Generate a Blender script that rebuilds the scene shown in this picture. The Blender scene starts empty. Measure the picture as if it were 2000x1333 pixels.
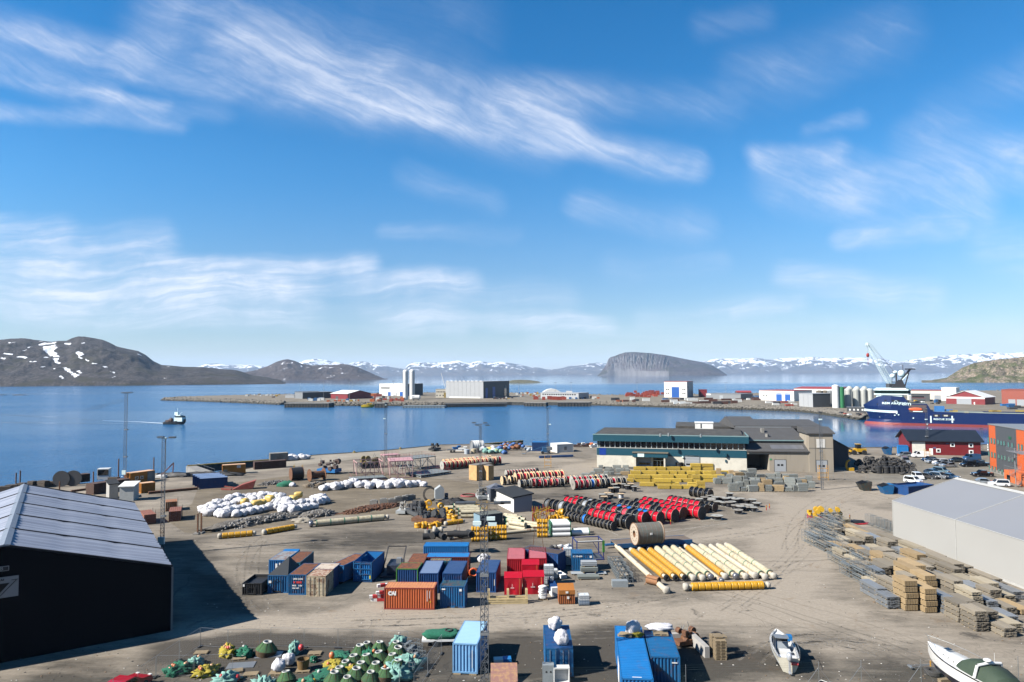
import bpy,math,random
from mathutils import Vector,Matrix,noise
R = math.radians
C = bpy.data.collections.new('yard'); bpy.context.scene.collection.children.link(C)
SC = bpy.context.scene
# ------------------------------------------------------------------ camera
FPX = 1333.3; CAMZ = 28.5; PITCH = R(2.748); ROLL = R(0.38); SEA = -3.2
cd = bpy.data.cameras.new('camera'); cam = bpy.data.objects.new('camera',cd); C.objects.link(cam)
cd.sensor_width = 36.0; cd.lens = FPX/2000*36; cd.clip_end = 90000; cd.clip_start = .5
CM = Matrix.Rotation(math.pi/2+PITCH,3,'X') @ Matrix.Rotation(-ROLL,3,'Z')
cam.matrix_world = Matrix.Translation((0,0,CAMZ)) @ CM.to_4x4()
SC.camera = cam
def ray(px,py): return CM @ Vector(((px-1000)/FPX,-(py-666.5)/FPX,-1))
def G(px,py,z=0.0):                      # the spot on the level plane z seen at that place of the photo
    d = ray(px,py); t = (z-CAMZ)/d.z
    return Vector((d.x*t,d.y*t,z))
def PD(px,py,D):
    d = ray(px,py); t = D/d.y
    return Vector((d.x*t,D,CAMZ+d.z*t))
# ------------------------------------------------------------------ light
SUN_EL = R(38.0); SUN_DIR = Vector((-.93,-.37,0)).normalized()
sd = bpy.data.lights.new('sun','SUN'); sd.energy = 5.0; sd.angle = R(.55); sd.color = (1,.955,.88)
sun = bpy.data.objects.new('sun',sd); C.objects.link(sun)
tosun = Vector((SUN_DIR.x*math.cos(SUN_EL),SUN_DIR.y*math.cos(SUN_EL),math.sin(SUN_EL)))
sun.rotation_euler = tosun.to_track_quat('Z','Y').to_euler(); sun.location = (-80,-40,120)
SC.view_settings.view_transform = 'Standard'; SC.view_settings.look = 'None'; SC.view_settings.exposure = 1.56
SC.view_settings.gamma = 1
SC.cycles.max_bounces = 6; SC.cycles.diffuse_bounces = 2; SC.cycles.glossy_bounces = 3
SC.cycles.transmission_bounces = 3; SC.cycles.volume_bounces = 0; SC.cycles.transparent_max_bounces = 8
SC.cycles.caustics_reflective = False; SC.cycles.caustics_refractive = False
# ------------------------------------------------------------------ tiny node expression helper
class NT:
    def __init__(s,nt): s.nt = nt; s.n = nt.nodes; s.l = nt.links
    def new(s,t,**k):
        n = s.n.new(t)
        for a,b in k.items(): setattr(n,a,b)
        return n
    def put(s,sock,v):
        if hasattr(v,'links') or hasattr(v,'is_linked'): s.l.new(v,sock)
        elif v is not None:
            try: sock.default_value = v
            except Exception: sock.default_value = (v[0],v[1],v[2],1)
    def m(s,op,a,b=None,c=None,clamp=False):
        n = s.new('ShaderNodeMath',operation=op,use_clamp=clamp)
        s.put(n.inputs[0],a)
        if b is not None: s.put(n.inputs[1],b)
        if c is not None: s.put(n.inputs[2],c)
        return n.outputs[0]
    def v(s,op,a,b=None,sc=None):
        n = s.new('ShaderNodeVectorMath',operation=op); s.put(n.inputs[0],a)
        if b is not None: s.put(n.inputs[1],b)
        if sc is not None: s.put(n.inputs['Scale'],sc)
        return n.outputs['Value'] if op in ('LENGTH','DOT_PRODUCT','DISTANCE') else n.outputs[0]
    def noise(s,vec,scale,det=3,rough=.55,dist=0):
        n = s.new('ShaderNodeTexNoise'); s.put(n.inputs['Vector'],vec); n.inputs['Scale'].default_value = scale
        n.inputs['Detail'].default_value = det; n.inputs['Roughness'].default_value = rough; n.inputs['Distortion'].default_value = dist
        return n.outputs[0]
    def ramp(s,x,a,b,lo=0.0,hi=1.0,smooth=True):
        n = s.new('ShaderNodeMapRange',interpolation_type='SMOOTHSTEP' if smooth else 'LINEAR')
        s.put(n.inputs[0],x); n.inputs[1].default_value = a; n.inputs[2].default_value = b
        n.inputs[3].default_value = lo; n.inputs[4].default_value = hi
        return n.outputs[0]
    def mix(s,f,a,b,bt='MIX'):
        n = s.new('ShaderNodeMix',data_type='RGBA',blend_type=bt)
        s.put(n.inputs[0],f); s.put(n.inputs[6],a); s.put(n.inputs[7],b)
        return n.outputs[2]
    def mapv(s,vec,sc=(1,1,1),rot=(0,0,0),loc=(0,0,0)):
        n = s.new('ShaderNodeMapping'); s.put(n.inputs[0],vec)
        n.inputs[1].default_value = loc; n.inputs[2].default_value = rot; n.inputs[3].default_value = sc
        return n.outputs[0]
def c4(c): return (c[0],c[1],c[2],1)
def alb(c):
    k = .50+.14*min(1,max(0,(max(c)-.35)/.4))
    return (c[0]*k,c[1]*k,c[2]*k)
# ------------------------------------------------------------------ sky
W = bpy.data.worlds.new('World'); SC.world = W; W.use_nodes = True; W.node_tree.nodes.clear()
w = NT(W.node_tree)
sky = w.new('ShaderNodeTexSky',sky_type='NISHITA'); sky.sun_disc = False
sky.sun_elevation = SUN_EL; sky.sun_rotation = math.atan2(tosun.x,tosun.y)
sky.altitude = 50; sky.air_density = 1.0; sky.dust_density = .08; sky.ozone_density = 2.6
geo = w.new('ShaderNodeTexCoord').outputs['Generated']
sx = w.new('ShaderNodeSeparateXYZ'); w.l.new(geo,sx.inputs[0])
yy = w.m('MAXIMUM',w.m('ABSOLUTE',sx.outputs[1]),.12)
cu = w.m('DIVIDE',sx.outputs[0],yy); cw = w.m('DIVIDE',sx.outputs[2],yy)
cb = w.new('ShaderNodeCombineXYZ'); w.l.new(cu,cb.inputs[0]); w.l.new(cw,cb.inputs[1]); P0 = cb.outputs[0]
wn = w.new('ShaderNodeTexNoise'); w.l.new(P0,wn.inputs['Vector']); wn.inputs['Scale'].default_value = 4.5; wn.inputs['Detail'].default_value = 4
P1 = w.v('ADD',P0,w.v('SCALE',w.v('SUBTRACT',wn.outputs['Color'],(.5,.5,.5)),sc=.06))
w2 = w.new('ShaderNodeTexNoise'); w.l.new(P0,w2.inputs['Vector']); w2.inputs['Scale'].default_value = 16; w2.inputs['Detail'].default_value = 5; w2.inputs['Roughness'].default_value = .6
P2 = w.v('ADD',P1,w.v('SCALE',w.v('SUBTRACT',w2.outputs['Color'],(.5,.5,.5)),sc=.011))
def fib(rot,sx_,sy_,a,b,seed,dist=.6,P=None):
    q = w.mapv(P or P2,(1,1,1),(0,0,rot),(seed,seed*.7,0)); q = w.mapv(q,(sx_,sy_,1))
    return w.ramp(w.noise(q,1.0,12,.66,dist),a,b)
FU = fib(R(19),1.6,8,.34,.74,3.1,.15); FL = fib(R(2),1.3,11,.32,.72,7.7,.15); FF = fib(R(27),7,52,.36,.70,1.3,.5); FG = fib(R(-3),6,60,.36,.70,5.3,.5)
BL = w.ramp(w.noise(w.mapv(P1,(1,1,1),(0,0,0),(2,9,0)),5.5,6,.6),.36,.64)
def stroke(x0,y0,x1,y1,wd,I):
    u0,w0,u1,w1 = (x0-1000)/FPX,(730-y0)/FPX,(x1-1000)/FPX,(730-y1)/FPX
    b = Vector((u1-u0,w1-w0,0)); L = b.length_squared
    pa = w.v('SUBTRACT',P1,(u0,w0,0))
    t = w.m('MULTIPLY',w.v('DOT_PRODUCT',pa,tuple(b)),1/L,clamp=True)
    q = w.v('SUBTRACT',pa,w.v('SCALE',tuple(b),sc=t))
    return w.ramp(w.v('LENGTH',q),wd/FPX,0,0,I)
def total(ss):
    o = None
    for s_ in ss:
        k = stroke(*s_); o = k if o is None else w.m('ADD',o,k)
    return o
upper = total([(-80,0,250,95,60,.7),(-80,5,425,160,26,.8),(-40,130,330,190,22,.5),(230,90,430,160,50,.85),(330,60,700,150,150,.6),(480,110,1060,235,120,.72),(700,190,1100,255,60,.55),(1050,245,1350,330,55,.9),
               (300,-10,900,40,120,.25),(1000,170,1420,195,70,.38),(1480,140,1760,60,100,.36),(-30,95,200,170,60,.55),(200,190,430,215,40,.5),(-20,195,360,242,30,.6),
               (790,335,960,400,45,.42),(1140,400,1370,452,50,.50),(1490,300,1660,300,42,.95),(1540,345,1900,400,95,.85),(1650,380,1880,330,60,.4),(1600,250,1700,235,30,.5),
               (1820,290,2080,330,95,.8),(1850,230,2050,150,80,.3),(1400,30,1500,10,50,.25)])
lower = total([(-60,480,300,470,60,.75),(-60,545,520,560,70,.9),(300,510,730,518,34,.8),(560,555,920,545,34,.8),(-60,605,620,600,42,.6),(500,590,1180,632,30,.85),(200,620,900,640,26,.6),
               (700,560,1100,580,50,.35),(1650,465,1880,450,34,.7),(1540,545,1820,575,50,.65),(1250,620,1560,600,34,.4),(1050,655,2050,650,50,.35),
               (-20,430,110,440,45,.8),(60,520,480,545,45,.5),(1950,480,2100,520,80,.35),(750,455,1010,460,26,.3),(1200,520,1400,520,40,.2),(1440,615,1540,612,18,.5)])
upper = w.m('MINIMUM',upper,1.0); lower = w.m('MINIMUM',lower,1.0)
fu = w.m('MULTIPLY',w.m('ADD',w.m('MULTIPLY',FU,.46),.28),w.m('ADD',w.m('MULTIPLY',FF,.55),.60)); fl = w.m('MULTIPLY',w.m('ADD',w.m('MULTIPLY',FL,.50),.32),w.m('ADD',w.m('MULTIPLY',FG,.8),.48))
den = w.m('ADD',w.m('MULTIPLY',upper,fu),w.m('MULTIPLY',lower,fl))
den = w.m('MULTIPLY',den,w.m('ADD',w.m('MULTIPLY',BL,.65),.58))
veil = w.m('ADD',w.m('MULTIPLY',w.ramp(cw,.30,0.0),.10),w.m('MULTIPLY',w.m('MULTIPLY',w.ramp(cw,.07,0.0),w.ramp(FG,0,1,.4,1)),.16))
den = w.m('MINIMUM',w.m('ADD',den,veil),.9)
# a little extra saturation: clean arctic air
hs = w.new('ShaderNodeHueSaturation'); hs.inputs['Saturation'].default_value = 1.42; hs.inputs['Value'].default_value = 1; w.l.new(sky.outputs[0],hs.inputs['Color'])
tint = w.mix(1.0,hs.outputs[0],(.96,1.0,1.0,1),'MULTIPLY')
tint = w.mix(1.0,tint,w.mix(w.ramp(cw,-.02,.34),(.50,.52,.62,1),(1,1,1,1)),'MULTIPLY')
skyc = w.mix(den,tint,(5.6,5.95,6.7,1))
bg = w.new('ShaderNodeBackground'); w.l.new(skyc,bg.inputs[0]); bg.inputs[1].default_value = .0555
ow = w.new('ShaderNodeOutputWorld'); w.l.new(bg.outputs[0],ow.inputs[0])
# ------------------------------------------------------------------ materials
MATS = {}
def mat(name,col,rough=.65,metal=0.0,var=.25,scale=1.5,col2=None,amt=.5,bump=0.0,bscale=20,rand=0.0,spec=.4,stretch=(1,1,1),thr=(.42,.62),coat=0):
    """weathered surface: base colour broken up by two noises; col2 = rust/dirt/worn colour in patches"""
    if name in MATS: return MATS[name]
    col = alb(col); col2 = alb(col2) if col2 is not None else None
    m_ = bpy.data.materials.new(name); m_.use_nodes = True; t = NT(m_.node_tree)
    bs = t.n['Principled BSDF']; bs.inputs['Roughness'].default_value = rough; bs.inputs['Metallic'].default_value = metal
    bs.inputs['Specular IOR Level'].default_value = spec
    if coat: bs.inputs['Coat Weight'].default_value = coat
    tc = t.new('ShaderNodeTexCoord').outputs['Object']
    oi = t.new('ShaderNodeObjectInfo').outputs['Random']
    q = t.v('ADD',t.mapv(tc,stretch),t.v('SCALE',(31.0,17.0,11.0),sc=oi))
    n1 = t.noise(q,scale,5,.6)
    k = t.m('ADD',t.m('MULTIPLY',n1,2*var),1-var)
    if rand: k = t.m('MULTIPLY',k,t.m('ADD',t.m('MULTIPLY',oi,2*rand),1-rand))
    base = t.mix(1.0,c4(col),k,'MULTIPLY')
    if col2 is not None:
        n2 = t.noise(q,scale*1.7,7,.65,.3)
        base = t.mix(t.ramp(n2,thr[0],thr[1],0,amt),base,c4(col2))
    t.l.new(base,bs.inputs['Base Color'])
    if bump:
        bn = t.new('ShaderNodeBump'); bn.inputs['Strength'].default_value = bump; bn.inputs['Distance'].default_value = .05
        t.l.new(t.noise(q,bscale,4,.6),bn.inputs['Height']); t.l.new(bn.outputs[0],bs.inputs['Normal'])
    MATS[name] = m_
    return m_
# ------------------------------------------------------------------ mesh builder
class MB:
    def __init__(s): s.v = []; s.f = []; s.mi = []; s.sm = []
    def add(s,vs,fs,m=0,sm=False,T=None):
        b = len(s.v)
        s.v += [tuple(T @ Vector(p)) if T is not None else tuple(p) for p in vs]
        for f in fs: s.f.append(tuple(b+i for i in f)); s.mi.append(m); s.sm.append(sm)
        return s
    def box(s,x0,y0,z0,x1,y1,z1,m=0,T=None):
        vs = [(x0,y0,z0),(x1,y0,z0),(x1,y1,z0),(x0,y1,z0),(x0,y0,z1),(x1,y0,z1),(x1,y1,z1),(x0,y1,z1)]
        return s.add(vs,[(3,2,1,0),(4,5,6,7),(0,1,5,4),(1,2,6,5),(2,3,7,6),(3,0,4,7)],m,False,T)
    def cbox(s,c,d,m=0,rz=0,T=None):
        M_ = Matrix.Translation(c) @ Matrix.Rotation(rz,4,'Z')
        if T is not None: M_ = T @ M_
        return s.box(-d[0]/2,-d[1]/2,-d[2]/2,d[0]/2,d[1]/2,d[2]/2,m,M_)
    def cyl(s,p0,p1,r0,r1=None,n=12,m=0,caps=True,sm=True,cm=None):
        r1 = r0 if r1 is None else r1; p0 = Vector(p0); p1 = Vector(p1); ax = (p1-p0)
        if ax.length < 1e-6: return s
        a = ax.normalized(); u = a.orthogonal().normalized(); v_ = a.cross(u); vs = []
        for p,r in ((p0,r0),(p1,r1)):
            for i in range(n):
                t = 2*math.pi*i/n; vs.append(p+u*(r*math.cos(t))+v_*(r*math.sin(t)))
        s.add(vs,[(i,(i+1) % n,n+(i+1) % n,n+i) for i in range(n)],m,sm)
        if caps: s.add(vs,[tuple(range(n-1,-1,-1)),tuple(range(n,2*n))],m if cm is None else cm,False)
        return s
    def bar(s,p0,p1,t,m=0): return s.cyl(p0,p1,t*.7,n=4,m=m,sm=False)
    def tube(s,pts,r,n=6,m=0):
        for a,b in zip(pts,pts[1:]): s.cyl(a,b,r,n=n,m=m,caps=False)
        return s
    def ring(s,c,r,t,ax=2,n=16,m=0):
        pts = []
        for i in range(n+1):
            a = 2*math.pi*i/n; p = [0,0,0]; p[(ax+1) % 3] = r*math.cos(a); p[(ax+2) % 3] = r*math.sin(a); pts.append(Vector(c)+Vector(p))
        return s.tube(pts,t,5,m)
    def lathe(s,prof,c=(0,0,0),n=16,m=0,ax='z',sm=True,mats=None):
        vs = []
        for r,h in prof:
            for i in range(n):
                a = 2*math.pi*i/n; x,y = r*math.cos(a),r*math.sin(a)
                vs.append((c[0]+x,c[1]+y,c[2]+h) if ax == 'z' else (c[0]+h,c[1]+x,c[2]+y))
        for j in range(len(prof)-1):
            s.add(vs,[(j*n+i,j*n+(i+1) % n,(j+1)*n+(i+1) % n,(j+1)*n+i) for i in range(n)],mats[j] if mats else m,sm)
            # drop the duplicated vertices of all but this strip
        return s
    def prism(s,poly,a,b,ax='y',m=0,sm=False):
        """poly: 2-D outline; extruded along an axis from a to b"""
        def P(u,v_,h): return {'y': (u,h,v_),'x': (h,u,v_),'z': (u,v_,h)}[ax]
        n = len(poly); vs = [P(u,v_,a) for u,v_ in poly]+[P(u,v_,b) for u,v_ in poly]
        s.add(vs,[tuple(range(n-1,-1,-1)),tuple(range(n,2*n))],m)
        return s.add(vs,[(i,(i+1) % n,n+(i+1) % n,n+i) for i in range(n)],m,sm)
    def blob(s,c,r,m=0,amp=.12,fq=1.6,nu=14,nv=9,seed=0,flat=None,pw=1.0):
        vs = []; o = Vector((seed*7.3,seed*3.1,seed*1.7))
        for j in range(nv+1):
            ph = math.pi*j/nv
            for i in range(nu):
                th = 2*math.pi*i/nu; d = Vector((math.sin(ph)*math.cos(th),math.sin(ph)*math.sin(th),math.cos(ph)))
                if pw != 1: d = Vector([math.copysign(abs(x)**pw,x) for x in d])
                k = 1+amp*(noise.noise(d*fq+o)*1.2+noise.noise(d*fq*3.1+o)*.6+noise.noise(d*fq*7+o)*.3)
                p = Vector((d.x*r[0]*k+c[0],d.y*r[1]*k+c[1],d.z*r[2]*k+c[2]))
                if flat is not None and p.z < flat: p.z = flat
                vs.append(p)
        return s.add(vs,[(j*nu+i,(j+1)*nu+i,(j+1)*nu+(i+1) % nu,j*nu+(i+1) % nu) for j in range(nv) for i in range(nu)],m,True)
    def mesh(s,mats,name='form'):
        used = sorted({i for f in s.f for i in f}); mp = {o: k for k,o in enumerate(used)}
        me = bpy.data.meshes.new(name); me.from_pydata([s.v[i] for i in used],[],[[mp[i] for i in f] for f in s.f])
        for m_ in (mats if isinstance(mats,(list,tuple)) else [mats]): me.materials.append(m_)
        me.polygons.foreach_set('material_index',s.mi); me.polygons.foreach_set('use_smooth',s.sm); me.update()
        return me
CACHE = {}
def cached(key,fn):
    if key not in CACHE: CACHE[key] = fn()
    return CACHE[key]
# ------------------------------------------------------------------ things
def thing(name,label,cat,parts,loc=(0,0,0),rz=0.0,group=None,scale=None):
    """parts: a mesh (one-piece thing) or [(part, mesh, [(sub, mesh)...])...] hung under an Empty at the base"""
    if isinstance(parts,bpy.types.Mesh): o = bpy.data.objects.new(name,parts)
    else:
        o = bpy.data.objects.new(name,None); o.empty_display_size = .3
    C.objects.link(o); o.location = loc; o.rotation_euler = (0,0,rz) if not isinstance(rz,tuple) else rz
    if scale: o.scale = (scale,)*3 if not isinstance(scale,tuple) else scale
    o['label'] = label; o['category'] = cat
    if group: o['group'] = group
    if not isinstance(parts,bpy.types.Mesh):
        for p in parts:
            c = bpy.data.objects.new(p[0],p[1]); C.objects.link(c); c.parent = o
            if len(p) > 3 and p[3]: c['label'] = p[3]
            for q in (p[2] if len(p) > 2 and p[2] else []):
                d = bpy.data.objects.new(q[0],q[1]); C.objects.link(d); d.parent = c
    return o
def struct(name,me,kind='structure',label=None):
    o = bpy.data.objects.new(name,me); C.objects.link(o); o['kind'] = kind
    if label: o['label'] = label
    return o
ORD = 'first second third fourth fifth sixth seventh eighth ninth tenth eleventh twelfth thirteenth fourteenth fifteenth sixteenth seventeenth eighteenth nineteenth twentieth'.split()
ORD += ['twenty-'+x for x in ORD[:9]]+['thirtieth']+['thirty-'+x for x in ORD[:9]]+['fortieth']+['forty-'+x for x in ORD[:9]]
def text_mesh(s,size,m,depth=.01,font=None,bold=0.0,squash=1.0):
    """flat lettering as a mesh: x to the right, z up, standing in the xz plane facing -y; origin lower left"""
    cu_ = bpy.data.curves.new('lettering','FONT'); cu_.body = s; cu_.size = size; cu_.extrude = depth; cu_.offset = bold; cu_.resolution_u = 2
    o = bpy.data.objects.new('lettering',cu_); C.objects.link(o); bpy.context.view_layer.update()
    me = bpy.data.meshes.new_from_object(o.evaluated_get(bpy.context.evaluated_depsgraph_get()))
    bpy.data.objects.remove(o); me.transform(Matrix.Rotation(math.pi/2,4,'X')); me.transform(Matrix.Diagonal((squash,1,1,1)))
    me.materials.clear(); me.materials.append(m)
    return me
# ================================================================== air, sea, hills, land
hz = bpy.data.materials.new('air_haze'); hz.use_nodes = True; t = NT(hz.node_tree); t.n.clear()
pv = t.new('ShaderNodeVolumePrincipled'); pv.inputs['Color'].default_value = (.50,.70,1,1); pv.inputs['Density'].default_value = 3.0e-5
pv.inputs['Anisotropy'].default_value = .0
oo = t.new('ShaderNodeOutputMaterial'); t.l.new(pv.outputs[0],oo.inputs['Volume'])
struct('haze',MB().box(-30000,-600,SEA-1.0,30000,27000,575).mesh(hz),'stuff','thin blue sea haze over the whole bay')
# ---- sea
ms = bpy.data.materials.new('sea_water'); ms.use_nodes = True; t = NT(ms.node_tree); bs = t.n['Principled BSDF']
tc = t.new('ShaderNodeTexCoord').outputs['Object']
bs.inputs['Base Color'].default_value = (.012,.072,.165,1); bs.inputs['Roughness'].default_value = .08; bs.inputs['IOR'].default_value = 1.33
big = t.noise(t.mapv(tc,(.0016,.006,1)),1.0,4,.6,.5)
mid = t.noise(t.mapv(tc,(.02,.05,1)),1.0,4,.6,.4)
sy = t.new('ShaderNodeSeparateXYZ'); t.l.new(tc,sy.inputs[0])
far = t.ramp(sy.outputs[1],900,1700)
calm = t.m('SUBTRACT',1.0,t.m('MULTIPLY',t.m('MULTIPLY',t.ramp(sy.outputs[1],255,330),t.m('SUBTRACT',1.0,t.ramp(sy.outputs[1],560,760))),t.ramp(sy.outputs[0],60,190,0,.95)))
far2 = t.ramp(t.m('ADD',t.m('MULTIPLY',t.m('SUBTRACT',big,.5),900),t.m('SUBTRACT',sy.outputs[1],t.m('MULTIPLY',t.ramp(sy.outputs[0],-900,-300,1,0),700))),1600,2150)
lane = t.ramp(big,.40,.62)
b1 = t.noise(t.mapv(tc,(.9,1.5,1)),1.0,3,.6,.3); b2 = t.noise(t.mapv(tc,(.22,.45,1)),1.0,3,.5,.3); b3 = t.noise(t.mapv(tc,(3.2,4.5,1)),1.0,2,.5)
hgt = t.m('ADD',t.m('MULTIPLY',b1,.42),t.m('ADD',t.m('MULTIPLY',b2,1.0),t.m('MULTIPLY',b3,.2)))
st = t.m('MULTIPLY',t.m('ADD',t.ramp(sy.outputs[0],-260,0,.26,.70),t.m('MULTIPLY',t.m('MULTIPLY',lane,mid),1.5)),t.m('SUBTRACT',1.0,t.m('MULTIPLY',far2,.93)))
st = t.m('MULTIPLY',st,calm)
bn = t.new('ShaderNodeBump'); bn.inputs['Distance'].default_value = 1.0; t.l.new(st,bn.inputs['Strength']); t.l.new(hgt,bn.inputs['Height'])
t.l.new(bn.outputs[0],bs.inputs['Normal'])
t.l.new(t.m('ADD',.05,t.m('MULTIPLY',t.m('MULTIPLY',t.m('ADD',t.m('MULTIPLY',lane,.4),.6),t.m('SUBTRACT',1.0,far2)),t.m('MULTIPLY',calm,.13))),bs.inputs['Roughness'])
me = MB(); ys = [-500,100,200,400,800,1600,3000,6000,12000,26500]
for a,b in zip(ys,ys[1:]): me.add([(-29000,a,SEA),(29000,a,SEA),(29000,b,SEA),(-29000,b,SEA)],[(0,1,2,3)])
struct('sea',me.mesh(ms))
# ---- hills
def hill_mat(name,cols,snow=None,sc=.01,cliff=None,green=None,gully=None,bumpd=3.0):
    cols = [alb(c) for c in cols]; green = alb(green) if green else None
    m_ = bpy.data.materials.new(name); m_.use_nodes = True; t = NT(m_.node_tree); bs = t.n['Principled BSDF']
    bs.inputs['Roughness'].default_value = .95; bs.inputs['Specular IOR Level'].default_value = .1
    tc = t.new('ShaderNodeTexCoord').outputs['Object']; n1 = t.noise(tc,sc,8,.68,.4); n2 = t.noise(t.mapv(tc,(1,1,2.2)),sc*.35,6,.6,.6); n3 = t.noise(tc,sc*6,5,.7)
    c = t.mix(t.ramp(n1,.43,.57),c4(cols[0]),c4(cols[1])); c = t.mix(t.ramp(n3,.46,.62,0,.8),c,c4(cols[2]))
    if green: c = t.mix(t.ramp(n2,.50,.62,0,.8),c,c4(green))
    zz = t.new('ShaderNodeSeparateXYZ'); t.l.new(tc,zz.inputs[0])
    if cliff:
        gn = t.new('ShaderNodeNewGeometry'); gz = t.new('ShaderNodeSeparateXYZ'); t.l.new(gn.outputs['True Normal'],gz.inputs[0])
        st_ = t.noise(t.mapv(tc,(1,1,.16)),sc*2.2,6,.7); c = t.mix(t.ramp(t.m('ADD',gz.outputs[2],t.m('MULTIPLY',t.m('SUBTRACT',n1,.5),1.2)),.60,.20,0,.85),c,t.mix(t.ramp(st_,.35,.65),c4([x*.6 for x in cliff]),c4(cliff)))
    if snow:
        z0,z1,dens,ssc,cov = snow
        s1 = t.noise(t.mapv(tc,(1,1,2.6)),ssc,7,.62,.8)
        hz_ = t.ramp(zz.outputs[2],z0,z1,-dens,cov,smooth=False)
        c = t.mix(t.ramp(t.m('ADD',s1,hz_),.52,.56),c,(.47,.49,.53,1))
    if gully:                                    # lasting snow lying along real gullies: (x, z, x2, z2, halfwidth)
        wob = t.new('ShaderNodeTexNoise'); t.l.new(tc,wob.inputs['Vector']); wob.inputs['Scale'].default_value = .03; wob.inputs['Detail'].default_value = 6
        P = t.v('ADD',tc,t.v('SCALE',t.v('SUBTRACT',wob.outputs['Color'],(.5,.5,.5)),sc=22)); P = t.v('MULTIPLY',P,(1,.35,1.5)); acc = None
        for (A_,B_,hw) in gully:
            A_,B_ = A_*1.0,B_*1.0; A_.y *= .35; B_.y *= .35; A_.z *= 1.5; B_.z *= 1.5; bb = B_-A_+Vector((.1,0,0)); pa = t.v('SUBTRACT',P,tuple(A_))
            tt = t.m('MULTIPLY',t.v('DOT_PRODUCT',pa,tuple(bb)),1/max(bb.length_squared,1e-6),clamp=True)
            d = t.m('DIVIDE',t.v('LENGTH',t.v('SUBTRACT',pa,t.v('SCALE',tuple(bb),sc=tt))),hw)
            acc = d if acc is None else t.m('MINIMUM',acc,d)
        c = t.mix(t.ramp(acc,1.1,.9),c,(.50,.52,.55,1))
    t.l.new(c,bs.inputs['Base Color'])
    bn = t.new('ShaderNodeBump'); bn.inputs['Strength'].default_value = .9; bn.inputs['Distance'].default_value = bumpd/sc*.004
    t.l.new(n1,bn.inputs['Height']); t.l.new(bn.outputs[0],bs.inputs['Normal'])
    return m_
def interp(pts,x):
    if x <= pts[0][0]: return pts[0][1]
    for (a,b),(c,d) in zip(pts,pts[1:]):
        if x <= c: return b+(d-b)*(x-a)/(c-a)
    return pts[-1][1]
from mathutils.bvhtree import BVHTree
def hill(name,sky_pts,D,depth,m_,nu=200,nv=26,amp=.16,fq=1.0,back=None,seed=0,shape=.75,label=None,jag=0.0):
    """rock mass rising from the shore (front) to its skyline ridge and falling away behind it"""
    x0,x1 = sky_pts[0][0],sky_pts[-1][0]; vs = []; rows = nv+8; back = back or depth
    for i in range(nu+1):
        px = x0+(x1-x0)*i/nu; Dr = D(px) if callable(D) else D; dep = depth(px) if callable(depth) else depth
        py = interp(sky_pts,px)+jag*(noise.noise(Vector((px*.07,seed,0)))+.6*noise.noise(Vector((px*.21,seed,3))))
        top = PD(px,py,Dr); H = max(top.z-SEA,.5); dx = top.x/Dr
        for j in range(rows+1):
            if j <= nv:
                t_ = j/nv; y = Dr-dep*(1-t_)
                k = t_**shape; k = k*(.82+.18*t_); cap = (y/Dr)
                env = math.sin(math.pi*min(t_,1))**.8
            else:
                t_ = 1-(j-nv)/8; y = Dr+(1-t_)*(back if not callable(back) else back(px)); k = max(t_,0)**1.2*.96; cap = 1; env = t_*.3
            x = dx*y
            p = Vector((x,y,seed*97.0))*(fq/max(dep,60))
            nz = noise.fractal(p*2.2,.8,2.1,6)*amp
            z = SEA+H*min(k+nz*env,.995*cap if j < nv else 1)
            if j == 0 or j == rows: z = SEA-6
            vs.append((x,y,max(z,SEA-6)))
    n = rows+1
    m = MB(); m.add(vs,[(i*n+j,(i+1)*n+j,(i+1)*n+j+1,i*n+j+1) for i in range(nu) for j in range(rows)],0,True)
    return struct(name,m.mesh(m_))
far_sky = [(-700,733),(-300,720),(0,716),(200,718),(385,717),(400,712),(425,710),(450,714),(480,712),(500,714),(530,716),(560,714),(580,710),(600,703),(620,701),(640,705),(660,708),(680,712),(690,708),
  (710,706),(735,711),(760,716),(780,720),(790,721),(797,712),(805,708),(850,709),(880,707),(895,704.5),(915,709),(935,706),(955,708),(980,707),(1000,710),(1030,716),(1055,719),(1070,722),(1090,721),
  (1110,716),(1140,712),(1165,709),(1187,710),(1210,713),(1300,716),(1360,709),(1380,705),(1400,701),(1420,700.5),(1450,701),(1480,699),(1500,703),(1530,700),(1560,699),(1585,698),(1620,700),(1650,699),(1690,699),
  (1720,700),(1740,704),(1755,707),(1780,703),(1810,698),(1840,696),(1870,693),(1900,692),(1930,690),(1950,688.5),(1965,690.5),(2000,688),(2100,680),(2300,690),(2700,712)]
hill('snow_mountains',far_sky,15500,1700,hill_mat('snowy_fell',[(.09,.085,.08),(.13,.11,.09),(.07,.07,.07)],snow=(40,320,.13,.0042,.075),sc=.004,bumpd=6),nu=760,nv=26,amp=.30,fq=2.6,back=3000,seed=1,shape=.72,jag=1.3)
hill('brown_hills',[(440,741),(470,729),(495,724.5),(520,717),(540,707),(553,703),(562,702),(575,705),(590,711),(610,714),(640,713),(665,711),(680,712.5),(700,718),(720,727),(740,735.5),(757,742.5)],4900,520,
     hill_mat('brown_heath',[(.04,.028,.023),(.08,.062,.054),(.14,.12,.11)],snow=(0,900,.13,.012,.02),sc=.02),nu=170,amp=.2,fq=1.6,seed=2)
left_sky = [(-500,700),(-250,672),(-60,668),(0,664),(20,662),(48,661),(75,665),(100,668),(115,666),(130,666),(140,661),(153,657.5),(165,658),(180,660),(200,664),(215,670),(228,677),(250,682),(270,686),(285,694),(300,706),
  (315,713),(340,715),(360,717),(380,717),(405,718),(430,721),(460,723),(475,727),(490,733),(520,737),(545,742),(558,748.5)]
gl = []
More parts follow.
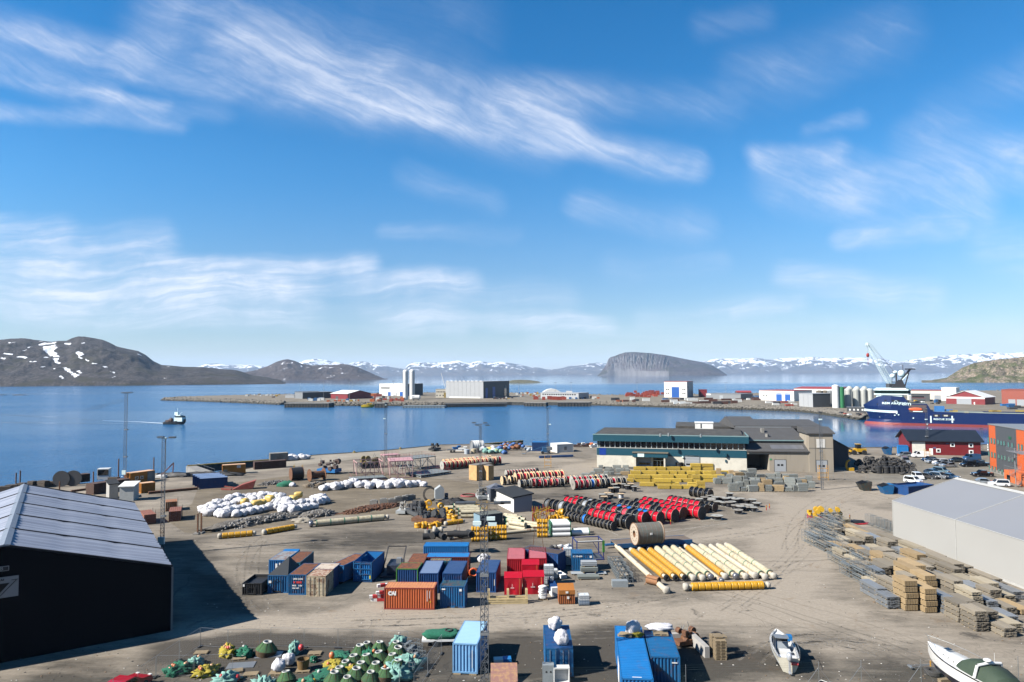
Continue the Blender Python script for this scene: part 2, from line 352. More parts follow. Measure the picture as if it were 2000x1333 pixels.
for a in [((84,672),(104,671),9),((98,676),(99,684),12),((97,686),(104,694),8),((106,696),(111,703),5.5),((108,706),(116,709),5),((42,681),(58,679),2.2),((62,678),(74,677),2),((37,697),(49,699),4),((8,691),(22,693),3),((3,700),(9,701),3),
          ((60,706),(68,707),3),((128,671),(136,673),4),((150,690),(157,694),6.5),((155,697),(160,700),2.5),((160,671),(165,670),2.5),((88,698),(92,699),3),((117,735),(124,739),2.5),((125,719),(135,722),2.4),((130,723),(139,728),3),((143,730),(151,735),4),
          ((153,725),(158,729),2.3),((205,716),(222,729),2.4),((222,736),(223,737),3),((167,702),(172,705),1.8),((180,710),(188,711),1.6),((270,692),(276,695),2),((325,716),(333,717),2),((78,667),(84,667),1.8),((82,717),(84,716),1.8),((105,720),(107,721),1.8),((322,739),(325,739),2),((45,685),(53,683),1.6),((20,669),(28,669),1.5)]:
    gl.append(a)
fell = hill('grey_fell',left_sky,lambda px: 2950+max(0,(px-250))*.6,640,bpy.data.materials.new('unused'),nu=360,nv=46,amp=.17,fq=1.5,seed=3,shape=.62,jag=.5)
bv = BVHTree.FromPolygons([v_.co for v_ in fell.data.vertices],[tuple(f.vertices) for f in fell.data.polygons]); g3 = []
for a,b,hw in gl:                                      # where each snow lane lies on the fell itself
    pa,pb = [bv.ray_cast(Vector((0,0,CAMZ)),ray(*q))[0] for q in (a,b)]
    if pa and pb: g3.append((pa.copy(),pb.copy(),hw*1.15))
fell.data.materials[0] = hill_mat('grey_fell_rock',[(.022,.018,.014),(.058,.049,.042),(.125,.112,.105)],sc=.022,green=(.045,.040,.02),gully=g3)
hill('flat_topped_island',[(1166,735),(1170,731),(1177,722),(1184,713),(1188,702),(1192,698),(1200,696),(1210,692),(1222,688.5),(1240,688),(1270,690),(1300,694),(1340,702),(1370,707.5),(1390,714),(1405,722),(1420,732.5)],8000,
     lambda px: 120+min(max(0,px-1200)**1.4*1.1,750),hill_mat('island_rock',[(.045,.034,.034),(.075,.058,.056),(.12,.11,.11)],sc=.010,green=(.05,.05,.03),cliff=(.125,.12,.12)),nu=190,nv=30,amp=.15,fq=1.4,seed=4,shape=.42)
hill('rocky_headland',[(1800,748),(1812,745),(1825,742),(1850,738),(1862,729.5),(1880,718.5),(1900,710),(1925,705),(1950,702),(1975,700),(2000,697),(2060,690),(2200,680),(2500,690)],lambda px: 2120-min(px-1800,200)*.4,260,
     hill_mat('headland_rock',[(.07,.075,.03),(.19,.15,.105),(.42,.34,.27)],sc=.035,green=(.065,.085,.022),bumpd=9),nu=300,nv=44,amp=.36,fq=3.0,seed=5,shape=.66,jag=.9)
hill('low_islet',[(985,748),(1000,743),(1015,742),(1035,743),(1050,745),(1060,748)],2450,50,hill_mat('islet_rock',[(.10,.10,.05),(.14,.13,.07),(.22,.2,.16)],sc=.05),nu=40,nv=8,amp=.1,seed=6)
for k,(a,b,y) in enumerate([(-14,12,772.5),(24,53,772.5)]):
    p = G((a+b)/2,y,SEA); L = (b-a)/FPX*p.y/2
    thing('rock_skerry',['low dark skerry awash at the far edge of the bay','longer dark skerry awash in the bay below the fell'][k],'rock',MB().blob((0,0,0),(L,L*.4,1.3),amp=.4,seed=k+3).mesh(mat('wet_rock',(.035,.03,.028),.5)),p,group='skerries')
# ================================================================== land
def poly_sheet(pts,z,m,name='sheet'):
    """flat sheet of any outline (triangulated), normals up"""
    import mathutils
    tr = mathutils.geometry.tessellate_polygon([[Vector((p[0],p[1],0)) for p in pts]])
    me = bpy.data.meshes.new(name); me.from_pydata([(p[0],p[1],z) for p in pts],[],[tuple(f) for f in tr]); me.materials.append(m)
    import bmesh
    b = bmesh.new(); b.from_mesh(me); bmesh.ops.recalc_face_normals(b,faces=b.faces)
    for f in b.faces:
        if f.normal.z < 0: f.normal_flip()
    b.to_mesh(me); b.free()
    return me
def ground_mat(name,dark,lite,dust_tracks=(),dark_tracks=(),pebble=.0,base=.35,stains=True):
    dark = (dark[0]*.62,dark[1]*.58,dark[2]*.51); lite = (lite[0]*.68,lite[1]*.635,lite[2]*.565)
    m_ = bpy.data.materials.new(name); m_.use_nodes = True; t = NT(m_.node_tree); bs = t.n['Principled BSDF']
    bs.inputs['Roughness'].default_value = .95; bs.inputs['Specular IOR Level'].default_value = .1
    tc = t.new('ShaderNodeTexCoord').outputs['Object']
    wv = t.new('ShaderNodeTexNoise'); t.l.new(tc,wv.inputs['Vector']); wv.inputs['Scale'].default_value = .07; wv.inputs['Detail'].default_value = 5
    P = t.v('ADD',tc,t.v('SCALE',t.v('SUBTRACT',wv.outputs['Color'],(.5,.5,.5)),sc=11)); P = t.v('MULTIPLY',P,(1,1,0))
    def field(tracks):
        acc = None
        for (a,b,hw,I) in tracks:
            bb = Vector((b[0]-a[0],b[1]-a[1],0)); pa = t.v('SUBTRACT',P,(a[0],a[1],0))
            tt = t.m('MULTIPLY',t.v('DOT_PRODUCT',pa,tuple(bb)),1/max(bb.length_squared,1e-6),clamp=True)
            k = t.ramp(t.v('LENGTH',t.v('SUBTRACT',pa,t.v('SCALE',tuple(bb),sc=tt))),hw,hw*.25,0,I)
            acc = k if acc is None else t.m('MAXIMUM',acc,k)
        return acc
    n1 = t.noise(tc,.055,8,.66,.4); n2 = t.noise(t.mapv(tc,(.3,1.6,1),(0,0,R(12))),.6,6,.7,.3); n3 = t.noise(tc,2.2,9,.82); n4 = t.noise(t.mapv(tc,(.13,.5,1),(0,0,R(-6))),.5,7,.72,1.0)
    d = t.m('ADD',base,t.m('MULTIPLY',t.m('SUBTRACT',n1,.5),1.7))
    if dust_tracks: d = t.m('ADD',d,field(dust_tracks))
    if dark_tracks: d = t.m('SUBTRACT',d,field(dark_tracks))
    d = t.m('ADD',d,t.m('MULTIPLY',t.m('SUBTRACT',n2,.5),.95)); d = t.m('ADD',d,t.m('MULTIPLY',t.m('SUBTRACT',n4,.5),1.15))
    c = t.mix(t.ramp(d,0,1,smooth=False),c4(dark),c4(lite))
    c = t.mix(1.0,c,t.m('ADD',t.m('MULTIPLY',n3,1.1),.45),'MULTIPLY')
    if stains:
        for k_,(cx_,cy_,rr_) in enumerate([(40,150,46),(58,104,30),(-30,40,75),(20,190,60)]):
            dd = t.v('LENGTH',t.v('MULTIPLY',t.v('SUBTRACT',t.v('ADD',tc,t.v('SCALE',t.v('SUBTRACT',wv.outputs['Color'],(.5,.5,.5)),sc=3.5)),(cx_,cy_,0)),(1,1,0)))
            wn_ = t.new('ShaderNodeTexNoise',noise_dimensions='1D'); t.l.new(dd,wn_.inputs['W']); wn_.inputs['Scale'].default_value = 1.6; wn_.inputs['Detail'].default_value = 3
            c = t.mix(t.m('MULTIPLY',t.ramp(wn_.outputs[0],.56,.66),t.m('MULTIPLY',t.ramp(t.m('ABSOLUTE',t.m('SUBTRACT',dd,rr_)),9,2),.32)),c,c4(lite if k_ % 2 else dark))
        r1 = t.noise(tc,.16,6,.7,.6); c = t.mix(t.ramp(r1,.60,.72,0,.45),c,(.10,.06,.03,1))
        r2 = t.noise(t.mapv(tc,(1,1,1),loc=(40,9,0)),.21,5,.65,.8); c = t.mix(t.ramp(r2,.62,.72,0,.65),c,(.02,.019,.018,1))
        vo = t.new('ShaderNodeTexVoronoi',feature='F1'); vo.inputs['Scale'].default_value = .55; t.l.new(tc,vo.inputs['Vector'])
        c = t.mix(t.ramp(t.m('ADD',vo.outputs['Distance'],t.m('MULTIPLY',n1,.5)),.235,.20,0,.5),c,(.22,.205,.18,1))
        v2 = t.new('ShaderNodeTexVoronoi',feature='DISTANCE_TO_EDGE'); v2.inputs['Scale'].default_value = .07
        t.l.new(P,v2.inputs['Vector']); c = t.mix(t.ramp(v2.outputs['Distance'],.003,.0005,0,.35),c,(.03,.029,.027,1))
    t.l.new(c,bs.inputs['Base Color'])
    bn = t.new('ShaderNodeBump'); bn.inputs['Strength'].default_value = .5; bn.inputs['Distance'].default_value = .04+pebble
    t.l.new(t.noise(tc,5 if not pebble else 1.6,6,.75),bn.inputs['Height']); t.l.new(bn.outputs[0],bs.inputs['Normal'])
    return m_
def W2(px,py): p = G(px,py); return (p.x,p.y)
def tk(a,b,hw,I): return (W2(*a),W2(*b),hw,I)
DUST = [tk((360,1235),(700,1205),4.5,.65),tk((700,1205),(1250,1205),5,.7),tk((1250,1205),(1600,1185),6,.6),tk((1480,1180),(1560,1060),9,.6),tk((1560,1060),(1620,990),12,.75),tk((1620,990),(1700,955),12,.6),
        tk((1500,970),(1640,985),8,.5),tk((1620,1000),(1740,1010),8,.6),tk((1270,1060),(1560,1030),5,.45),tk((1250,1000),(1500,950),4,.3),tk((1100,925),(1160,905),9,.45),tk((850,895),(1100,900),9,.5),tk((600,895),(900,880),6,.5),tk((1600,1210),(1990,1290),5,.35),
        tk((0,1290),(330,1240),3,.3),tk((430,1110),(520,1140),4,.35),tk((380,1025),(520,1010),3,.4),tk((1000,1150),(1300,1180),3,.2),tk((1690,920),(1900,935),8,.35),tk((430,925),(560,910),7,.45),tk((60,975),(360,945),8,.4),tk((1560,1300),(1800,1230),5,.2)]
DARK = [tk((400,1275),(1150,1285),8,.85),tk((1150,1290),(1560,1290),7,.75),tk((620,1262),(1250,1262),5,.5),tk((100,1345),(900,1345),6,.6),tk((620,1060),(1000,1050),8,.5),tk((1000,1060),(1250,1110),8,.35),tk((480,1110),(980,1130),6,.25),tk((1000,970),(1380,990),8,.3),tk((1060,930),(1100,1000),10,.2),tk((360,1060),(470,1190),6,.4),tk((1550,1290),(1900,1330),5,.35),tk((640,1075),(930,1075),3,.35)]
asph = ground_mat('worn_asphalt',(.072,.068,.064),(.285,.262,.235),DUST,DARK,base=.56)
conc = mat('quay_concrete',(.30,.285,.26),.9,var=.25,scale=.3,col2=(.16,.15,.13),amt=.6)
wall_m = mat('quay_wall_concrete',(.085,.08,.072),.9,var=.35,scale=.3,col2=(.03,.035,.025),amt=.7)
EDGE = [(0,957),(90,951),(240,940),(365,931),(408,926.5),(470,918),(530,907),(534,899),(600,890.5),(750,880.5),(860,869.5),(925,868.5),(950,872),(1040,873),(1130,873),(1165,873),(1300,872),(1500,872),(1640,875),(1760,874.5),(1900,870),(2000,866),(2150,860)]
ed = [W2(*p) for p in EDGE]; ed = [(-420,95)]+ed+[(480,262)]
yard = poly_sheet(ed+[(480,-60),(-420,-60)],0,asph); struct('yard_ground',yard)
def wall_strip(pts,z0,z1,m_,out=0.0):
    b = MB()
    for (x0,y0),(x1,y1) in zip(pts,pts[1:]): b.add([(x0,y0,z0),(x1,y1,z0),(x1,y1,z1),(x0,y0,z1)],[(0,1,2,3)])
    return b.mesh(m_)
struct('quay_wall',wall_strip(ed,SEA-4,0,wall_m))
kb = MB()
for (x0,y0),(x1,y1) in zip(ed[1:-1],ed[2:-1]): kb.bar((x0,y0-.3,.12),(x1,y1-.3,.12),.17)
struct('quay_kerb',kb.mesh(mat('kerb_timber',(.22,.15,.06),.8,var=.5,scale=.4,col2=(.09,.06,.04),amt=.8)))
# sheets of other surfacing, each a few millimetres proud
grav = ground_mat('gravel',(.10,.088,.072),(.23,.205,.17),base=.45,pebble=.12,stains=False)
struct('gravel_ground',poly_sheet([W2(*p) for p in [(318,1012),(375,985),(385,958),(470,942),(560,930),(640,922),(740,922),(880,938),(965,952),(985,968),(935,992),(850,996),(770,1004),(640,1008),(600,1022),(480,1034),(400,1046),(360,1040)]],.006,grav))
struct('concrete_apron',poly_sheet([W2(*p) for p in [(430,927),(532,910),(536,900),(600,891.5),(750,881.5),(850,871.5),(850,886),(700,897),(560,912),(440,934)]],.008,ground_mat('apron_concrete',(.20,.19,.172),(.34,.325,.30),base=.5,stains=False)))
struct('parking_ground',poly_sheet([W2(*p) for p in [(1690,897),(1935,897),(2060,905),(2060,990),(1890,950),(1700,942)]],.006,ground_mat('parking_asphalt',(.10,.098,.092),(.25,.24,.22),base=.55,stains=False)))
for a,b in [((1108,1000),(1207,1046)),((1238,1048),(1420,1022)),((1860,938),(1916,938))]:
    p0,p1 = G(*a),G(*b); L = (p1-p0).length; an = math.atan2(p1.y-p0.y,p1.x-p0.x)
    struct('painted_line',MB().box(0,-.06,.010,L,.06,.013,T=Matrix.Translation((p0.x,p0.y,0)) @ Matrix.Rotation(an,4,'Z')).mesh(mat('worn_line_paint',(.5,.48,.42),.8,var=.4,scale=1,col2=(.2,.19,.17),amt=.9)))
def marks_mat(nm,c):
    m_ = bpy.data.materials.new(nm); m_.use_nodes = True; t = NT(m_.node_tree); b_ = t.n['Principled BSDF']; b_.inputs['Base Color'].default_value = c4(c); b_.inputs['Roughness'].default_value = .95; b_.inputs['Specular IOR Level'].default_value = .05
    t.l.new(t.ramp(t.noise(t.new('ShaderNodeTexCoord').outputs['Object'],.9,8,.75),.42,.75,0,.5),b_.inputs['Alpha']); return m_
mm = [marks_mat('dark_tyre_rubber',(.05,.047,.042)),marks_mat('pale_dust',(.26,.235,.20))]; tm = MB(); rt = random.Random(8)
def track(p0,p1,p2,w_,mi,z):
    a,b,c = G(*p0),G(*p1),G(*p2); q = [a*(1-f)**2+b*2*f*(1-f)+c*f*f for f in [k/24 for k in range(25)]]
    for o_ in (-.95,.95):
        for u,v_ in zip(q,q[1:]):
            d = Vector((-(v_-u).y,(v_-u).x,0)).normalized(); tm.add([u+d*(o_-w_)+Vector((0,0,z)),u+d*(o_+w_)+Vector((0,0,z)),v_+d*(o_+w_)+Vector((0,0,z)),v_+d*(o_-w_)+Vector((0,0,z))],[(3,2,1,0)],mi)
for k in range(38):
    base_ = rt.choice([((380,1230),(800,1195),(1300,1205)),((700,1225),(1250,1215),(1560,1100)),((1450,1190),(1590,1100),(1620,990)),((1560,1075),(1560,1000),(1700,950)),((1280,1062),(1480,1045),(1640,1000)),((500,1190),(440,1120),(520,1050)),((1000,1240),(1400,1230),(1700,1260)),((420,1060),(760,1070),(1180,1052)),((600,905),(900,890),(1150,905)),((1480,1290),(1560,1220),(1760,1270)),((1150,935),(1450,968),(1660,975))])
    track(*[(x+rt.uniform(-45,45),y+rt.uniform(-9,9)) for x,y in base_],rt.uniform(.09,.2),rt.choice([0,0,1]),.009+k*.0002)
struct('tyre_marks',tm.mesh(mm),'stuff','faint tyre marks curving over the yard')
lt_ = MB()
for k in range(1500):
    px,py = rt.uniform(0,2000),1330-rt.random()**1.5*380; r = rt.uniform(.03,.12)*(1.6 if rt.random() < .06 else 1); p = G(px,py); lt_.blob((p.x,p.y,.01),(r,r*.7,r*.45),rt.choice([0,0,1,2]),.3,1.5,5,3,k)
struct('litter',lt_.mesh([mat('grit_dark',(.10,.09,.08),.9),mat('grit_pale',(.5,.48,.44),.9),mat('grit_brown',(.22,.14,.08),.9)]),'stuff','grit and small litter strewn over the yard')
# rubble heaps and soil on the gravel
soil = mat('soil_heap',(.16,.115,.07),.95,var=.4,scale=1.3,col2=(.25,.22,.18),amt=.6,bump=1,bscale=6)
rub = mat('rubble_heap',(.12,.105,.088),.95,var=.5,scale=2.5,col2=(.26,.24,.215),amt=.7,bump=1,bscale=5)
def heap(name,label,A,B,wd,h,m_,seed,kind='stuff',bits=0,bm=None):
    a,b = G(*A),G(*B); L = (b-a).length/2; c = (a+b)/2; an = math.atan2(b.y-a.y,b.x-a.x)
    m = MB(); m.blob((0,0,-h*.1),(L,wd,h*1.1),0,.38,2.4,36,16,seed); rnd = random.Random(seed)
    for k in range(bits):
        u,v_ = rnd.uniform(-1,1),rnd.uniform(-1,1); r = rnd.uniform(.08,.34)
        if u*u+v_*v_ < 1.2: m.blob((u*L,v_*wd*1.15,max(0,(1-u*u-v_*v_))**.5*h*.95),(r,r*.8,r*.7),1,.3,1.5,6,4,k)
    o = struct(name,m.mesh([m_,bm or m_]),kind,label); o.location = (c.x,c.y,0); o.rotation_euler.z = an
    o['category'] = 'heap'
stn = mat('broken_stone',(.27,.255,.235),.9,var=.5,scale=1,rand=.3,col2=(.12,.115,.11),amt=.6)
heap('rubble_heap','long low heap of broken stone behind the yellow collared pipes',(412,1037),(585,1006),2.3,1.1,rub,1,bits=420,bm=stn)
heap('rubble_heap','heap of broken stone at the end of the long cream pipe',(585,1012),(655,1003),1.8,1.0,rub,2,bits=240,bm=stn)
heap('soil_heap','small brown soil heap in front of the rusty drum',(596,953),(642,950),1.6,1.3,soil,3,bits=60,bm=stn)
heap('soil_heap','small sandy heap beside the broken red steel',(474,951),(492,950),1.2,.9,soil,4)
heap('soil_heap','pale spill of gravel at the foot of the rubble',(578,1022),(604,1014),2.2,.5,mat('pale_gravel',(.33,.29,.23),.95,bump=.6,bscale=9),5)
heap('scrap_heap','dark heap of scrap mooring gear on the gravel by the green net',(508,948),(560,941),2.4,.5,mat('dark_scrap',(.05,.045,.04),.8,var=.6,scale=3),6,bits=120,bm=stn)
heap('rust_chain_heap','long heap of rust brown chain behind the cream pipe',(672,1004),(780,985),2.4,.55,mat('rust_chain',(.14,.055,.022),.95,var=.55,scale=5,col2=(.035,.02,.014),amt=.8,bump=1,bscale=9),7,bits=260,bm=mat('rust_link',(.13,.05,.02),.9,var=.5,scale=3))
# piers closing off the two slip basins
yel = mat('yellow_edge_paint',(.42,.29,.05),.7,var=.35,scale=1.5,col2=(.12,.09,.05),amt=.6)
def pier(lbl,A,B,C_):
    a,b = G(*A),G(*B); L = (b-a).length; an = math.atan2(b.y-a.y,b.x-a.x)
    bm = MB().box(0,0,-2.2,L,1.6,-.05); ye = MB().box(0,-.1,-.05,L,.35,.22).box(0,1.3,-.05,L,1.7,.18); c = G(*C_)-a
    c = Matrix.Rotation(-an,3,'Z') @ c
    rp = MB().add([(-.5,.3,.0),(2.4,.3,.0),(c.x+2.6,c.y,.02),(c.x-1.6,c.y,.02),(-.5,.3,-5),(2.4,.3,-5),(c.x+2.6,c.y,-5),(c.x-1.6,c.y,-5)],[(0,3,2,1),(0,1,5,4),(1,2,6,5),(3,0,4,7),(2,3,7,6)])
    ra = MB()
    for k in range(7):
        f = k/6; ra.bar((2.2+c.x*f,.3+c.y*f,.0),(2.2+c.x*f,.3+c.y*f,1.0),.04)
    ra.bar((2.2,.3,1),(2.2+c.x,.3+c.y,1),.04)
    thing('pier',lbl,'pier',[('beam',bm.mesh(wall_m)),('edge_rail',ye.mesh(yel)),('ramp',rp.mesh(conc)),('handrail',ra.mesh(mat('galvanised',(.42,.44,.45),.45,.6)))],a,an)
pier('yellow edged pier closing the slip basin behind the orange container',(367,911),(528,899),(404,925))
pier('yellow edged pier closing the slip basin beside the blue steel rack',(938,869),(1022,861.5),(1034,872))
for k,(x,y) in enumerate([(692,885),(782,878),(992,866)]):
    thing('bollard','small mooring bollard on the quay edge, %s from the white bags' % ORD[k],'bollard',MB().cyl((0,0,0),(0,0,.5),.3,.25,10).cyl((0,0,.5),(0,0,.72),.45,.45,10).box(-.8,-.6,0,.8,.6,.12).mesh(yel),G(x,y),group='bollards along the quay')
# ---- the outer peninsula
NE = [(322,777.5),(400,779.5),(480,782),(556,785),(640,786.5),(700,787),(750,787),(870,787),(1000,785.5),(1090,786),(1160,785.5),(1300,789),(1420,792),(1500,794),(1560,796),(1600,799),(1640,804),(1672,808),(1692,811)]
FE = [(2600,762),(2300,762),(2000,763),(1700,764),(1560,765),(1480,768),(1380,770),(1280,772),(1180,771.5),(1100,769),(1000,767.5),(850,767),(700,768.5),(600,769.5),(480,771.5),(400,773.5),(340,775.5)]
ne = [W2(*p) for p in NE]; ne += [(ne[-1][0]+9,ne[-1][1]-3),(340,392),(700,235)]; fe = [W2(*p) for p in FE]
pen = ground_mat('quay_gravel',(.13,.12,.105),(.25,.235,.21),base=.5,stains=False)
struct('outer_quay_ground',poly_sheet(ne+[(900,300)]+fe,0,pen))
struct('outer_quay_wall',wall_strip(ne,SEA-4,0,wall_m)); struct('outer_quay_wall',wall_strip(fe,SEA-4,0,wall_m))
def boulders(name,lbl,pts,n,seed,wd=6.5,s=(.5,1.5),sgn=-1):
    rnd = random.Random(seed); m = MB(); seg = []; tot = 0
    for a,b in zip(pts,pts[1:]):
        L = math.dist(a,b); seg.append((tot,L,a,b)); tot += L
    for k in range(n):
        d = rnd.uniform(0,tot)
        for t0,L,a,b in seg:
            if t0 <= d <= t0+L: break
        f = (d-t0)/max(L,1e-6); ux,uy = (b[0]-a[0])/L,(b[1]-a[1])/L; w_ = rnd.random(); r = rnd.uniform(*s)
        x = a[0]+(b[0]-a[0])*f+uy*sgn*-1*w_*wd; y = a[1]+(b[1]-a[1])*f-ux*sgn*-1*w_*wd
        z = .35-w_*4.0
        m.blob((x,y,z),(r*rnd.uniform(.8,1.5),r,r*rnd.uniform(.5,.9)),1 if z < -2.1 else 0,.35,1.4,6,4,rnd.random()*50)
    o = struct(name,m.mesh([mat('breakwater_rock',(.20,.18,.15),.95,var=.5,scale=.25,col2=(.09,.08,.07),amt=.6),mat('weedy_rock',(.035,.032,.02),.8,var=.4)]),'stuff',lbl); o['category'] = 'boulders'
boulders('breakwater_boulders','grey boulders armouring the tip of the outer quay',ne[:4],1500,1,s=(.6,1.7))
boulders('breakwater_boulders','boulders armouring the shore between the wharves',ne[4:8],900,2,s=(.5,1.3))
boulders('breakwater_boulders','long grey boulder slope from the dark wharf to the silos',ne[10:19],4200,3,s=(.5,1.35))
boulders('breakwater_boulders','boulder bank along the seaward edge of the outer quay',fe[2:],1500,4,s=(.6,1.6),wd=-5)
# ================================================================== outer quay buildings
def frame(A,B,z=0.0):
    a,b = G(A[0],A[1],z),G(B[0],B[1],z)
    return Vector((a.x,a.y,0)),math.atan2(b.y-a.y,b.x-a.x),math.hypot(b.x-a.x,b.y-a.y)
def H(px,base,top): return (base-top)*G(px,base).y/FPX
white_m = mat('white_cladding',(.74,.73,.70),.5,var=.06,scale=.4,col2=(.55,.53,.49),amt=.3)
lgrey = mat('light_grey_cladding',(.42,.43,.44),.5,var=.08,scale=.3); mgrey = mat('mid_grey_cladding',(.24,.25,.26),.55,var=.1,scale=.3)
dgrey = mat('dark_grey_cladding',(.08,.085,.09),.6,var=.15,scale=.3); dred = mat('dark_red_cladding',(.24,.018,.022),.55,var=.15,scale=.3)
redroof = mat('red_roof',(.38,.05,.045),.6,var=.12,scale=.3); bdoor = mat('blue_door',(.015,.11,.42),.45,var=.1); gdoor = mat('grey_door',(.36,.38,.40),.45,var=.08)
glass = mat('dark_glass',(.012,.016,.02),.08,var=.1,spec=.8); brownred = mat('brown_red_cladding',(.33,.075,.045),.6,var=.1,scale=.3); beige = mat('beige_render',(.50,.46,.38),.8,var=.1,scale=.3)
def bld(label,A,B,dep,h,wm,roof='flat',rm=None,side=None,rh=1.5,feats=(),name='warehouse',cat='warehouse',ax='x',ov=.3,extra=()):
    """A, B near-left and near-right base corners seen in the photo; feats: (part, material, face, u0, z0, u1, z1) with face f/r/l"""
    loc,rz,w_ = frame(A,B); rm = rm or wm
    body = MB(); mats = [wm,side or wm]
    if roof == 'flat': body.box(0,0,0,w_,dep,h,0)
    elif ax == 'x': body.prism([(0,0),(dep,0),(dep,h),(dep/2,h+rh),(0,h)],0,w_,'x')
    else: body.prism([(0,0),(w_,0),(w_,h),(w_/2,h+rh),(0,h)],0,dep,'y')
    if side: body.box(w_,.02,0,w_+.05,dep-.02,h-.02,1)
    parts = [('wall',body.mesh(mats))]
    r = MB()
    if roof == 'flat': r.box(-ov,-ov,h,w_+ov,dep+ov,h+.35)
    elif ax == 'x':
        for s_ in (0,1):
            y0,y1 = (-ov,dep/2) if s_ == 0 else (dep+ov,dep/2); e = h-ov*rh/(dep/2)
            r.prism([(y0,e+.02),(y1,h+rh+.02),(y1,h+rh+.3),(y0,e+.3)] if s_ == 0 else [(y1,h+rh+.02),(y0,e+.02),(y0,e+.3),(y1,h+rh+.3)],-ov,w_+ov,'x')
    else:
        e = h-ov*rh/(w_/2)
        r.prism([(-ov,e+.02),(w_/2,h+rh+.02),(w_/2,h+rh+.3),(-ov,e+.3)],-ov,dep+ov,'y').prism([(w_/2,h+rh+.02),(w_+ov,e+.02),(w_+ov,e+.3),(w_/2,h+rh+.3)],-ov,dep+ov,'y')
    parts.append(('roof',r.mesh(rm)))
    for f in feats:
        pn,m_,face,u0,z0,u1,z1 = f; b = MB()
        if face == 'f': b.box(u0*w_,-.08,z0,u1*w_,.0,z1)
        elif face == 'r': b.box(w_+.06,u0*dep,z0,w_+.16,u1*dep,z1)
        else: b.box(-.1,u0*dep,z0,-.01,u1*dep,z1)
        parts.append((pn,b.mesh(m_)))
    parts += list(extra)
    return thing(name,label,cat,parts,loc,rz)
bld('small pale grey shed beside the low grey hall on the outer quay',(557,777.5),(575,777.5),10,H(566,777,771),lgrey,name='shed',cat='shed')
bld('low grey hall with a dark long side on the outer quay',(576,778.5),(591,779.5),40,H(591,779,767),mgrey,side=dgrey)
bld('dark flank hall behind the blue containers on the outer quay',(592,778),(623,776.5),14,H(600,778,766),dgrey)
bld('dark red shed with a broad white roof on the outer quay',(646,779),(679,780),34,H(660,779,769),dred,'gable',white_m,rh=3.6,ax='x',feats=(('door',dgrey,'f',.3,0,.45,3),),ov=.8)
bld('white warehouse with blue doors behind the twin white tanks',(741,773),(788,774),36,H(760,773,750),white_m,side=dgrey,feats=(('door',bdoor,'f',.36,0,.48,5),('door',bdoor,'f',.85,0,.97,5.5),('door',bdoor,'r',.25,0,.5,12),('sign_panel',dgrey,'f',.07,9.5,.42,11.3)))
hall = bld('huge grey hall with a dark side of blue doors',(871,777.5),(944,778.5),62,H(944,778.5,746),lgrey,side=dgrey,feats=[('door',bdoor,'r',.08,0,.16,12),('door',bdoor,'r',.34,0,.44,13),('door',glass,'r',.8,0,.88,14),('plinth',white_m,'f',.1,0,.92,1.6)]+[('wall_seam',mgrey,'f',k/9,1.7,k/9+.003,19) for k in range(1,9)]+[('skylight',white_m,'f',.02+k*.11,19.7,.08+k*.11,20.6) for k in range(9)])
bld('small beige office with a row of windows beside the huge grey hall',(851,777),(871,777),12,H(860,777,761),beige,name='office',cat='office',feats=[('window',glass,'f',.08+k*.15,6.4,.17+k*.15,7.6) for k in range(6)]+[('window',glass,'f',.08+k*.3,2,.17+k*.3,3.4) for k in range(3)])
dome = MB(); 
bld('long pale office block below a white tent roof on the outer quay',(1056,778.5),(1130,780),22,H(1080,779,768),lgrey,name='office',cat='office',feats=[('window',glass,'f',.05+k*.06,4.2,.09+k*.06,5.4) for k in range(15)]+[('roof_hut',lgrey,'f',.68,6.8,.84,9.0)])
p = G(1061,774); q = G(1096,774)
thing('storage_tent','white peaked storage tent behind the long pale office','tent',MB().prism([(0,0),(q.x-p.x,0),(q.x-p.x,5),((q.x-p.x)*.75,8.2),((q.x-p.x)/2,9.2),((q.x-p.x)*.25,8.2),(0,5)],0,22,'y').mesh(white_m),p)
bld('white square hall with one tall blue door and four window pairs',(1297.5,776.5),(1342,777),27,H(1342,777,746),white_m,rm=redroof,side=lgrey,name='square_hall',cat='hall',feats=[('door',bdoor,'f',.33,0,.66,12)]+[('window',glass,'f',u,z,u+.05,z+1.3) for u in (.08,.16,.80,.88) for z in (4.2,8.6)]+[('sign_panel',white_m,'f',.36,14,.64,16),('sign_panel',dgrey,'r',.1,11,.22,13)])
bld('dark red lean-to beside the white square hall',(1366,776),(1381,776),14,H(1370,776,762),dred,name='shed',cat='shed')
bld('low grey workshop with a white sign behind the rusty steel',(1379,779),(1447,781),22,H(1400,779,769),mgrey,name='workshop',cat='workshop',feats=(('sign_panel',white_m,'f',.02,4,.14,5.5),('door',gdoor,'f',.4,0,.5,4)))
bld('brown workshop with a red roof behind the rusty steel',(1440,778),(1468,778),16,H(1450,778,767),mat('brown_cladding',(.13,.10,.08),.7),'gable',redroof,rh=1.5,name='workshop',cat='workshop')
bld('white warehouse with twin blue doors and a red roof',(1483,782),(1551,784),34,H(1500,782,763),white_m,rm=redroof,feats=[('door',bdoor,'f',.5,0,.66,6.4),('door',bdoor,'f',.75,0,.9,6.4),('frieze',bdoor,'f',.5,6.8,.66,7.4),('frieze',bdoor,'f',.75,6.8,.9,7.4),('window',glass,'f',.12,4,.16,5.2),('window',glass,'f',.2,4,.24,5.2)])
bld('long white warehouse under a red roof behind the silos',(1551,779),(1640,781),40,H(1600,780,760),white_m,'gable',redroof,rh=1.6)
bld('plain grey windowless shed with a dark side beside the brown silos',(1561,794),(1588,796),16,H(1570,795,769.5),lgrey,side=dgrey,name='shed',cat='shed',feats=[('wall_seam',mgrey,'f',.33*k,0,.33*k+.006,10) for k in (1,2)])
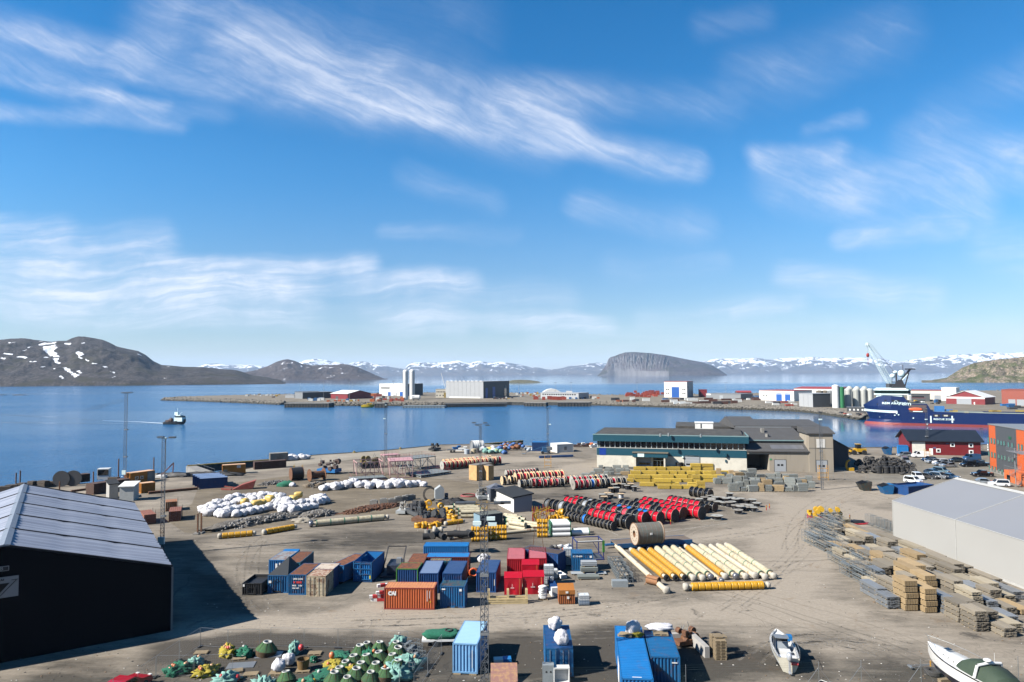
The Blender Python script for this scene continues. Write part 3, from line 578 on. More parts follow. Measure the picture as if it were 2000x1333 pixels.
bld('long cream terminal with a red roof edge behind the ship',(1772,782),(1839,783),26,H(1800,782,763),mat('cream_cladding',(.62,.58,.50),.6,var=.05),rm=redroof,name='terminal',cat='terminal',feats=(('door',gdoor,'f',.06,0,.22,4.5),('door',gdoor,'f',.80,0,.98,5)))
bld('tall white block at the end of the cream terminal',(1839,783),(1868,783.5),24,H(1850,783,758),white_m,name='storage_block',cat='warehouse')
bld('red walled hall with a broad white gable and grey door',(1848,789),(1924,791),26,H(1924,791,777),dred,'gable',white_m,rh=5.2,ax='y',side=dred,ov=.8,feats=[('door',gdoor,'f',.28,0,.66,4.9),('gable_panel',white_m,'f',.0,H(1924,791,780),.999,H(1924,791,776.5)),('door',white_m,'f',.72,0,.75,2)],name='gabled_hall',cat='hall')
bld('brown red warehouse with pale doors at the edge of the outer quay',(1957,792),(2040,794),30,H(1980,792,762),brownred,feats=(('door',gdoor,'f',.16,0,.33,5),('door',gdoor,'f',.36,0,.56,5)))
bld('dark two storey quay office with a red stripe behind the ship',(1780,784),(1816,784.5),12,H(1790,784,770.5),dgrey,name='office',cat='office',feats=(('stripe',dred,'f',0,3.0,.8,3.3),('window',glass,'f',.05,3.6,.7,5)))
# twin tanks, silos
def tank(px,base,top,wpx,m_,label,cap=.5,name='storage_tank',cat='tank',cone=0,group=None,seams=0,legs=False):
    p = G(px,base); r = wpx*p.y/FPX/2; h = H(px,base,top)
    b = MB(); pr = [(r,0),(r,h-cap)]
    if cone: pr += [(r*.35,h),(0.01,h)]
    else: pr += [(r*.86,h-cap*.45),(r*.5,h-cap*.1),(.01,h)]
    b.lathe(pr,n=24)
    parts = [('shell',b.mesh(m_))]
    for k in range(seams): parts.append(('band',MB().lathe([(r+.03,0),(r+.03,.15)],(0,0,h*(k+1)/(seams+1)),24).mesh(mgrey)))
    parts.append(('ladder',MB().box(-r*.9-.15,-r*.55,0,-r*.9+.15,-r*.55+.1,h-cap).mesh(mgrey)))
    return thing(name,label,cat,parts,p,0,group)
tank(792,781,722.5,10.6,white_m,'tall slender white gas tank standing nearer the white warehouse',2.4)
tank(804.9,780,722,10.4,white_m,'tall slender white gas tank beside the lying white cylinder',2.4)
p = G(812.5,783); thing('lying_tank','white lying gas cylinder at the foot of the twin tanks','tank',[('shell',MB().lathe([(.01,-5),(1.8,-4.6),(2.5,-3.8),(2.5,3.8),(1.8,4.6),(.01,5)],(0,0,3.6),18,ax='x').mesh(white_m)),('cradle',MB().box(-3.2,-1.6,0,-2.4,1.6,1.4).mesh(mgrey)),('cradle',MB().box(2.4,-1.6,0,3.2,1.6,1.4).mesh(mgrey))],p)
csilo = mat('brown_silo',(.27,.23,.17),.7,var=.3,scale=.3,col2=(.12,.09,.06),amt=.7,stretch=(1,1,.15)); gsilo = mat('pale_silo',(.52,.53,.49),.5,var=.1,scale=.3,col2=(.38,.38,.34),amt=.5,stretch=(1,1,.1)); grsilo = mat('green_silo',(.03,.21,.075),.5,var=.15,scale=.4); cor = mat('corrugated_silo',(.33,.34,.34),.5,.3,var=.2,scale=.6,stretch=(.1,.1,3))
for px,lb in ((1601,'brown stained silo at the grey shed end of the silo row'),(1612,'brown stained silo beside the corrugated silo')): tank(px,792,763,13,csilo,lb,.6,'silo','silo',1,'stained brown silos',seams=2)
tank(1622.5,793,763,11.5,cor,'grey corrugated silo beside the white silo block',.8,'silo','silo',1)
tank(1633,797,752,13,white_m,'tallest plain white silo in the silo row',.8,'silo','silo',1)
tank(1644.5,797,756,10.5,grsilo,'slender all green silo beside the tallest white silo',.6,'silo','silo',1)
for k,px in enumerate((1660,1674.5,1689)): tank(px,790,755,13,grsilo if False else gsilo,'back row silo with a green cap, %s from the green silo' % ORD[k],2.0,'silo','silo',1,'capped silos of the back row').children[0].data.materials.append(grsilo)
for o in [o for o in C.objects if o.get('group') == 'capped silos of the back row']:
    me = o.children[0].data
    for f in me.polygons:
        if f.center.z > max(v_.co.z for v_ in me.vertices)-2.4: f.material_index = 1
for k,px in enumerate((1656.5,1672.5,1686.5,1700)): tank(px,796,759,12.5,gsilo,'pale grey front row silo, %s from the green silo' % ORD[k],1.4,'silo','silo',0,'pale silos of the front row')
loc,rz,w_ = frame((1655,805),(1690,805.5))
thing('grey_hut','low dark grey hut with small white windows at the foot of the silos','hut',[('wall',MB().box(0,0,0,w_,5,3.2).mesh(dgrey)),('roof',MB().box(-.3,-.3,3.2,w_+.3,5.3,3.5).mesh(mgrey))]+[('window',MB().box(w_*u,-.07,1,w_*u+1.1,-.01,2.2).mesh(white_m)) for u in (.1,.33,.55,.8)],loc,rz)
# masts, crane of the outer quay
galv = mat('galvanised',(.42,.44,.45),.45,.6)
def pole(px,base,top,lb,arms=True):
    h = H(px,base,top); b = MB().cyl((0,0,0),(0,0,h),.22,.12,6); hd = MB().box(-1.4,-.2,h-.2,1.4,.2,h+.2)
    thing('light_mast',lb,'light mast',[('pole',b.mesh(galv)),('floodlight',hd.mesh(dgrey))],G(px,base),0,'light masts of the outer quay')
for px,ba,tp,lb in [(632,779,745,'thin light mast behind the blue containers'),(682,785,745,'thin light mast in front of the dark red shed'),(687.5,777,747,'thin light mast behind the dark red shed'),(768.5,784,745,'thin light mast in front of the white warehouse'),
    (1013,779,748,'thin light mast beside the huge grey hall'),(1085,777,748,'thin light mast behind the white tent roof'),(1115.7,779,747.5,'thin light mast at the end of the pale office'),(1244.5,775,748,'thin light mast behind the stacked red containers'),(1418,776,748,'thin light mast behind the low grey workshop'),(586,775,748,'thin light mast behind the low grey hall')]: pole(px,ba,tp,lb)
for px in (748,758):
    h = H(px,774,757); thing('light_mast','truss mast with four lamp arms, %s' % ('nearer the red shed' if px == 748 else 'nearer the twin tanks'),'light mast',[('pole',MB().cyl((0,0,0),(0,0,h),.35,.3,6).mesh(galv)),('lamp_arm',MB().box(-3,-.2,h-.4,3,.2,h).box(-3,-.4,h-1.6,-1.6,.4,h-.9).box(1.6,-.4,h-1.6,3,.4,h-.9).mesh(dgrey))],G(px,774),0,'truss masts of the outer quay')
p = G(872,777); D = p.y; tip = Vector(PD(861.5,729,D))-p
thing('crane_boom','thin white crane boom leaning beside the huge grey hall','crane',[('boom',MB().bar((0,0,6),tip,.5).mesh(white_m)),('cab',MB().box(-3,-2,0,3,2,6).mesh(yel))],p)
# clutter of containers and crates on the outer quay
def mini(px,base,wpx,hpx,m_,label,group,d=2.5,name='container',cat='container'):
    p = G(px,base); w_ = wpx*p.y/FPX; h = hpx*p.y/FPX
    key = ('mini',m_.name,round(w_),round(h*2))
    me = cached(key,lambda: (MB().box(-w_/2,0,0,w_/2,d,h).box(-w_/2-.04,-.04,h-.12,w_/2+.04,d+.04,h+.05).box(-w_/2-.05,-.05,0,-w_/2+.12,d+.05,h).box(w_/2-.12,-.05,0,w_/2+.05,d+.05,h)).mesh(m_))
    return thing(name,label,cat,me,p,0,group)
cred = mat('container_red_far',(.38,.06,.03),.6,var=.2,rand=.25); corg = mat('orange_far',(.5,.13,.03),.6,rand=.2); cblu = mat('blue_far',(.03,.14,.35),.5,rand=.3); cwht = mat('white_far',(.65,.65,.62),.6,rand=.1); crust = mat('rust_far',(.11,.045,.028),.85,var=.4,rand=.3); cyel = mat('yellow_far',(.5,.3,.03),.6,rand=.2); cdk = mat('dark_far',(.05,.05,.055),.7,rand=.3)
rnd = random.Random(5)
CN = {'container_red_far': 'red','orange_far': 'orange','blue_far': 'blue','white_far': 'white','rust_far': 'rusty','yellow_far': 'yellow','dark_far': 'dark'}
def scatter(n,x0,x1,y0,y1,cols,where,wr=(4,9),hr=(3,4.5),what='container',cat='container',seed=0):
    rr = random.Random(seed); pts = sorted((rr.uniform(x0,x1),rr.uniform(y0,y1)) for _ in range(n)); cnt = {}
    for px,py in pts:
        m_ = rr.choice(cols); c = CN[m_.name]; cnt[c] = cnt.get(c,0)+1
        mini(px,py,rr.uniform(*wr),rr.uniform(*hr),m_,'%s %s %s, %s from its west end' % (c,what,where,ORD[cnt[c]-1]),what+'s '+where,name=what.replace(' ','_'),cat=cat)
scatter(9,600,634,781,784,[cblu,cblu,cwht],'by the low grey hall',(5,8),(4,5),seed=1)
scatter(16,560,628,772,778.5,[cwht,cblu,cdk],'behind the blue row',(3,5),(2,4),what='tote',cat='tote',seed=11)
scatter(26,692,790,777,785,[cred,corg,cred,cblu,cwht,crust,cdk],'in front of the white warehouse',(4,9),(3,5.5),seed=2)
scatter(14,700,760,772,776,[cred,corg,crust],'against the white warehouse',(6,10),(3,4.5),what='shipping container',seed=12)
scatter(14,640,700,782,786,[cblu,cwht,cdk,corg,cyel],'in front of the dark red shed',(2,6),(1.5,3.5),what='crate',cat='crate',seed=3)
scatter(18,1006,1056,769,776,[corg,cred,cwht,cdk,cblu,cyel],'beside the huge grey hall',(2,5),(2,3.5),what='tote',cat='tote',seed=4)
scatter(10,1045,1106,780,782,[cred,cred,corg],'in front of the pale office',(6,10),(5,6.5),seed=5)
scatter(18,1108,1172,776,781,[cwht,cblu,cdk,corg],'east of the pale office',(3,6),(2,4),what='skip',cat='skip',seed=6)
scatter(30,1222,1296,770,777,[cred],'west of the white square hall',(5,8),(3.5,4.5),what='stacked container',seed=7)
scatter(9,1240,1286,766,770,[cred],'on top of the red stacks',(5,8),(3.5,4.5),what='top container',seed=17)
scatter(12,1196,1300,781,787,[cdk,corg,cwht,crust,cblu],'in front of the red stacks',(5,14),(3,5.5),what='steel basket',cat='basket',seed=8)
scatter(26,1300,1500,781,791,[crust,crust,crust,cdk,cwht],'along the boulder slope',(12,24),(3,5.5),what='steel bundle',cat='steel bundle',seed=9)
scatter(10,1450,1500,777,782,[cwht,cblu,cwht],'west of the twin blue doors',(5,9),(3,5),what='covered load',cat='covered load',seed=10)
scatter(9,1500,1562,785,795,[crust,cwht,cred,cdk],'west of the grey shed',(8,16),(2.5,4),what='steel beam pile',cat='steel pile',seed=13)
scatter(12,960,1005,777,781,[cdk,cyel,cwht,crust],'along the dark side of the huge hall',(2,5),(1.5,3),what='pallet load',cat='pallet load',seed=14)
scatter(14,462,545,772,777,[cwht,crust,cwht,cyel],'on the bare tip of the outer quay',(2,6),(1.5,3),what='quay crate',cat='crate',seed=15)
scatter(16,1772,1850,782,790,[cdk,cwht,cblu,cdk,cyel],'behind the ship',(3,5),(2,3.4),what='van',cat='van',seed=16)
scatter(5,1826,1846,786,788,[cblu,cdk],'before the red walled hall',(4,5),(5,6),what='drum stack',cat='drum stack',seed=18)
scatter(8,1960,2010,790,800,[cblu,cblu,cdk],'before the brown red warehouse',(9,16),(2,4),what='steel rack',cat='steel rack',seed=19)
scatter(8,1640,1690,806,811,[crust,cdk,cred,cwht],'on the rocks below the silos',(4,8),(1.5,3),what='scrap bin',cat='bin',seed=20)
# wharves
def wharf(lb,A,B,h,dep=8,m_=wall_m,fend=0):
    loc,rz,w_ = frame(A,B,SEA); loc.z = SEA
    parts = [('deck',MB().box(0,0,h-.6,w_,dep,h).mesh(conc if m_ is wall_m else m_)),('face',MB().box(0,.3,-1,w_,dep-.3,h-.62).mesh(m_))]
    for k in range(int(w_/3)): parts.append(('pile',MB().cyl((k*3+.7,-.12,-2),(k*3+.7,-.12,h-.65),.22,n=6).mesh(mat('black_tyre',(.015,.015,.016),.7))))
    thing('wharf',lb,'wharf',parts[:92],loc,rz)
wharf('black piled timber wharf west of the yellow boat',(555,796.5),(642,796.5),4.4,14)
wharf('short dark wharf beside the yellow boat',(731,797),(751,797),4.6,10)
wharf('low floating wharf of pale blue blocks below the twin tanks',(786,797.5),(868,797.5),2.2,8,mat('pale_steel',(.25,.30,.32),.6))
wharf('dark tyre faced wharf below the pale office',(1089,794.5),(1153,794.5),4.3,10)
wharf('small dark landing with a yellow edge west of the pale office wharf',(1023,794),(1066,794.5),3.8,8)
wharf('tyre hung quay face below the huge grey hall',(869,796),(990,794.5),3.6,3)
# ================================================================== ship, boats, crane
S0 = G(1690,829.5,SEA); S1 = G(1925,835.8,SEA); sa = math.atan2(S1.y-S0.y,S1.x-S0.x); SR = Matrix.Rotation(-sa,3,'Z')
def SU(px,py,v_=0.0):
    """photo place -> (u along the hull, z above the water) on the ship's upright plane at depth v"""
    d = ray(px,py); n = Vector((-math.sin(sa),math.cos(sa),0)); o = S0+n*v_
    t_ = n.dot(o-Vector((0,0,CAMZ)))/n.dot(d); p = Vector((d.x*t_,d.y*t_,CAMZ+d.z*t_)); q = SR @ (p-S0)
    return q.x,p.z-SEA
def su4(X,Y,v_=0.0): return SU(1500+X/4,640+Y/4,v_)
navy = mat('ship_navy',(.006,.020,.10),.3,var=.06,scale=.2,spec=.5); boot = mat('antifouling_red',(.26,.035,.03),.6,var=.15,scale=.3)
swhite = mat('ship_white',(.66,.78,.76),.35,var=.04); sblack = mat('ship_black',(.02,.02,.025),.5); deckm = mat('ship_deck',(.22,.24,.21),.8,var=.15,scale=.2)
B2 = 10.5; N = Vector((0,1,0))
L_ = 118.0
# side profile of the sheer line (top of the hull side) and of the stem
u_tip,z_tip = su4(745,603,B2)
sheer = [su4(x,y,3.0) for x,y in [(790,577),(870,531),(960,533),(1060,541),(1100,594),(1240,595),(1268,640),(1285,655),(1700,668)]]
def top_z(u):
    if u < sheer[0][0]: return z_tip+(sheer[0][1]-z_tip)*max(0,(u-u_tip)/(sheer[0][0]-u_tip))
    return interp(sheer,u) if u < sheer[-1][0] else sheer[-1][1]
us = [u_tip,u_tip+.6,u_tip+1.6,u_tip+3,u_tip+5,u_tip+8,u_tip+11,u_tip+15,u_tip+20]+[s_[0] for s_ in sheer[2:9]]; u0 = sheer[-1][0]
us = sorted(us)+[u0+10,90,L_-6,L_]
hb = MB(); zs = [-2.0,0,1.5,3.2,5.2,7.4,9.2,11.0,13.2,15.6,18.5]
STEM = sorted([(su4(X,Y,B2)[1],su4(X,Y,B2)[0]) for X,Y in [(742,603),(752,622),(765,650),(785,688),(797,712),(775,722),(750,736),(745,748),(750,768)]])
def stem_u(z): return interp(STEM,z)
def halfw(u,z):
    """half-beam: fine at the waterline forward, flared to the shoulder of a wave-piercing bow"""
    s = max(0.0,u-stem_u(z)); run = 21 if z < 3 else 15+min(abs(z-9)*.5,4)
    k = min(1.0,s/run); aft = 1-.12*max(0,(u-(L_-14))/14)**2
    return B2*(1-(1-k)**2.2)*aft
rows = len(zs)
for side in (-1,1):
    vs = []
    for u in us:
        tz = top_z(u)
        for z in zs:
            zz = min(z,tz); uu = max(u,stem_u(zz)); vs.append((uu,B2+side*halfw(uu,zz),zz))
    for i in range(len(us)-1):
        for j in range(rows-1):
            a,b,c,d = i*rows+j,(i+1)*rows+j,(i+1)*rows+j+1,i*rows+j+1
            hb.add([vs[a],vs[b],vs[c],vs[d]],[(0,1,2,3) if side < 0 else (3,2,1,0)],1 if zs[j+1] <= 1.8 else 0,zs[j] > 3)
    if side < 0: near = vs
dk = [(u,top_z(u)) for u in us]
for (ua,za),(ub,zb) in zip(dk,dk[1:]):
    wa,wb = halfw(ua,za),halfw(ub,zb); dz = 1.1 if ua > sheer[-2][0] else .05
    hb.add([(ua,B2-wa,za-dz),(ub,B2-wb,zb-dz),(ub,B2+wb,zb-dz),(ua,B2+wa,za-dz)],[(0,1,2,3)],2)
hb.add([(L_,B2-halfw(L_,2),-2),(L_,B2+halfw(L_,2),-2),(L_,B2+halfw(L_,2),top_z(L_)),(L_,B2-halfw(L_,2),top_z(L_))],[(0,1,2,3)],0)
parts = [('hull',hb.mesh([navy,boot,deckm]))]
def side_panel(nm,X0,Y0,X1,Y1,m_,prd=.05,dep=None,sub=None):
    u0_,z1 = su4(X0,Y0); u1_,z0 = su4(X1,Y1); b = MB().box(u0_,-prd,z0,u1_,(dep or .02),z1); parts.append((nm,b.mesh(m_),sub or []))
# rescue boat before a flat panel, the recess shadow put into its colour
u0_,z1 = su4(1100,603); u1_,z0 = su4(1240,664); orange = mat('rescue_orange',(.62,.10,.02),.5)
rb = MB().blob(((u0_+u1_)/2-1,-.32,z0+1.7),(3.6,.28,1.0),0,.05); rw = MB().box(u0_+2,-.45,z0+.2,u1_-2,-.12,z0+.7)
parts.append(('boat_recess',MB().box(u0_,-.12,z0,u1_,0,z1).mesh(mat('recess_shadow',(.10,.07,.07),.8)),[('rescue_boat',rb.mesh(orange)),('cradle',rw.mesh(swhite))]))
for X in (1290,1360):
    u0_,z1 = su4(X,679); u1_,z0 = su4(X+ (55 if X < 1300 else 65),698)
    parts.append(('side_opening',MB().box(u0_,-.10,z0,u1_,0,z1).mesh(sblack),[('lit_gear',MB().box(u0_+.8,-.16,z0+.15,u1_-1.2,-.11,z0+1.0).mesh(beige))]))
for X in (1266,1433): side_panel('draught_mark_band',X,691,X+13,745,swhite,.10)
ww = halfw(8,8)
# white bow band follows the flare
bb = MB(); 
for side in (-1,):
    pts = []
    ue = su4(1010,626,2)[0]
    for u in [u_tip+.25]+[u_tip+(ue-u_tip)*f for f in (.04,.09,.16,.26,.38,.5,.64,.8,.92,1)]:
        z0 = 7.55-(u-u_tip)*.02
        pts.append((u,B2-halfw(u,z0)-.12,z0,B2-halfw(u,z0+1.25)-.12,z0+1.35))
    for a,b in zip(pts,pts[1:]): bb.add([(a[0],a[1],a[2]),(b[0],b[1],b[2]),(b[0],b[3],b[4]),(a[0],a[3],a[4])],[(0,1,2,3)])
parts.append(('bow_band',bb.mesh(swhite)))
# lettering
def letter(nm,s,X,Y,size,m_,squash=1.0,bold=.012):
    u,z = su4(X,Y); me = text_mesh(s,size,m_,.02,bold=bold,squash=squash)
    me.transform(Matrix.Translation((u,0,z)))
    for v_ in me.vertices: v_.co.y += B2-halfw(v_.co.x,min(v_.co.z,top_z(v_.co.x)))-.22
    parts.append((nm,me))
letter('ship_name','REM ARCTIC',890,599,1.75,swhite,1.25,.03); letter('ship_logo','rem',1018,607,3.1,swhite,1.3,.03)
letter('rescue_zone_lettering','RESCUE ZONE',1293,722,1.35,swhite,1.15,.03)
u,z = su4(1000,590); parts.append(('logo_swirl',MB().ring((u,B2-halfw(u,z)-.3,z+.3),1.0,.16,1,14).mesh(swhite)))
u,z = su4(1535,668); me = text_mesh('EMS',1.2,mat('hull_mark',(.5,.46,.3)),.03,bold=.02); me.transform(Matrix.Translation((u,-.1,z))); parts.append(('hull_mark',me))
hook = MB()
for X,Y in ((820,664),(870,705),(1000,676),(1015,686),(1240,760),(985,690),(1130,712)):
    u,z = su4(X,Y); hook.box(u,B2-halfw(u,z)-.2,z,u+.7,B2-halfw(u,z)-.05,z+.6)
parts.append(('hull_mark',hook.mesh(swhite)))
for X in (850,910,965,1005):
    u,z = su4(X,571 if X > 900 else 600); v_ = B2-halfw(u,z); parts.append(('porthole',MB().box(u,v_-.25,z-.5,u+1.5,v_+.2,z+.4).mesh(sblack)))
# bridge
u0_,z0 = su4(868,540,B2-6); u1_,z1 = su4(1062,515,B2-6); zb = z0-1
wh = MB().prism([(u0_+1,2.5),(u1_-1,2.5),(u1_,5),(u1_,16),(u1_-1,18.5),(u0_+1,18.5),(u0_-1.5,15),(u0_-1.5,6)],zb,z1,'z')
_,zw0 = su4(1000,514,4); _,zw1 = su4(1000,492,4); _,zr = su4(1000,474,4)
oct_ = lambda g: [(u0_+1-g,2.2-g),(u1_+2+g,2.2-g),(u1_+3.5+g,5),(u1_+3.5+g,16),(u1_+2+g,19+g),(u0_+1-g,19+g),(u0_-2.5-g,15),(u0_-2.5-g,6)]
parts += [('deckhouse',wh.mesh(swhite)),('bridge_windows',MB().prism(oct_(0),zw0,zw1,'z').mesh(mat('bridge_glass',(.006,.02,.018),.5,spec=.1))),('bridge_roof',MB().prism(oct_(.3),zw1,(zw1+zr)/2,'z').prism(oct_(-.8),(zw1+zr)/2,zr,'z').mesh(swhite)),('bridge_wing',MB().prism(oct_(.2),zw0-.9,zw0-.25,'z').mesh(swhite))]
um,zm = su4(1005,474,9); _,zt = su4(985,345,9)
ms_ = MB().prism([(um-3,zm),(um+5,zm),(um+3,zm+5),(um+1,zm+5)],7,11,'y').bar((um+2,9,zm+4),(um+7.5,9,zm+11.5),1.1).bar((um+4,8,zm),(um+6.5,8,zm+9),.7).box(um+4.5,6.5,zm+11,um+10,11.5,zm+11.7).bar((um,9,zm),(um,9,zt-1),.9).box(um-2.6,8,zt-6.5,um+1,10,zt-6).bar((um+3.6,9,zm+9),(um+3.6,9,zm+14),.3)
ur,zrr = su4(1043,380,9); 
parts += [('mast',ms_.mesh(sblack)),('radome',MB().blob((ur,9,zrr+1.5),(1.9,1.9,2.1),0,0,nu=16,nv=10).mesh(swhite)),('radome',MB().blob((um-2,9,zm+7.3),(1.5,1.5,1.4),0,0).blob((um-.4,9,zt-.3),(1.3,1.3,.9),0,0).mesh(swhite)),
          ('mast_brace',MB().bar((um+2.6,7.9,zm+4.4),(um+6.4,7.9,zm+8.8),.35).mesh(swhite))]
# deck gear
gear = MB(); 
for X in (1310,1420,1730,1760,1940): u,z = su4(X,652); gear.box(u,3,z-.6,u+4,4,z+.3)
parts.append(('deck_hatch',gear.mesh(mat('yellow_edge_paint',(.42,.29,.05)))))
u,z = su4(1285,640); parts.append(('deck_crane',MB().box(u+1,2,z-2,u+6,5,z+1.8).box(u+6,3,z-1,u+10,4,z).mesh(cblu)))
z = top_z(60); cr = MB().box(sheer[-2][0]+1,.4,z-.02,L_-4,1.6,z+.35); parts.append(('cargo_rail',cr.mesh(mat('pale_green_steel',(.36,.40,.33),.7,var=.2))))
thing('supply_ship','long navy blue supply ship with a white bridge and red waterline','ship',parts,(S0.x,S0.y,SEA),sa)
# lattice crane behind the ship
cp = PD(1741,748,428); cb_ = Vector((cp.x,cp.y,0)); tipc = Vector(PD(1695,673.5,428))-cb_; base = Vector((0,0,cp.z-2))
lt = MB(); a0 = base; ax = (tipc-a0); n_ = 16; s_ = ax.cross(Vector((0,1,0))).normalized(); y_ = Vector((0,1,0))
def cc(f,i): 
    w_ = 1.35*min(1,.35+f*4,.3+(1-f)*3); sx_,sy_ = ((-1,-1),(1,-1),(1,1),(-1,1))[i % 4]; return a0+ax*f+s_*sx_*w_+y_*sy_*w_
for i in range(4):
    for k in range(n_):
        lt.bar(cc(k/n_,i),cc((k+1)/n_,i),.2); lt.bar(cc(k/n_,i),cc((k+1)/n_,i+1),.12)
hk = Vector(PD(1695,694,428))-cb_
thing('lattice_crane','white lattice boom crane standing over the ship with a hanging red hook','crane',[
    ('boom',lt.mesh(swhite)),('boom_head',MB().ring(tipc,1.2,.3,1,12).blob(tipc,(.8,.6,.9),0,.1).mesh(swhite)),('tower',MB().cyl((0,0,0),(0,0,base.z),1.8,1.4,12).box(-2.5,-2,base.z-2.5,2.5,2,base.z+1.5).mesh(dgrey)),
    ('cable',MB().bar(tipc,hk,.06).bar(tipc+Vector((1,0,0)),Vector(PD(1744,723,428))-cb_,.10).bar(tipc+Vector((2.2,0,0)),Vector(PD(1744,723,428))-cb_,.10).bar(Vector(PD(1744,723,428))-cb_,base,.3).mesh(mgrey)),
    ('hook',MB().blob(hk,(.95,.7,1.3),0,.1).bar(hk,hk-Vector((0,0,6)),.16).mesh(mat('hook_red',(.4,.03,.02))))],cb_)
# fishing boat with its wake
b0 = G(321,829,SEA); b1 = G(363,829.5,SEA); L = (b1-b0).length; yb = math.atan2(b1.y-b0.y,b1.x-b0.x)
def boat_hull(L,Bm,fb,fs,dm,nst=14,deck=0,keel=.6,tr=.75,flare=.35,mi=0):
    """open displacement hull: stern at u=0, bow at u=L; gunwale rises from fs aft to fb at the bow"""
    m = MB(); st = []
    for i in range(nst+1):
        f = i/nst; u = L*f; w_ = Bm/2*(tr+(1-tr)*math.sin(min(f/.45,1)*math.pi/2) if f < .45 else (1-((f-.45)/.55)**2.4)); g = fs+(fb-fs)*f**2.2
        kz = -keel*(1-f**3)+.0+g*.75*max(0,(f-.86)/.14)**2; st.append([(u,0,kz),(u,w_*.55,kz+keel*.35),(u,w_*(1-flare*.35),kz*.2+g*.35),(u,w_,g)])
    for sd in (1,-1):
        vs = [(a,b*sd,c) for s__ in st for a,b,c in s__]
        for i in range(nst):
            for j in range(3):
                q = (i*4+j,(i+1)*4+j,(i+1)*4+j+1,i*4+j+1); m.add([vs[k] for k in q],[(0,1,2,3) if sd < 0 else (3,2,1,0)],mi if j < 2 or dm is None else dm,True)
        m.add([(st[0][k][0],st[0][k][1]*sd,st[0][k][2]) for k in range(4)]+[(0,0,st[0][3][2])],[(0,1,2,3,4) if sd > 0 else (4,3,2,1,0)],mi)
    return m,st
h_,st = boat_hull(L,L*.27,3.6,1.6,None)
dk = MB()
for a,b in zip(st,st[1:]): dk.add([(a[3][0],-a[3][1],a[3][2]-.35),(b[3][0],-b[3][1],b[3][2]-.35),(b[3][0],b[3][1],b[3][2]-.35),(a[3][0],a[3][1],a[3][2]-.35)],[(0,1,2,3)])
w0 = L*.55
thing('fishing_boat','dark hulled fishing boat with white wheelhouse crossing the open bay','boat',[('hull',h_.mesh(mat('boat_black',(.02,.022,.03),.4))),('deck',dk.mesh(mgrey)),
    ('wheelhouse',MB().box(w0,-1.9,2,w0+L*.36,1.9,4.6).box(w0+.8,-1.6,5.6,w0+L*.26,1.6,6.2).mesh(swhite),[('window',MB().box(w0-.05+.5,-1.95,4.6,w0+L*.33,1.95,5.6).mesh(glass))]),
    ('mast',MB().bar((w0+1,0,6),(w0+1,0,10.5),.12).box(w0-1,-.6,6.0,w0+1.6,.6,8).bar((w0+1.5,0,6),(w0+4.5,0,8),.1).mesh(swhite)),
    ('deck_winch',MB().blob((L*.32,0,2.6),(1.6,1.2,1.5),0,.3).box(L*.1,-1.2,1.6,L*.26,1.2,2.8).bar((L*.35,0,2),(L*.28,0,5.2),.2).mesh(mat('deck_gear',(.10,.06,.05),.8,var=.5)))],b0,yb)
foam = mat('wake_foam',(.62,.70,.78),.6,var=.35,scale=.6,stretch=(.15,1,1))
dkw = mat('wake_trough',(.010,.030,.070),.12,spec=.4)
wk = MB()
def ribbon(m,pts,w0_,w1_,z,mi=0):
    pts = [G(*p,SEA) for p in pts]; n = len(pts)
    for i,(a,b) in enumerate(zip(pts,pts[1:])):
        d = Vector((-(b-a).y,(b-a).x,0)).normalized(); wa = w0_+(w1_-w0_)*i/(n-1); wb = w0_+(w1_-w0_)*(i+1)/(n-1)
        m.add([a-d*wa+Vector((0,0,z)),b-d*wb+Vector((0,0,z)),b+d*wb+Vector((0,0,z)),a+d*wa+Vector((0,0,z))],[(0,1,2,3)],mi)
ribbon(wk,[(322,827.5),(300,826.3),(275,824.8),(250,824)],1.5,.7,.10); ribbon(wk,[(250,823.8),(200,822)],.5,.15,.10); ribbon(wk,[(352,829.5),(318,828.8)],1.2,.8,.10)
struct('wake',wk.mesh(foam),'stuff','white foam trailing behind the fishing boat')
wk = MB(); ribbon(wk,[(322,828.6),(240,828),(120,827),(0,826),(-120,825)],1.4,2.4,.05); ribbon(wk,[(205,822.5),(100,815),(0,810.5),(-100,806)],.8,1.8,.05)
rr = random.Random(3)
for k in range(9):
    x0 = 165+k*6+rr.uniform(-8,8); y0 = 801-k*2.2+rr.uniform(-1,1); ribbon(wk,[(x0,y0),(x0+14,y0-1.2),(x0+34,y0-3.0)],.4,1.5,.05)
struct('wake',wk.mesh(dkw),'stuff','dark ripples trailing behind the fishing boat')
p = G(706,796.5,SEA); L = 25*p.y/FPX; hb_,st = boat_hull(L,5,3,2.2,None)
thing('yellow_boat','bright yellow workboat moored between the wharves of the outer quay','boat',[('hull',hb_.mesh(mat('boat_yellow',(.62,.42,.01),.5))),('wheelhouse',MB().box(L*.45,-1.6,1.6,L*.8,1.6,4).box(L*.1,-1.8,1.6,L*.4,1.8,2.8).mesh(mat('boat_yellow',(.62,.42,.01)))),('window',MB().box(L*.5,-1.66,2.9,L*.76,-1.6,3.6).mesh(glass))],p)
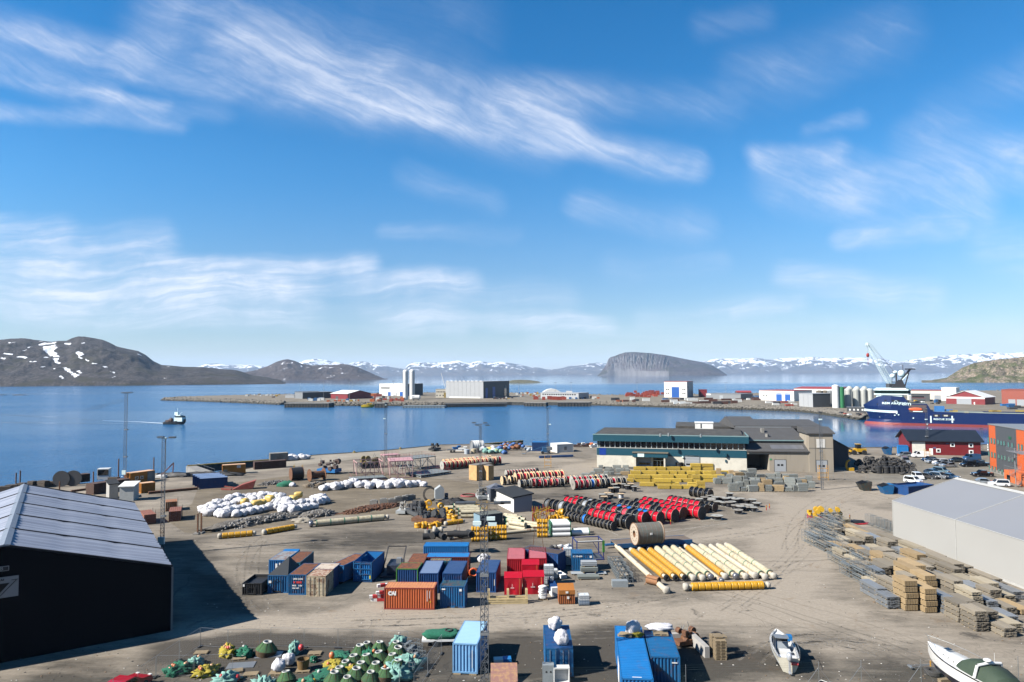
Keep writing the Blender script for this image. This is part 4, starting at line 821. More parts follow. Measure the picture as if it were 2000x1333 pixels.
# ================================================================== lattice floodlight masts
def lattice(px,base,top,wpx,label,heads,z0=0,seg=None,boxes=(),taper=1.0,knot=(.5,)):
    p = G(px,base,z0); k = p.y/FPX; h = (base-top)*k*1.0; w_ = wpx*k/2; hs = p.y; T = PD(px,top,p.y).z-z0; h = T
    n = seg or max(8,int(h/(w_*2*.95))); m = MB(); C3 = [(-w_,-w_*.6),(w_,-w_*.6),(0,w_*.9)]; t_ = .058
    for i in range(3):
        x,y = C3[i]; m.bar((x,y,0),(x*taper,y*taper,h),t_)
    for s__ in range(n):
        za,zb_ = h*s__/n,h*(s__+1)/n
        for i in range(3):
            a = C3[i]; b = C3[(i+1) % 3]; 
            if s__ % 2: a,b = b,a
            m.bar((a[0],a[1],za),(b[0],b[1],zb_),t_*.62); m.bar((a[0],a[1],zb_),(b[0],b[1],zb_),t_*.6)
    parts = [('lattice_mast',m.mesh(mast_m))]
    for f in knot: parts.append(('mast_joint',MB().box(-w_*1.15,-w_*.75,h*f-.12,w_*1.15,w_*1.05,h*f+.12).mesh(mgrey)))
    hd = MB().bar((min(q[0] for q in heads),0,h+.05),(max(q[0] for q in heads)+.9,0,h+.05),.06); parts.append(('crossbar',hd.mesh(mast_m)))
    for (x,dz,ty) in heads:
        b = MB()
        if ty == 'flat': b.box(x,-.35,h+dz-.08,x+.95,.35,h+dz+.10)
        elif ty == 'cam': b.box(x,-.14,h+dz-.12,x+.5,.14,h+dz+.12)
        parts.append(('floodlight' if ty == 'flat' else 'camera',b.mesh(dgrey if ty == 'flat' else swhite)))
    for (f,sx_,ty) in boxes:
        if ty == 'cab': parts.append(('junction_box',MB().box(-.5,-w_-.35,f,.5,-w_-.02,f+1.1).mesh(swhite)))
        elif ty == 'cam': parts.append(('camera',MB().box(sx_,-w_-.1,f,sx_+.75,-w_+.2,f+.3).mesh(swhite)))
    return thing('lattice_mast',label,'light mast',parts,p)
mast_m = mat('mast_steel',(.13,.145,.165),.6,.2)
lattice(244,946,769,5.6,'tall slim lattice mast beside the long orange site hut',[(-1.4,.2,'flat'),(-.4,.25,'flat'),(.55,.3,'flat')],knot=(.3,.6),boxes=[(2.6,0,'cab')])
lattice(317.5,1084,857,7.4,'lattice mast between the rusty pipe stacks and the dark tent hall',[(-1.1,.25,'flat'),(-.2,.05,'cam'),(.8,.2,'flat')],knot=(.33,.66),boxes=[(1.8,0,'cab')])
lattice(753.5,903,792,5.0,'bare lattice mast at the quay behind the pink steel frames',[(-.3,.1,'cam')],knot=(.5,),boxes=[(14,-.8,'cam')])
lattice(939,982,829,5.4,'lattice mast in front of the plywood crates with four lamp arms',[(-1.9,.35,'flat'),(-1.2,-.2,'flat'),(.6,.3,'flat'),(1.1,-.25,'flat')],knot=(.4,))
lattice(1070.5,898,798,4.4,'bare lattice mast beside the blue boom lift',[(-1.0,.1,'flat'),(.2,.1,'flat')],knot=(.5,),boxes=[(11.5,.3,'cam')])
lattice(1605.5,957,806,5.0,'lattice mast in front of the concrete tower of the old workshop',[(-.4,.1,'flat')],knot=(.5,),boxes=[(16.8,-.4,'cam')])
lattice(1811.5,888,800,4.2,'lattice mast in front of the dark red boathouse',[(-.6,.1,'flat'),(0,.1,'cam')],knot=(.4,),boxes=[(11.8,-.6,'cam')])
lattice(1917,880,838,4.6,'dark lattice mast rising beside the orange and grey office',[(-.4,.1,'flat')],knot=(.5,))
lattice(947,1352,985,14.5,'tall near lattice mast rising between the pale blue and blue containers',[(-2.6,.1,'flat'),(-1.7,.12,'flat'),(.9,.1,'flat'),(1.5,.14,'flat')],knot=(.31,.62),boxes=[(14.9,-1.0,'cam'),(15.3,.25,'cam'),(14.8,.4,'cam')])
# ================================================================== big buildings of the yard
def feat(nm,m_,w_,dep,face,x0,z0,x1,z1,out=.06,sub=None):
    """panel proud of a face; x in metres from the left end of that face"""
    b = MB()
    if face == 'f': b.box(x0,-out,z0,x1,0,z1)
    elif face == 'l': b.box(-out,dep-x1,z0,0,dep-x0,z1)
    elif face == 'r': b.box(w_,x0,z0,w_+out,x1,z1)
    return (nm,b.mesh(m_),sub or [])
# ---- dark tent hall, lower left
pc = G(337.5,1229.5); pe = G(337.5,1108,7.0); pk = G(262,981,7.0)
ang = math.atan2(pk.y-pe.y,pk.x-pe.x); LT = 47.0; HW = 15.4; EV,RG = 7.0,11.5
tx = bpy.data.materials.new('tent_roof_membrane'); tx.use_nodes = True; t = NT(tx.node_tree); bs = t.n['Principled BSDF']; bs.inputs['Roughness'].default_value = .42; bs.inputs['Specular IOR Level'].default_value = .45
tc = t.new('ShaderNodeTexCoord').outputs['Object']; n_ = t.noise(t.mapv(tc,(.5,.12,.2)),1,4,.5); c = t.mix(t.ramp(n_,.25,.75),(.150,.163,.198,1),(.215,.23,.27,1)); t.l.new(c,bs.inputs['Base Color'])
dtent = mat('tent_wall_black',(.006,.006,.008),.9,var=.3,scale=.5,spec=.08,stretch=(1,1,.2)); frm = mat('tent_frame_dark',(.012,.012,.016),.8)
LTm = Matrix.Translation((pe.x,pe.y,0)) @ Matrix.Rotation(ang,4,'Z')
w_ = MB(); W2_ = 2*HW
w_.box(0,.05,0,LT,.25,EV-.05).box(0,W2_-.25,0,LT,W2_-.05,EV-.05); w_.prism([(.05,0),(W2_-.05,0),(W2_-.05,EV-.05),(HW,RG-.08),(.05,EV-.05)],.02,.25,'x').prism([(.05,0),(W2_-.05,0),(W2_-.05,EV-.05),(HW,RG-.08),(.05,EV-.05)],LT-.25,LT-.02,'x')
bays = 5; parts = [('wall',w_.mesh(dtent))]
for sd in (0,1):
    y0,y1 = (0,HW) if sd == 0 else (W2_,HW)
    for b_ in range(bays):
        x0,x1 = LT*b_/bays,LT*(b_+1)/bays; m = MB(); nx,ny = 52,18; vs = []
        for i in range(nx+1):
            for j in range(ny+1):
                fx,fy = i/nx,j/ny; sag = -.30*math.sin(math.pi*fx)**.7*(.45+.55*math.sin(math.pi*fy)); rip = .10*math.sin(fx*math.pi*12+.6*noise.noise(Vector((fy*2.5,b_*3,sd))))*min(1,6*fx,6*(1-fx))+.03*noise.noise(Vector((fx*3,fy*2,b_*2))); seam = -.07 if j in (6,12) else 0
                vs.append((x0+.12+(x1-x0-.24)*fx,y0+(y1-y0)*fy,EV+(RG-EV)*fy+sag+rip+seam+.1))
        m.add(vs,[(i*(ny+1)+j,(i+1)*(ny+1)+j,(i+1)*(ny+1)+j+1,i*(ny+1)+j+1) if sd == 0 else (i*(ny+1)+j+1,(i+1)*(ny+1)+j+1,(i+1)*(ny+1)+j,i*(ny+1)+j) for i in range(nx) for j in range(ny)],0,True)
        parts.append(('roof_panel',m.mesh(tx)))
rb = MB()
for b_ in range(bays+1):
    x = min(max(LT*b_/bays,.15),LT-.15); rb.bar((x,0,EV+.09),(x,HW,RG+.09),.2).bar((x,W2_,EV+.09),(x,HW,RG+.09),.2)
parts += [('rib',rb.mesh(frm)),('ridge_cap',MB().prism([(HW-.5,RG),(HW,RG+.22),(HW+.5,RG)],0,LT,'x').mesh(mat('ridge_membrane',(.22,.25,.30),.5))),('corner_post',MB().box(-.06,-.06,0,.12,.12,EV).mesh(mgrey))]
# signs on the near gable (they face -x in the hall's own axes)
def gable_uv(px,py):
    d = ray(px,py); ex = Vector((math.cos(ang),math.sin(ang),0)); t_ = ex.dot(pe.to_2d().to_3d()-Vector((0,0,CAMZ)))/ex.dot(d); p = Vector((d.x*t_,d.y*t_,CAMZ+d.z*t_)); q = LTm.inverted() @ p
    return q.y,q.z
a = gable_uv(36.8,1123.5); b = gable_uv(35.8,1163.5); a0_ = gable_uv(0,1128)
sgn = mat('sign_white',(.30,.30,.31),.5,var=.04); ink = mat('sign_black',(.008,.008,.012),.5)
ya,za,zb_ = a[0],a[1],b[1]; wd = 5.65
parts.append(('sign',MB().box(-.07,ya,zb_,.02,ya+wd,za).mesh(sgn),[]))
sg = MB(); hh = za-zb_; sh = lambda yy,z_: (ya+yy,zb_+z_*hh)
def bar2(m,p0,p1,t_):
    m.bar((-.09,*sh(*p0)),(-.09,*sh(*p1)),t_)
for p0,p1 in [((.2,.80),(1.45,.12)),((1.45,.12),(4.2,.12)),((4.2,.12),(5.45,.80)),((.08,.82),(.6,.82)),((5.0,.82),(5.55,.82))]: bar2(sg,p0,p1,.05)
sg.add([(-.10,*sh(.72,.70)),(-.10,*sh(4.93,.70)),(-.10,*sh(4.08,.22)),(-.10,*sh(1.57,.22))],[(0,1,2,3),(3,2,1,0)])
parts.append(('emblem',sg.mesh(ink)))
def gtext(nm,s,yy,z_,size,m_):
    me = text_mesh(s,size,m_,.01,bold=.01); me.transform(Matrix.Rotation(-math.pi/2,4,'Z')); y0,z0 = sh(yy,z_); me.transform(Matrix.Translation((-.14,y0,z0))); parts.append((nm,me))
gtext('emblem_lettering','P',2.02,.30,.9,sgn); gtext('emblem_lettering','M',3.2,.30,.9,sgn); gtext('sign_lettering','MARINE PARTNER AS',3.75,.84,.27,ink)
a = gable_uv(18,1105); b = gable_uv(17.6,1114.5); wd2 = 3.2
parts.append(('makers_plate',MB().box(-.06,a[0],b[1],.02,a[0]+wd2,a[1]).mesh(sgn)))
parts.append(('makers_plate',MB().box(-.08,a[0]+.06,b[1]+.06,.0,a[0]+wd2-.06,a[1]-.06).mesh(ink)))
me = text_mesh('HUBB',.5,sgn,.01,bold=.01); me.transform(Matrix.Rotation(-math.pi/2,4,'Z')); me.transform(Matrix.Translation((-.12,a[0]+1.75,b[1]+.12))); parts.append(('plate_lettering',me))
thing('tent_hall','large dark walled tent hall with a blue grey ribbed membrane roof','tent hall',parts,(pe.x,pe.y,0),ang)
# ---- pale grey tent hall, right
q0 = G(1742.5,978.5,6.2); q1 = G(2000,1057,6.2); ang2 = math.atan2(q1.y-q0.y,q1.x-q0.x)
HWr = 11.6; RGr = 9.9; Lr = 62.0; EVr = 6.2
twl = mat('tent_grey_wall',(.40,.39,.365),.55,var=.04,scale=.2); trf = mat('tent_grey_roof',(.28,.285,.30),.45,var=.04,scale=.2)
w_ = MB()
w_.prism([(0,0),(2*HWr,0),(2*HWr,EVr),(HWr,RGr),(0,EVr)],0,.2,'x').prism([(0,0),(2*HWr,0),(2*HWr,EVr),(HWr,RGr),(0,EVr)],Lr-.2,Lr,'x'); parts = [('wall',w_.mesh(twl))]
nb = 4
for k in range(nb):
    x0,x1 = .2+(Lr-.4)*k/nb,.2+(Lr-.4)*(k+1)/nb; m = MB(); nx,nz = 10,6; vs = []
    for i in range(nx+1):
        for j in range(nz+1):
            fx,fz = i/nx,j/nz; bulge = -.10*math.sin(math.pi*fx)*math.sin(math.pi*fz)-.02*noise.noise(Vector((fx*6+k,fz*4,0))); vs.append((x0+(x1-x0)*fx,-bulge*1.0,EVr*fz))
    m.add(vs,[(i*(nz+1)+j,(i+1)*(nz+1)+j,(i+1)*(nz+1)+j+1,i*(nz+1)+j+1) for i in range(nx) for j in range(nz)],0,True)
    parts.append(('wall_panel',m.mesh(twl)))
    for sd in (0,1):
        m = MB(); y0,y1 = (0,HWr) if sd == 0 else (2*HWr,HWr); ny = 8; vs = []
        for i in range(nx+1):
            for j in range(ny+1):
                fx,fy = i/nx,j/ny; sag = -.16*math.sin(math.pi*fx)*math.sin(math.pi*min(1,fy+.1)*.9)
                vs.append((x0+(x1-x0)*fx,y0+(y1-y0)*fy,EVr+(RGr-EVr)*fy+sag+.06+.02*noise.noise(Vector((fx*5,fy*5,k)))))
        m.add(vs,[(i*(ny+1)+j,(i+1)*(ny+1)+j,(i+1)*(ny+1)+j+1,i*(ny+1)+j+1) if sd == 0 else (i*(ny+1)+j+1,(i+1)*(ny+1)+j+1,(i+1)*(ny+1)+j,i*(ny+1)+j) for i in range(nx) for j in range(ny)],0,True)
        parts.append(('roof_panel',m.mesh(trf)))
rb = MB(); tr2 = mat('tent_grey_trim',(.47,.465,.44),.5)
for k in range(nb+1):
    x = .1+(Lr-.2)*k/nb; rb.bar((x,0,EVr+.08),(x,HWr,RGr+.08),.10).bar((x,2*HWr,EVr+.08),(x,HWr,RGr+.08),.10).bar((x,-.02,0),(x,-.02,EVr),.10)
parts += [('rib',rb.mesh(tr2)),('ridge_cap',MB().prism([(HWr-.6,RGr-.1),(HWr,RGr+.16),(HWr+.6,RGr-.1)],0,Lr,'x').mesh(tr2)),('skirt',MB().box(0,-.35,0,Lr,-.12,.28).mesh(tr2)),('eave_trim',MB().bar((0,-.02,EVr+.02),(Lr,-.02,EVr+.02),.09).mesh(tr2))]
thing('grey_tent_hall','pale grey membrane tent hall beside the stacked scaffold boards','tent hall',parts,(q0.x,q0.y,0),ang2)
# ---- long blue-green workshop
teal = mat('teal_cladding',(.012,.085,.125),.45,var=.05,scale=.2,stretch=(6,6,.2)); cream = mat('cream_plaster',(.66,.62,.52),.85,var=.06,scale=.3,col2=(.5,.46,.38),amt=.4); tar = mat('tar_roof',(.055,.052,.047),.9,var=.35,scale=.25,col2=(.11,.10,.085),amt=.6)
loc,rz,w_ = frame((1166,912.5),(1459,920.5)); D0,D1 = G(1166,912).y,G(1459,920).y
dep = 26; zt = (912-849.5)*D0/FPX; zz = lambda y: (912.5-y)*D0/FPX
ct,b0_,wt,wb,pt = zz(889),zz(874),zz(862),zz(874),zz(850)
mulm = mat('window_mullion',(.42,.46,.45),.6)
body = MB().box(0,0,0,w_,dep,ct,0).box(0.02,-.06,ct,w_-.02,dep,wb,1)
parts = [('wall',body.mesh([cream,teal])),('window_band',MB().box(.3,.25,wb,w_-.3,.35,wt).mesh(glass),[('mullion',MB().box(.1,.05,wb,.5,.3,wt).mesh(mulm))]),
         ('fascia',MB().box(-1.0,-1.0,wt,w_+.6,dep,pt).mesh(teal)),('roof',MB().box(-.6,-.6,pt,w_+.2,dep+.3,pt+.12).prism([(0,pt+.12),(dep,pt+.12),(dep*.5,pt+1.1)],1.2,w_-.8,'x').mesh(tar)),('sill',MB().box(0,-.16,wb-.2,w_,.3,wb).mesh(mat('pale_sill',(.5,.5,.46))))]
for k in range(28): parts[1][2].append(('mullion',MB().box(w_*(k+.5)/28,.1,wb,w_*(k+.5)/28+.22,.24,wt).mesh(mulm)))
parts.append(('roof_edge',MB().box(-1.05,-1.05,pt,w_+.65,-.85,pt+.28).box(w_+.45,-1,pt,w_+.65,dep,pt+.28).mesh(mat('pale_teal_edge',(.22,.34,.35)))))
ux = lambda px: (px-1166)/(1459-1166)*w_*(1.0)
rolld = mat('roller_door',(.40,.42,.44),.45,var=.06,scale=.5)
parts += [feat('blue_panel',mat('cobalt_panel',(.005,.05,.33),.4),w_,dep,'f',ux(1171.5),ct,ux(1185),wb-.3,.10),
          ('canopy',MB().box(ux(1240),-2.8,ct-.1,ux(1309),-.1,ct+1.1).mesh(teal),[('sign_panel',MB().box(ux(1250),-2.88,ct,ux(1263),-2.81,ct+1.05).mesh(swhite)),('canopy_roof',MB().box(ux(1239),-3,ct+1.1,ux(1310),-.07,ct+1.25).mesh(mat('copper_trim',(.18,.16,.12))))]),
          ('pillar',MB().box(ux(1243),-2.6,0,ux(1246.5),-.01,ct-.1).mesh(cream)),('pillar',MB().box(ux(1276),-.5,0,ux(1279),-.01,ct-.1).mesh(cream)),('pillar',MB().box(ux(1301),-2.6,0,ux(1304),-.01,ct-.1).mesh(cream)),
          feat('roller_door',rolld,w_,dep,'f',ux(1248),0,ux(1275),3.7,.05,[('door_glass',MB().box(ux(1251),-.09,1.1,ux(1273),-.06,1.7).mesh(glass))]),
          feat('entrance',glass,w_,dep,'f',ux(1280),0,ux(1300.5),3.3,.05,[('door',MB().box(ux(1287),-.12,0,ux(1288),-.06,2.4).box(ux(1293),-.12,0,ux(1294),-.06,2.4).box(ux(1280),-.1,2.4,ux(1300.5),-.06,2.5).mesh(swhite))]),
          feat('roller_door',rolld,w_,dep,'f',ux(1341.5),0,ux(1370),4.1,.06,[('door_glass',MB().box(ux(1344),-.1,1.3,ux(1367),-.065,1.75).mesh(glass)),('door_seam',MB().box(ux(1342),-.085,2.2,ux(1369.5),-.062,2.26).box(ux(1342),-.085,3.1,ux(1369.5),-.062,3.16).mesh(mgrey))]),
          feat('door_frame',dgrey,w_,dep,'f',ux(1340),0,ux(1371.5),4.3,.03),
          ('vent_box',MB().box(ux(1418),-.7,ct+.3,ux(1421.5),-.06,ct+1.3).box(ux(1418.5),-.3,ct-1.3,ux(1421),-.01,ct-.6).mesh(teal)),
          ('lamp',MB().box(ux(1336),-.5,ct-.3,ux(1339),-.07,ct+.2).mesh(swhite))]
# roof huts
hut = G(1358,842,0); 
uv = lambda px,py,z: Matrix.Rotation(-rz,3,'Z') @ (G(px,py,z)-loc)
h0 = uv(1358,844,pt); h1 = uv(1393,844.5,pt); hh = (844-827)*G(1358,844,pt).y/FPX
parts.append(('roof_hut',MB().box(h0.x,h0.y,pt,h1.x,h0.y+4,pt+hh).box(h0.x-.15,h0.y-.15,pt+hh,h1.x+.15,h0.y+4.15,pt+hh+.25).mesh(white_m),[('window',MB().box(h0.x+(h1.x-h0.x)*.3,h0.y-.06,pt+1.2,h0.x+(h1.x-h0.x)*.36,h0.y-.01,pt+2.6).mesh(glass))]))
g0 = uv(1318,845.5,pt); parts.append(('rear_roof',MB().box(g0.x,dep,0,w_+6,dep+20,pt+.9).mesh(tar)))
vt = MB()
for px,py in ((1290,852),(1306,851),(1369,853)): v_ = uv(px,py,pt+.2); vt.cyl((v_.x,min(v_.y,dep-2),pt),(v_.x,min(v_.y,dep-2),pt+.9),.3,n=8)
parts.append(('roof_vent',vt.mesh(galv)))
thing('long_workshop','long teal and cream workshop with a band of windows','workshop',parts,loc,rz)
# ---- old concrete workshop with a tower
concw = mat('stained_concrete',(.38,.33,.26),.9,var=.14,scale=.25,col2=(.20,.15,.09),amt=.45,thr=(.5,.7),stretch=(1,1,.25)); slate = mat('slate_roof',(.085,.082,.08),.8,var=.25,scale=.5)
loc,rz,w_ = frame((1461,920.5),(1628,922.5)); Dm = G(1540,921).y; k_ = Dm/FPX; ux = lambda px: (px-1461)/(1628-1461)*w_; zz = lambda y: (921.5-y)*k_
dep = 30; tz = zz(849); ez = zz(884); xt = ux(1581)
body = MB().box(0,0,0,ux(1503.5),.25,ez-.2).box(ux(1503.5),0,0,xt,dep*.55,ez-.1).box(xt,-.3,0,w_,9,tz)
body = MB().box(ux(1503.5),0,0,xt,dep*.55,ez-.1).box(xt,-.3,0,w_,9,tz).box(0,0,zz(888.5),ux(1503.5),.4,ez-.1).box(0,12,0,ux(1503.5),dep*.55,ez-.1)
rf = MB().prism([(-.5,ez),(5.0,ez+2.0),(5.0,ez+2.2),(-.5,ez+.25)],-.3,xt,'x')
z2 = zz(865.5); up = MB().box(-.2,5.0,ez-.5,xt,5.3,z2)
r2 = MB().prism([(4.6,z2),(18,z2+2.7),(18,z2+2.9),(4.6,z2+.2)],-.5,xt+.5,'x')
r3 = MB().prism([(18,z2+2.6),(18,z2+3.4),(33,z2+5.4),(46,z2+2.4),(46,z2+1.5)],-.5,xt*.45,'x').prism([(18,z2+2.6),(18,z2+3.4),(31,z2+4.6),(46,z2+2.0),(46,z2+1.5)],xt*.45,xt+9,'x')
tr = MB().box(xt-.5,-.8,tz,w_+.5,9.5,tz+.3).prism([(-.8,tz+.3),(9.5,tz+.3),(9.5,tz+1.5),(5,tz+1.7)],xt-.5,w_+.5,'x')
parts = [('wall',body.mesh(concw)),('lower_roof',rf.mesh(slate),[('skylight',MB().prism([(.9,ez+.78),(3.4,ez+1.69),(3.4,ez+1.71),(.9,ez+.80)],ux(1510),ux(1575),'x').mesh(mat('skylight_strip',(.16,.16,.17),.4,var=.5,scale=.7,stretch=(1,.1,.1))))]),('upper_wall',up.mesh(dgrey)),('upper_roof',r2.mesh(slate),[('gutter',MB().box(0,4.3,z2-.05,xt,4.6,z2+.25).mesh(mat('pale_teal_edge',(.22,.34,.35)))),('roof_vent',MB().box(ux(1508),12,z2+1.7,ux(1514),13.5,z2+3).cyl((ux(1513),8,z2+.8),(ux(1513),8,z2+1.7),.5).mesh(conc))]),
         ('rear_roof',r3.mesh(slate),[('parapet',MB().box(0,17.7,z2+2.85,xt,18,z2+3.15).mesh(galv))]),('rear_hall',MB().box(0,dep*.55,0,xt+8,44,z2+1.5).mesh(slate)),('tower_roof',tr.mesh(slate)),
         ('open_bay',MB().box(.05,.5,0,ux(1503),.6,.02).mesh(dgrey)),
         feat('roller_door',rolld,w_,dep,'f',ux(1514),0,ux(1536),zz(899.5),.06,[('door_glass',MB().box(ux(1519),-.1,1.6,ux(1523.5),-.065,2.1).box(ux(1526),-.1,1.6,ux(1530.5),-.065,2.1).mesh(glass))]),feat('door_frame',dgrey,w_,dep,'f',ux(1513),0,ux(1537),zz(898.5),.03),
         ('roller_door',MB().box(ux(1595),-.37,0,ux(1615.5),-.31,zz(899.5)).mesh(rolld),[('door_glass',MB().box(ux(1599),-.42,1.5,ux(1603.5),-.375,2).box(ux(1606),-.42,1.5,ux(1610.5),-.375,2).mesh(glass))]),('door_frame',MB().box(ux(1594),-.34,0,ux(1616.5),-.301,zz(898.5)).mesh(dgrey)),
         ('hoist_door',MB().box(ux(1596),-.38,zz(875),ux(1612.5),-.31,zz(858.5)).mesh(mat('pale_hatch',(.62,.60,.56)))),('wall_joint',MB().box(xt,-.34,zz(876.5),w_,-.301,zz(875.8)).box(ux(1593),-.34,0,ux(1593.4),-.301,tz).mesh(dgrey)),('exit_sign',MB().box(ux(1504),-.1,zz(899.5),ux(1508),-.02,zz(897)).mesh(mat('sign_green',(.05,.35,.15))))]
thing('concrete_workshop','stained concrete workshop with a square corner tower and slate roofs','workshop',parts,loc,rz)
p0 = G(1628.5,921); 
m = MB().prism([(0,0),(7.5,0),(7.5,5.5),(0,tz-1.0)],10,42,'y'); r_ = MB().prism([(-.1,tz-.9),(8.6,4.9),(8.6,5.2),(-.1,tz-.6)],9.6,42.5,'y')
thing('lean_to_shed','dark lean-to with a long sloping roof behind the concrete tower','shed',[('wall',m.mesh(dgrey)),('roof',r_.mesh(slate))],(p0.x,p0.y,0),rz)
# ---- dark red boathouse
loc,rz,w_ = frame((1777,888),(1916,891)); k_ = G(1850,889).y/FPX; ux = lambda px: (px-1777)/(1916-1777)*w_; zz = lambda y: (889.5-y)*k_
ez = zz(861.5); rgz = ez+ (861.5-842)*k_*.42+1.4; dep = 13
redc = mat('boathouse_red',(.20,.012,.016),.55,var=.08,scale=.3,stretch=(.2,.2,5)); navyroof = mat('navy_roof',(.018,.024,.035),.5,var=.15,scale=.4)
wm_ = mat('window_white',(.8,.8,.78),.5)
def win(u,z,s_=1.3): return ('window',MB().box(u,-.12,z,u+s_,-.0,z+s_).mesh(wm_),[('pane',MB().box(u+.28,-.16,z+.28,u+s_-.28,-.125,z+s_-.28).mesh(glass))])
parts = [('wall',MB().prism([(0,0),(dep,0),(dep,ez),(dep/2,rgz),(0,ez)],0,w_,'x').mesh(redc)),('roof',MB().prism([(-.8,ez-.35),(dep/2,rgz+.05),(dep/2,rgz+.35),(-.8,ez-.05)],-.9,w_+.9,'x').prism([(dep/2,rgz+.05),(dep+.8,ez-.35),(dep+.8,ez-.05),(dep/2,rgz+.35)],-.9,w_+.9,'x').mesh(navyroof)),
         feat('sliding_door',mat('cream_door',(.66,.64,.56),.6),w_,dep,'f',ux(1782),0,ux(1808),zz(864.5),.1),win(ux(1857.5),zz(873)),win(ux(1893),zz(873.5)),win(ux(1893),zz(886)),win(ux(1829.5),zz(884.5)),feat('door',wm_,w_,dep,'f',ux(1816),0,ux(1823),2.2),
         feat('corner_board',redc,w_,dep,'f',0,0,.25,ez-.2,.14),feat('name_plate',mat('plate_blue',(.12,.14,.28)),w_,dep,'f',ux(1849),zz(868),ux(1855),zz(866)),feat('name_plate',mat('plate_blue',(.12,.14,.28)),w_,dep,'f',ux(1824),zz(877),ux(1829),zz(874.5))]
thing('boathouse','dark red boarded boathouse with a navy roof and cream sliding door','boathouse',parts,loc,rz)
# ---- orange and grey office at the right edge
a = G(1934,921); b = G(2062,962); rz = math.atan2(b.y-a.y,b.x-a.x); w_ = math.hypot(b.x-a.x,b.y-a.y); dep = 14
n_ = Vector((-math.sin(rz),math.cos(rz),0))
def OU(px,py):
    d = ray(px,py); t_ = n_.dot(a-Vector((0,0,CAMZ)))/n_.dot(d); p = Vector((d.x*t_,d.y*t_,CAMZ+d.z*t_)); q = Matrix.Rotation(-rz,3,'Z') @ (p-a); return q.x,p.z
def o7(X,Y): return OU(1900+X/9.52,820+Y/9.52)
ocol = mat('orange_cladding',(.56,.11,.025),.5,var=.04); gcol = mat('slate_grey_cladding',(.085,.092,.10),.5,var=.05); gg = mat('greenish_glass',(.10,.24,.20),.12,spec=.8,var=.3,scale=.8)
_,rz_top = o7(260,85); u1,_ = o7(432,600); u2,_ = o7(820,600)
parts = [('orange_wall',MB().box(0,0,0,u1,dep,rz_top-.0).mesh(ocol)),('grey_wall',MB().box(u1,.02,0,u2,dep,rz_top-.05).mesh(gcol)),('orange_wall',MB().box(u2,0,0,w_,dep,rz_top-.03).mesh(ocol)),('roof',MB().box(-.15,-.15,rz_top,w_,dep,rz_top+.25).mesh(mgrey)),('plinth',MB().box(0,-.12,0,w_,0,.9).mesh(conc)),('end_trim',MB().box(-.06,-.06,0,.14,0,rz_top).mesh(gcol))]
for X0,Y0,X1,Y1 in [(282,325,312,437),(334,338,366,447),(386,348,420,460),(292,585,322,690),(344,597,374,708),(395,612,430,720),(302,842,330,940),(352,858,384,965),(405,872,438,985),(462,370,495,470),(518,385,552,485),(572,395,606,490),(652,412,686,515),(722,430,755,530),(474,640,506,725),(530,655,562,750),(588,665,622,765),(662,690,695,790),(730,715,765,800),(478,905,510,1005),(535,920,572,1035),(838,445,875,580),(898,460,935,575)]:
    x0,z1 = o7(X0,Y0); x1,z0 = o7(X1,Y1); x0_,z1 = o7(X0,Y0); 
    parts.append(('window',MB().box(x0,-.08,z0,x1,.0,z1).mesh(dgrey),[('pane',MB().box(x0+.1,-.12,z0+.1,x1-.1,-.085,z1-.1).mesh(gg))]))
x0,z1 = o7(668,312); x1,z0 = o7(716,370); parts.append(('green_sign',MB().box(x0,-.1,z0,x1,0,z1).mesh(mat('sign_dark_green',(.01,.12,.05)))))
x0,z0 = o7(280,570); parts.append(('wall_lettering',MB().box(x0,-.1,z0,x0+.5,0,z0+.4).box(x0,-.1,z0+.7,x0+.35,0,z0+1.1).box(x0-.05,-.1,z0+1.4,x0+.35,0,z0+1.8).mesh(wm_)))
# annex with stair
def OP(px,py,y):
    d = ray(px,py); o = a+n_*y; t_ = n_.dot(o-Vector((0,0,CAMZ)))/n_.dot(d); p = Vector((d.x*t_,d.y*t_,CAMZ+d.z*t_)); q = Matrix.Rotation(-rz,3,'Z') @ (p-a); return q.x,p.z
x0,zt_ = OP(1961,917,-3.4); xa,_ = OP(1985,920,-5); ann = MB().box(x0,-3.4,0,w_,-.13,zt_)
railm = galv; rl = MB().bar((x0,-3.4,zt_+1.1),(w_,-3.4,zt_+1.1),.05)
for k in range(26): rl.bar((x0+k*.5,-3.4,zt_),(x0+k*.5,-3.4,zt_+1.1),.02)
xs,_ = OP(1967,930,-3.4); xe,_ = OP(1973,930,-3.4)
parts.append(('annex',ann.mesh(mat('annex_orange',(.62,.15,.045),.5)),[('annex_door',MB().box(xs,-3.5,.1,xe,-3.41,zt_-1.1).mesh(glass)),('railing',rl.mesh(galv))]))
stair = MB(); cy_ = -5.2
for k in range(34):
    an_ = k*.42; z = .3+k*.24; stair.box(0,-.14,z,1.2,.14,z+.05,0,Matrix.Translation((xa,cy_,0)) @ Matrix.Rotation(an_,4,'Z'))
stair.cyl((xa,cy_,0),(xa,cy_,9.4),.1)
for k in range(34):
    an_ = k*.42; z = .3+k*.24; c_,s__ = math.cos(an_)*1.25,math.sin(an_)*1.25; stair.bar((xa+c_,cy_+s__,z),(xa+c_,cy_+s__,z+1),.025)
stair.box(xa-3,cy_-.6,8.4,xa+5,0,8.5)
for k in range(17): stair.bar((xa-3+k*.5,cy_-.6,8.5),(xa-3+k*.5,cy_-.6,9.5),.025)
stair.bar((xa-3,cy_-.6,9.5),(xa+5,cy_-.6,9.5),.04)
parts.append(('spiral_stair',stair.mesh(galv)))
thing('office_block','three storey orange and grey office with a spiral stair','office',parts,a,rz)
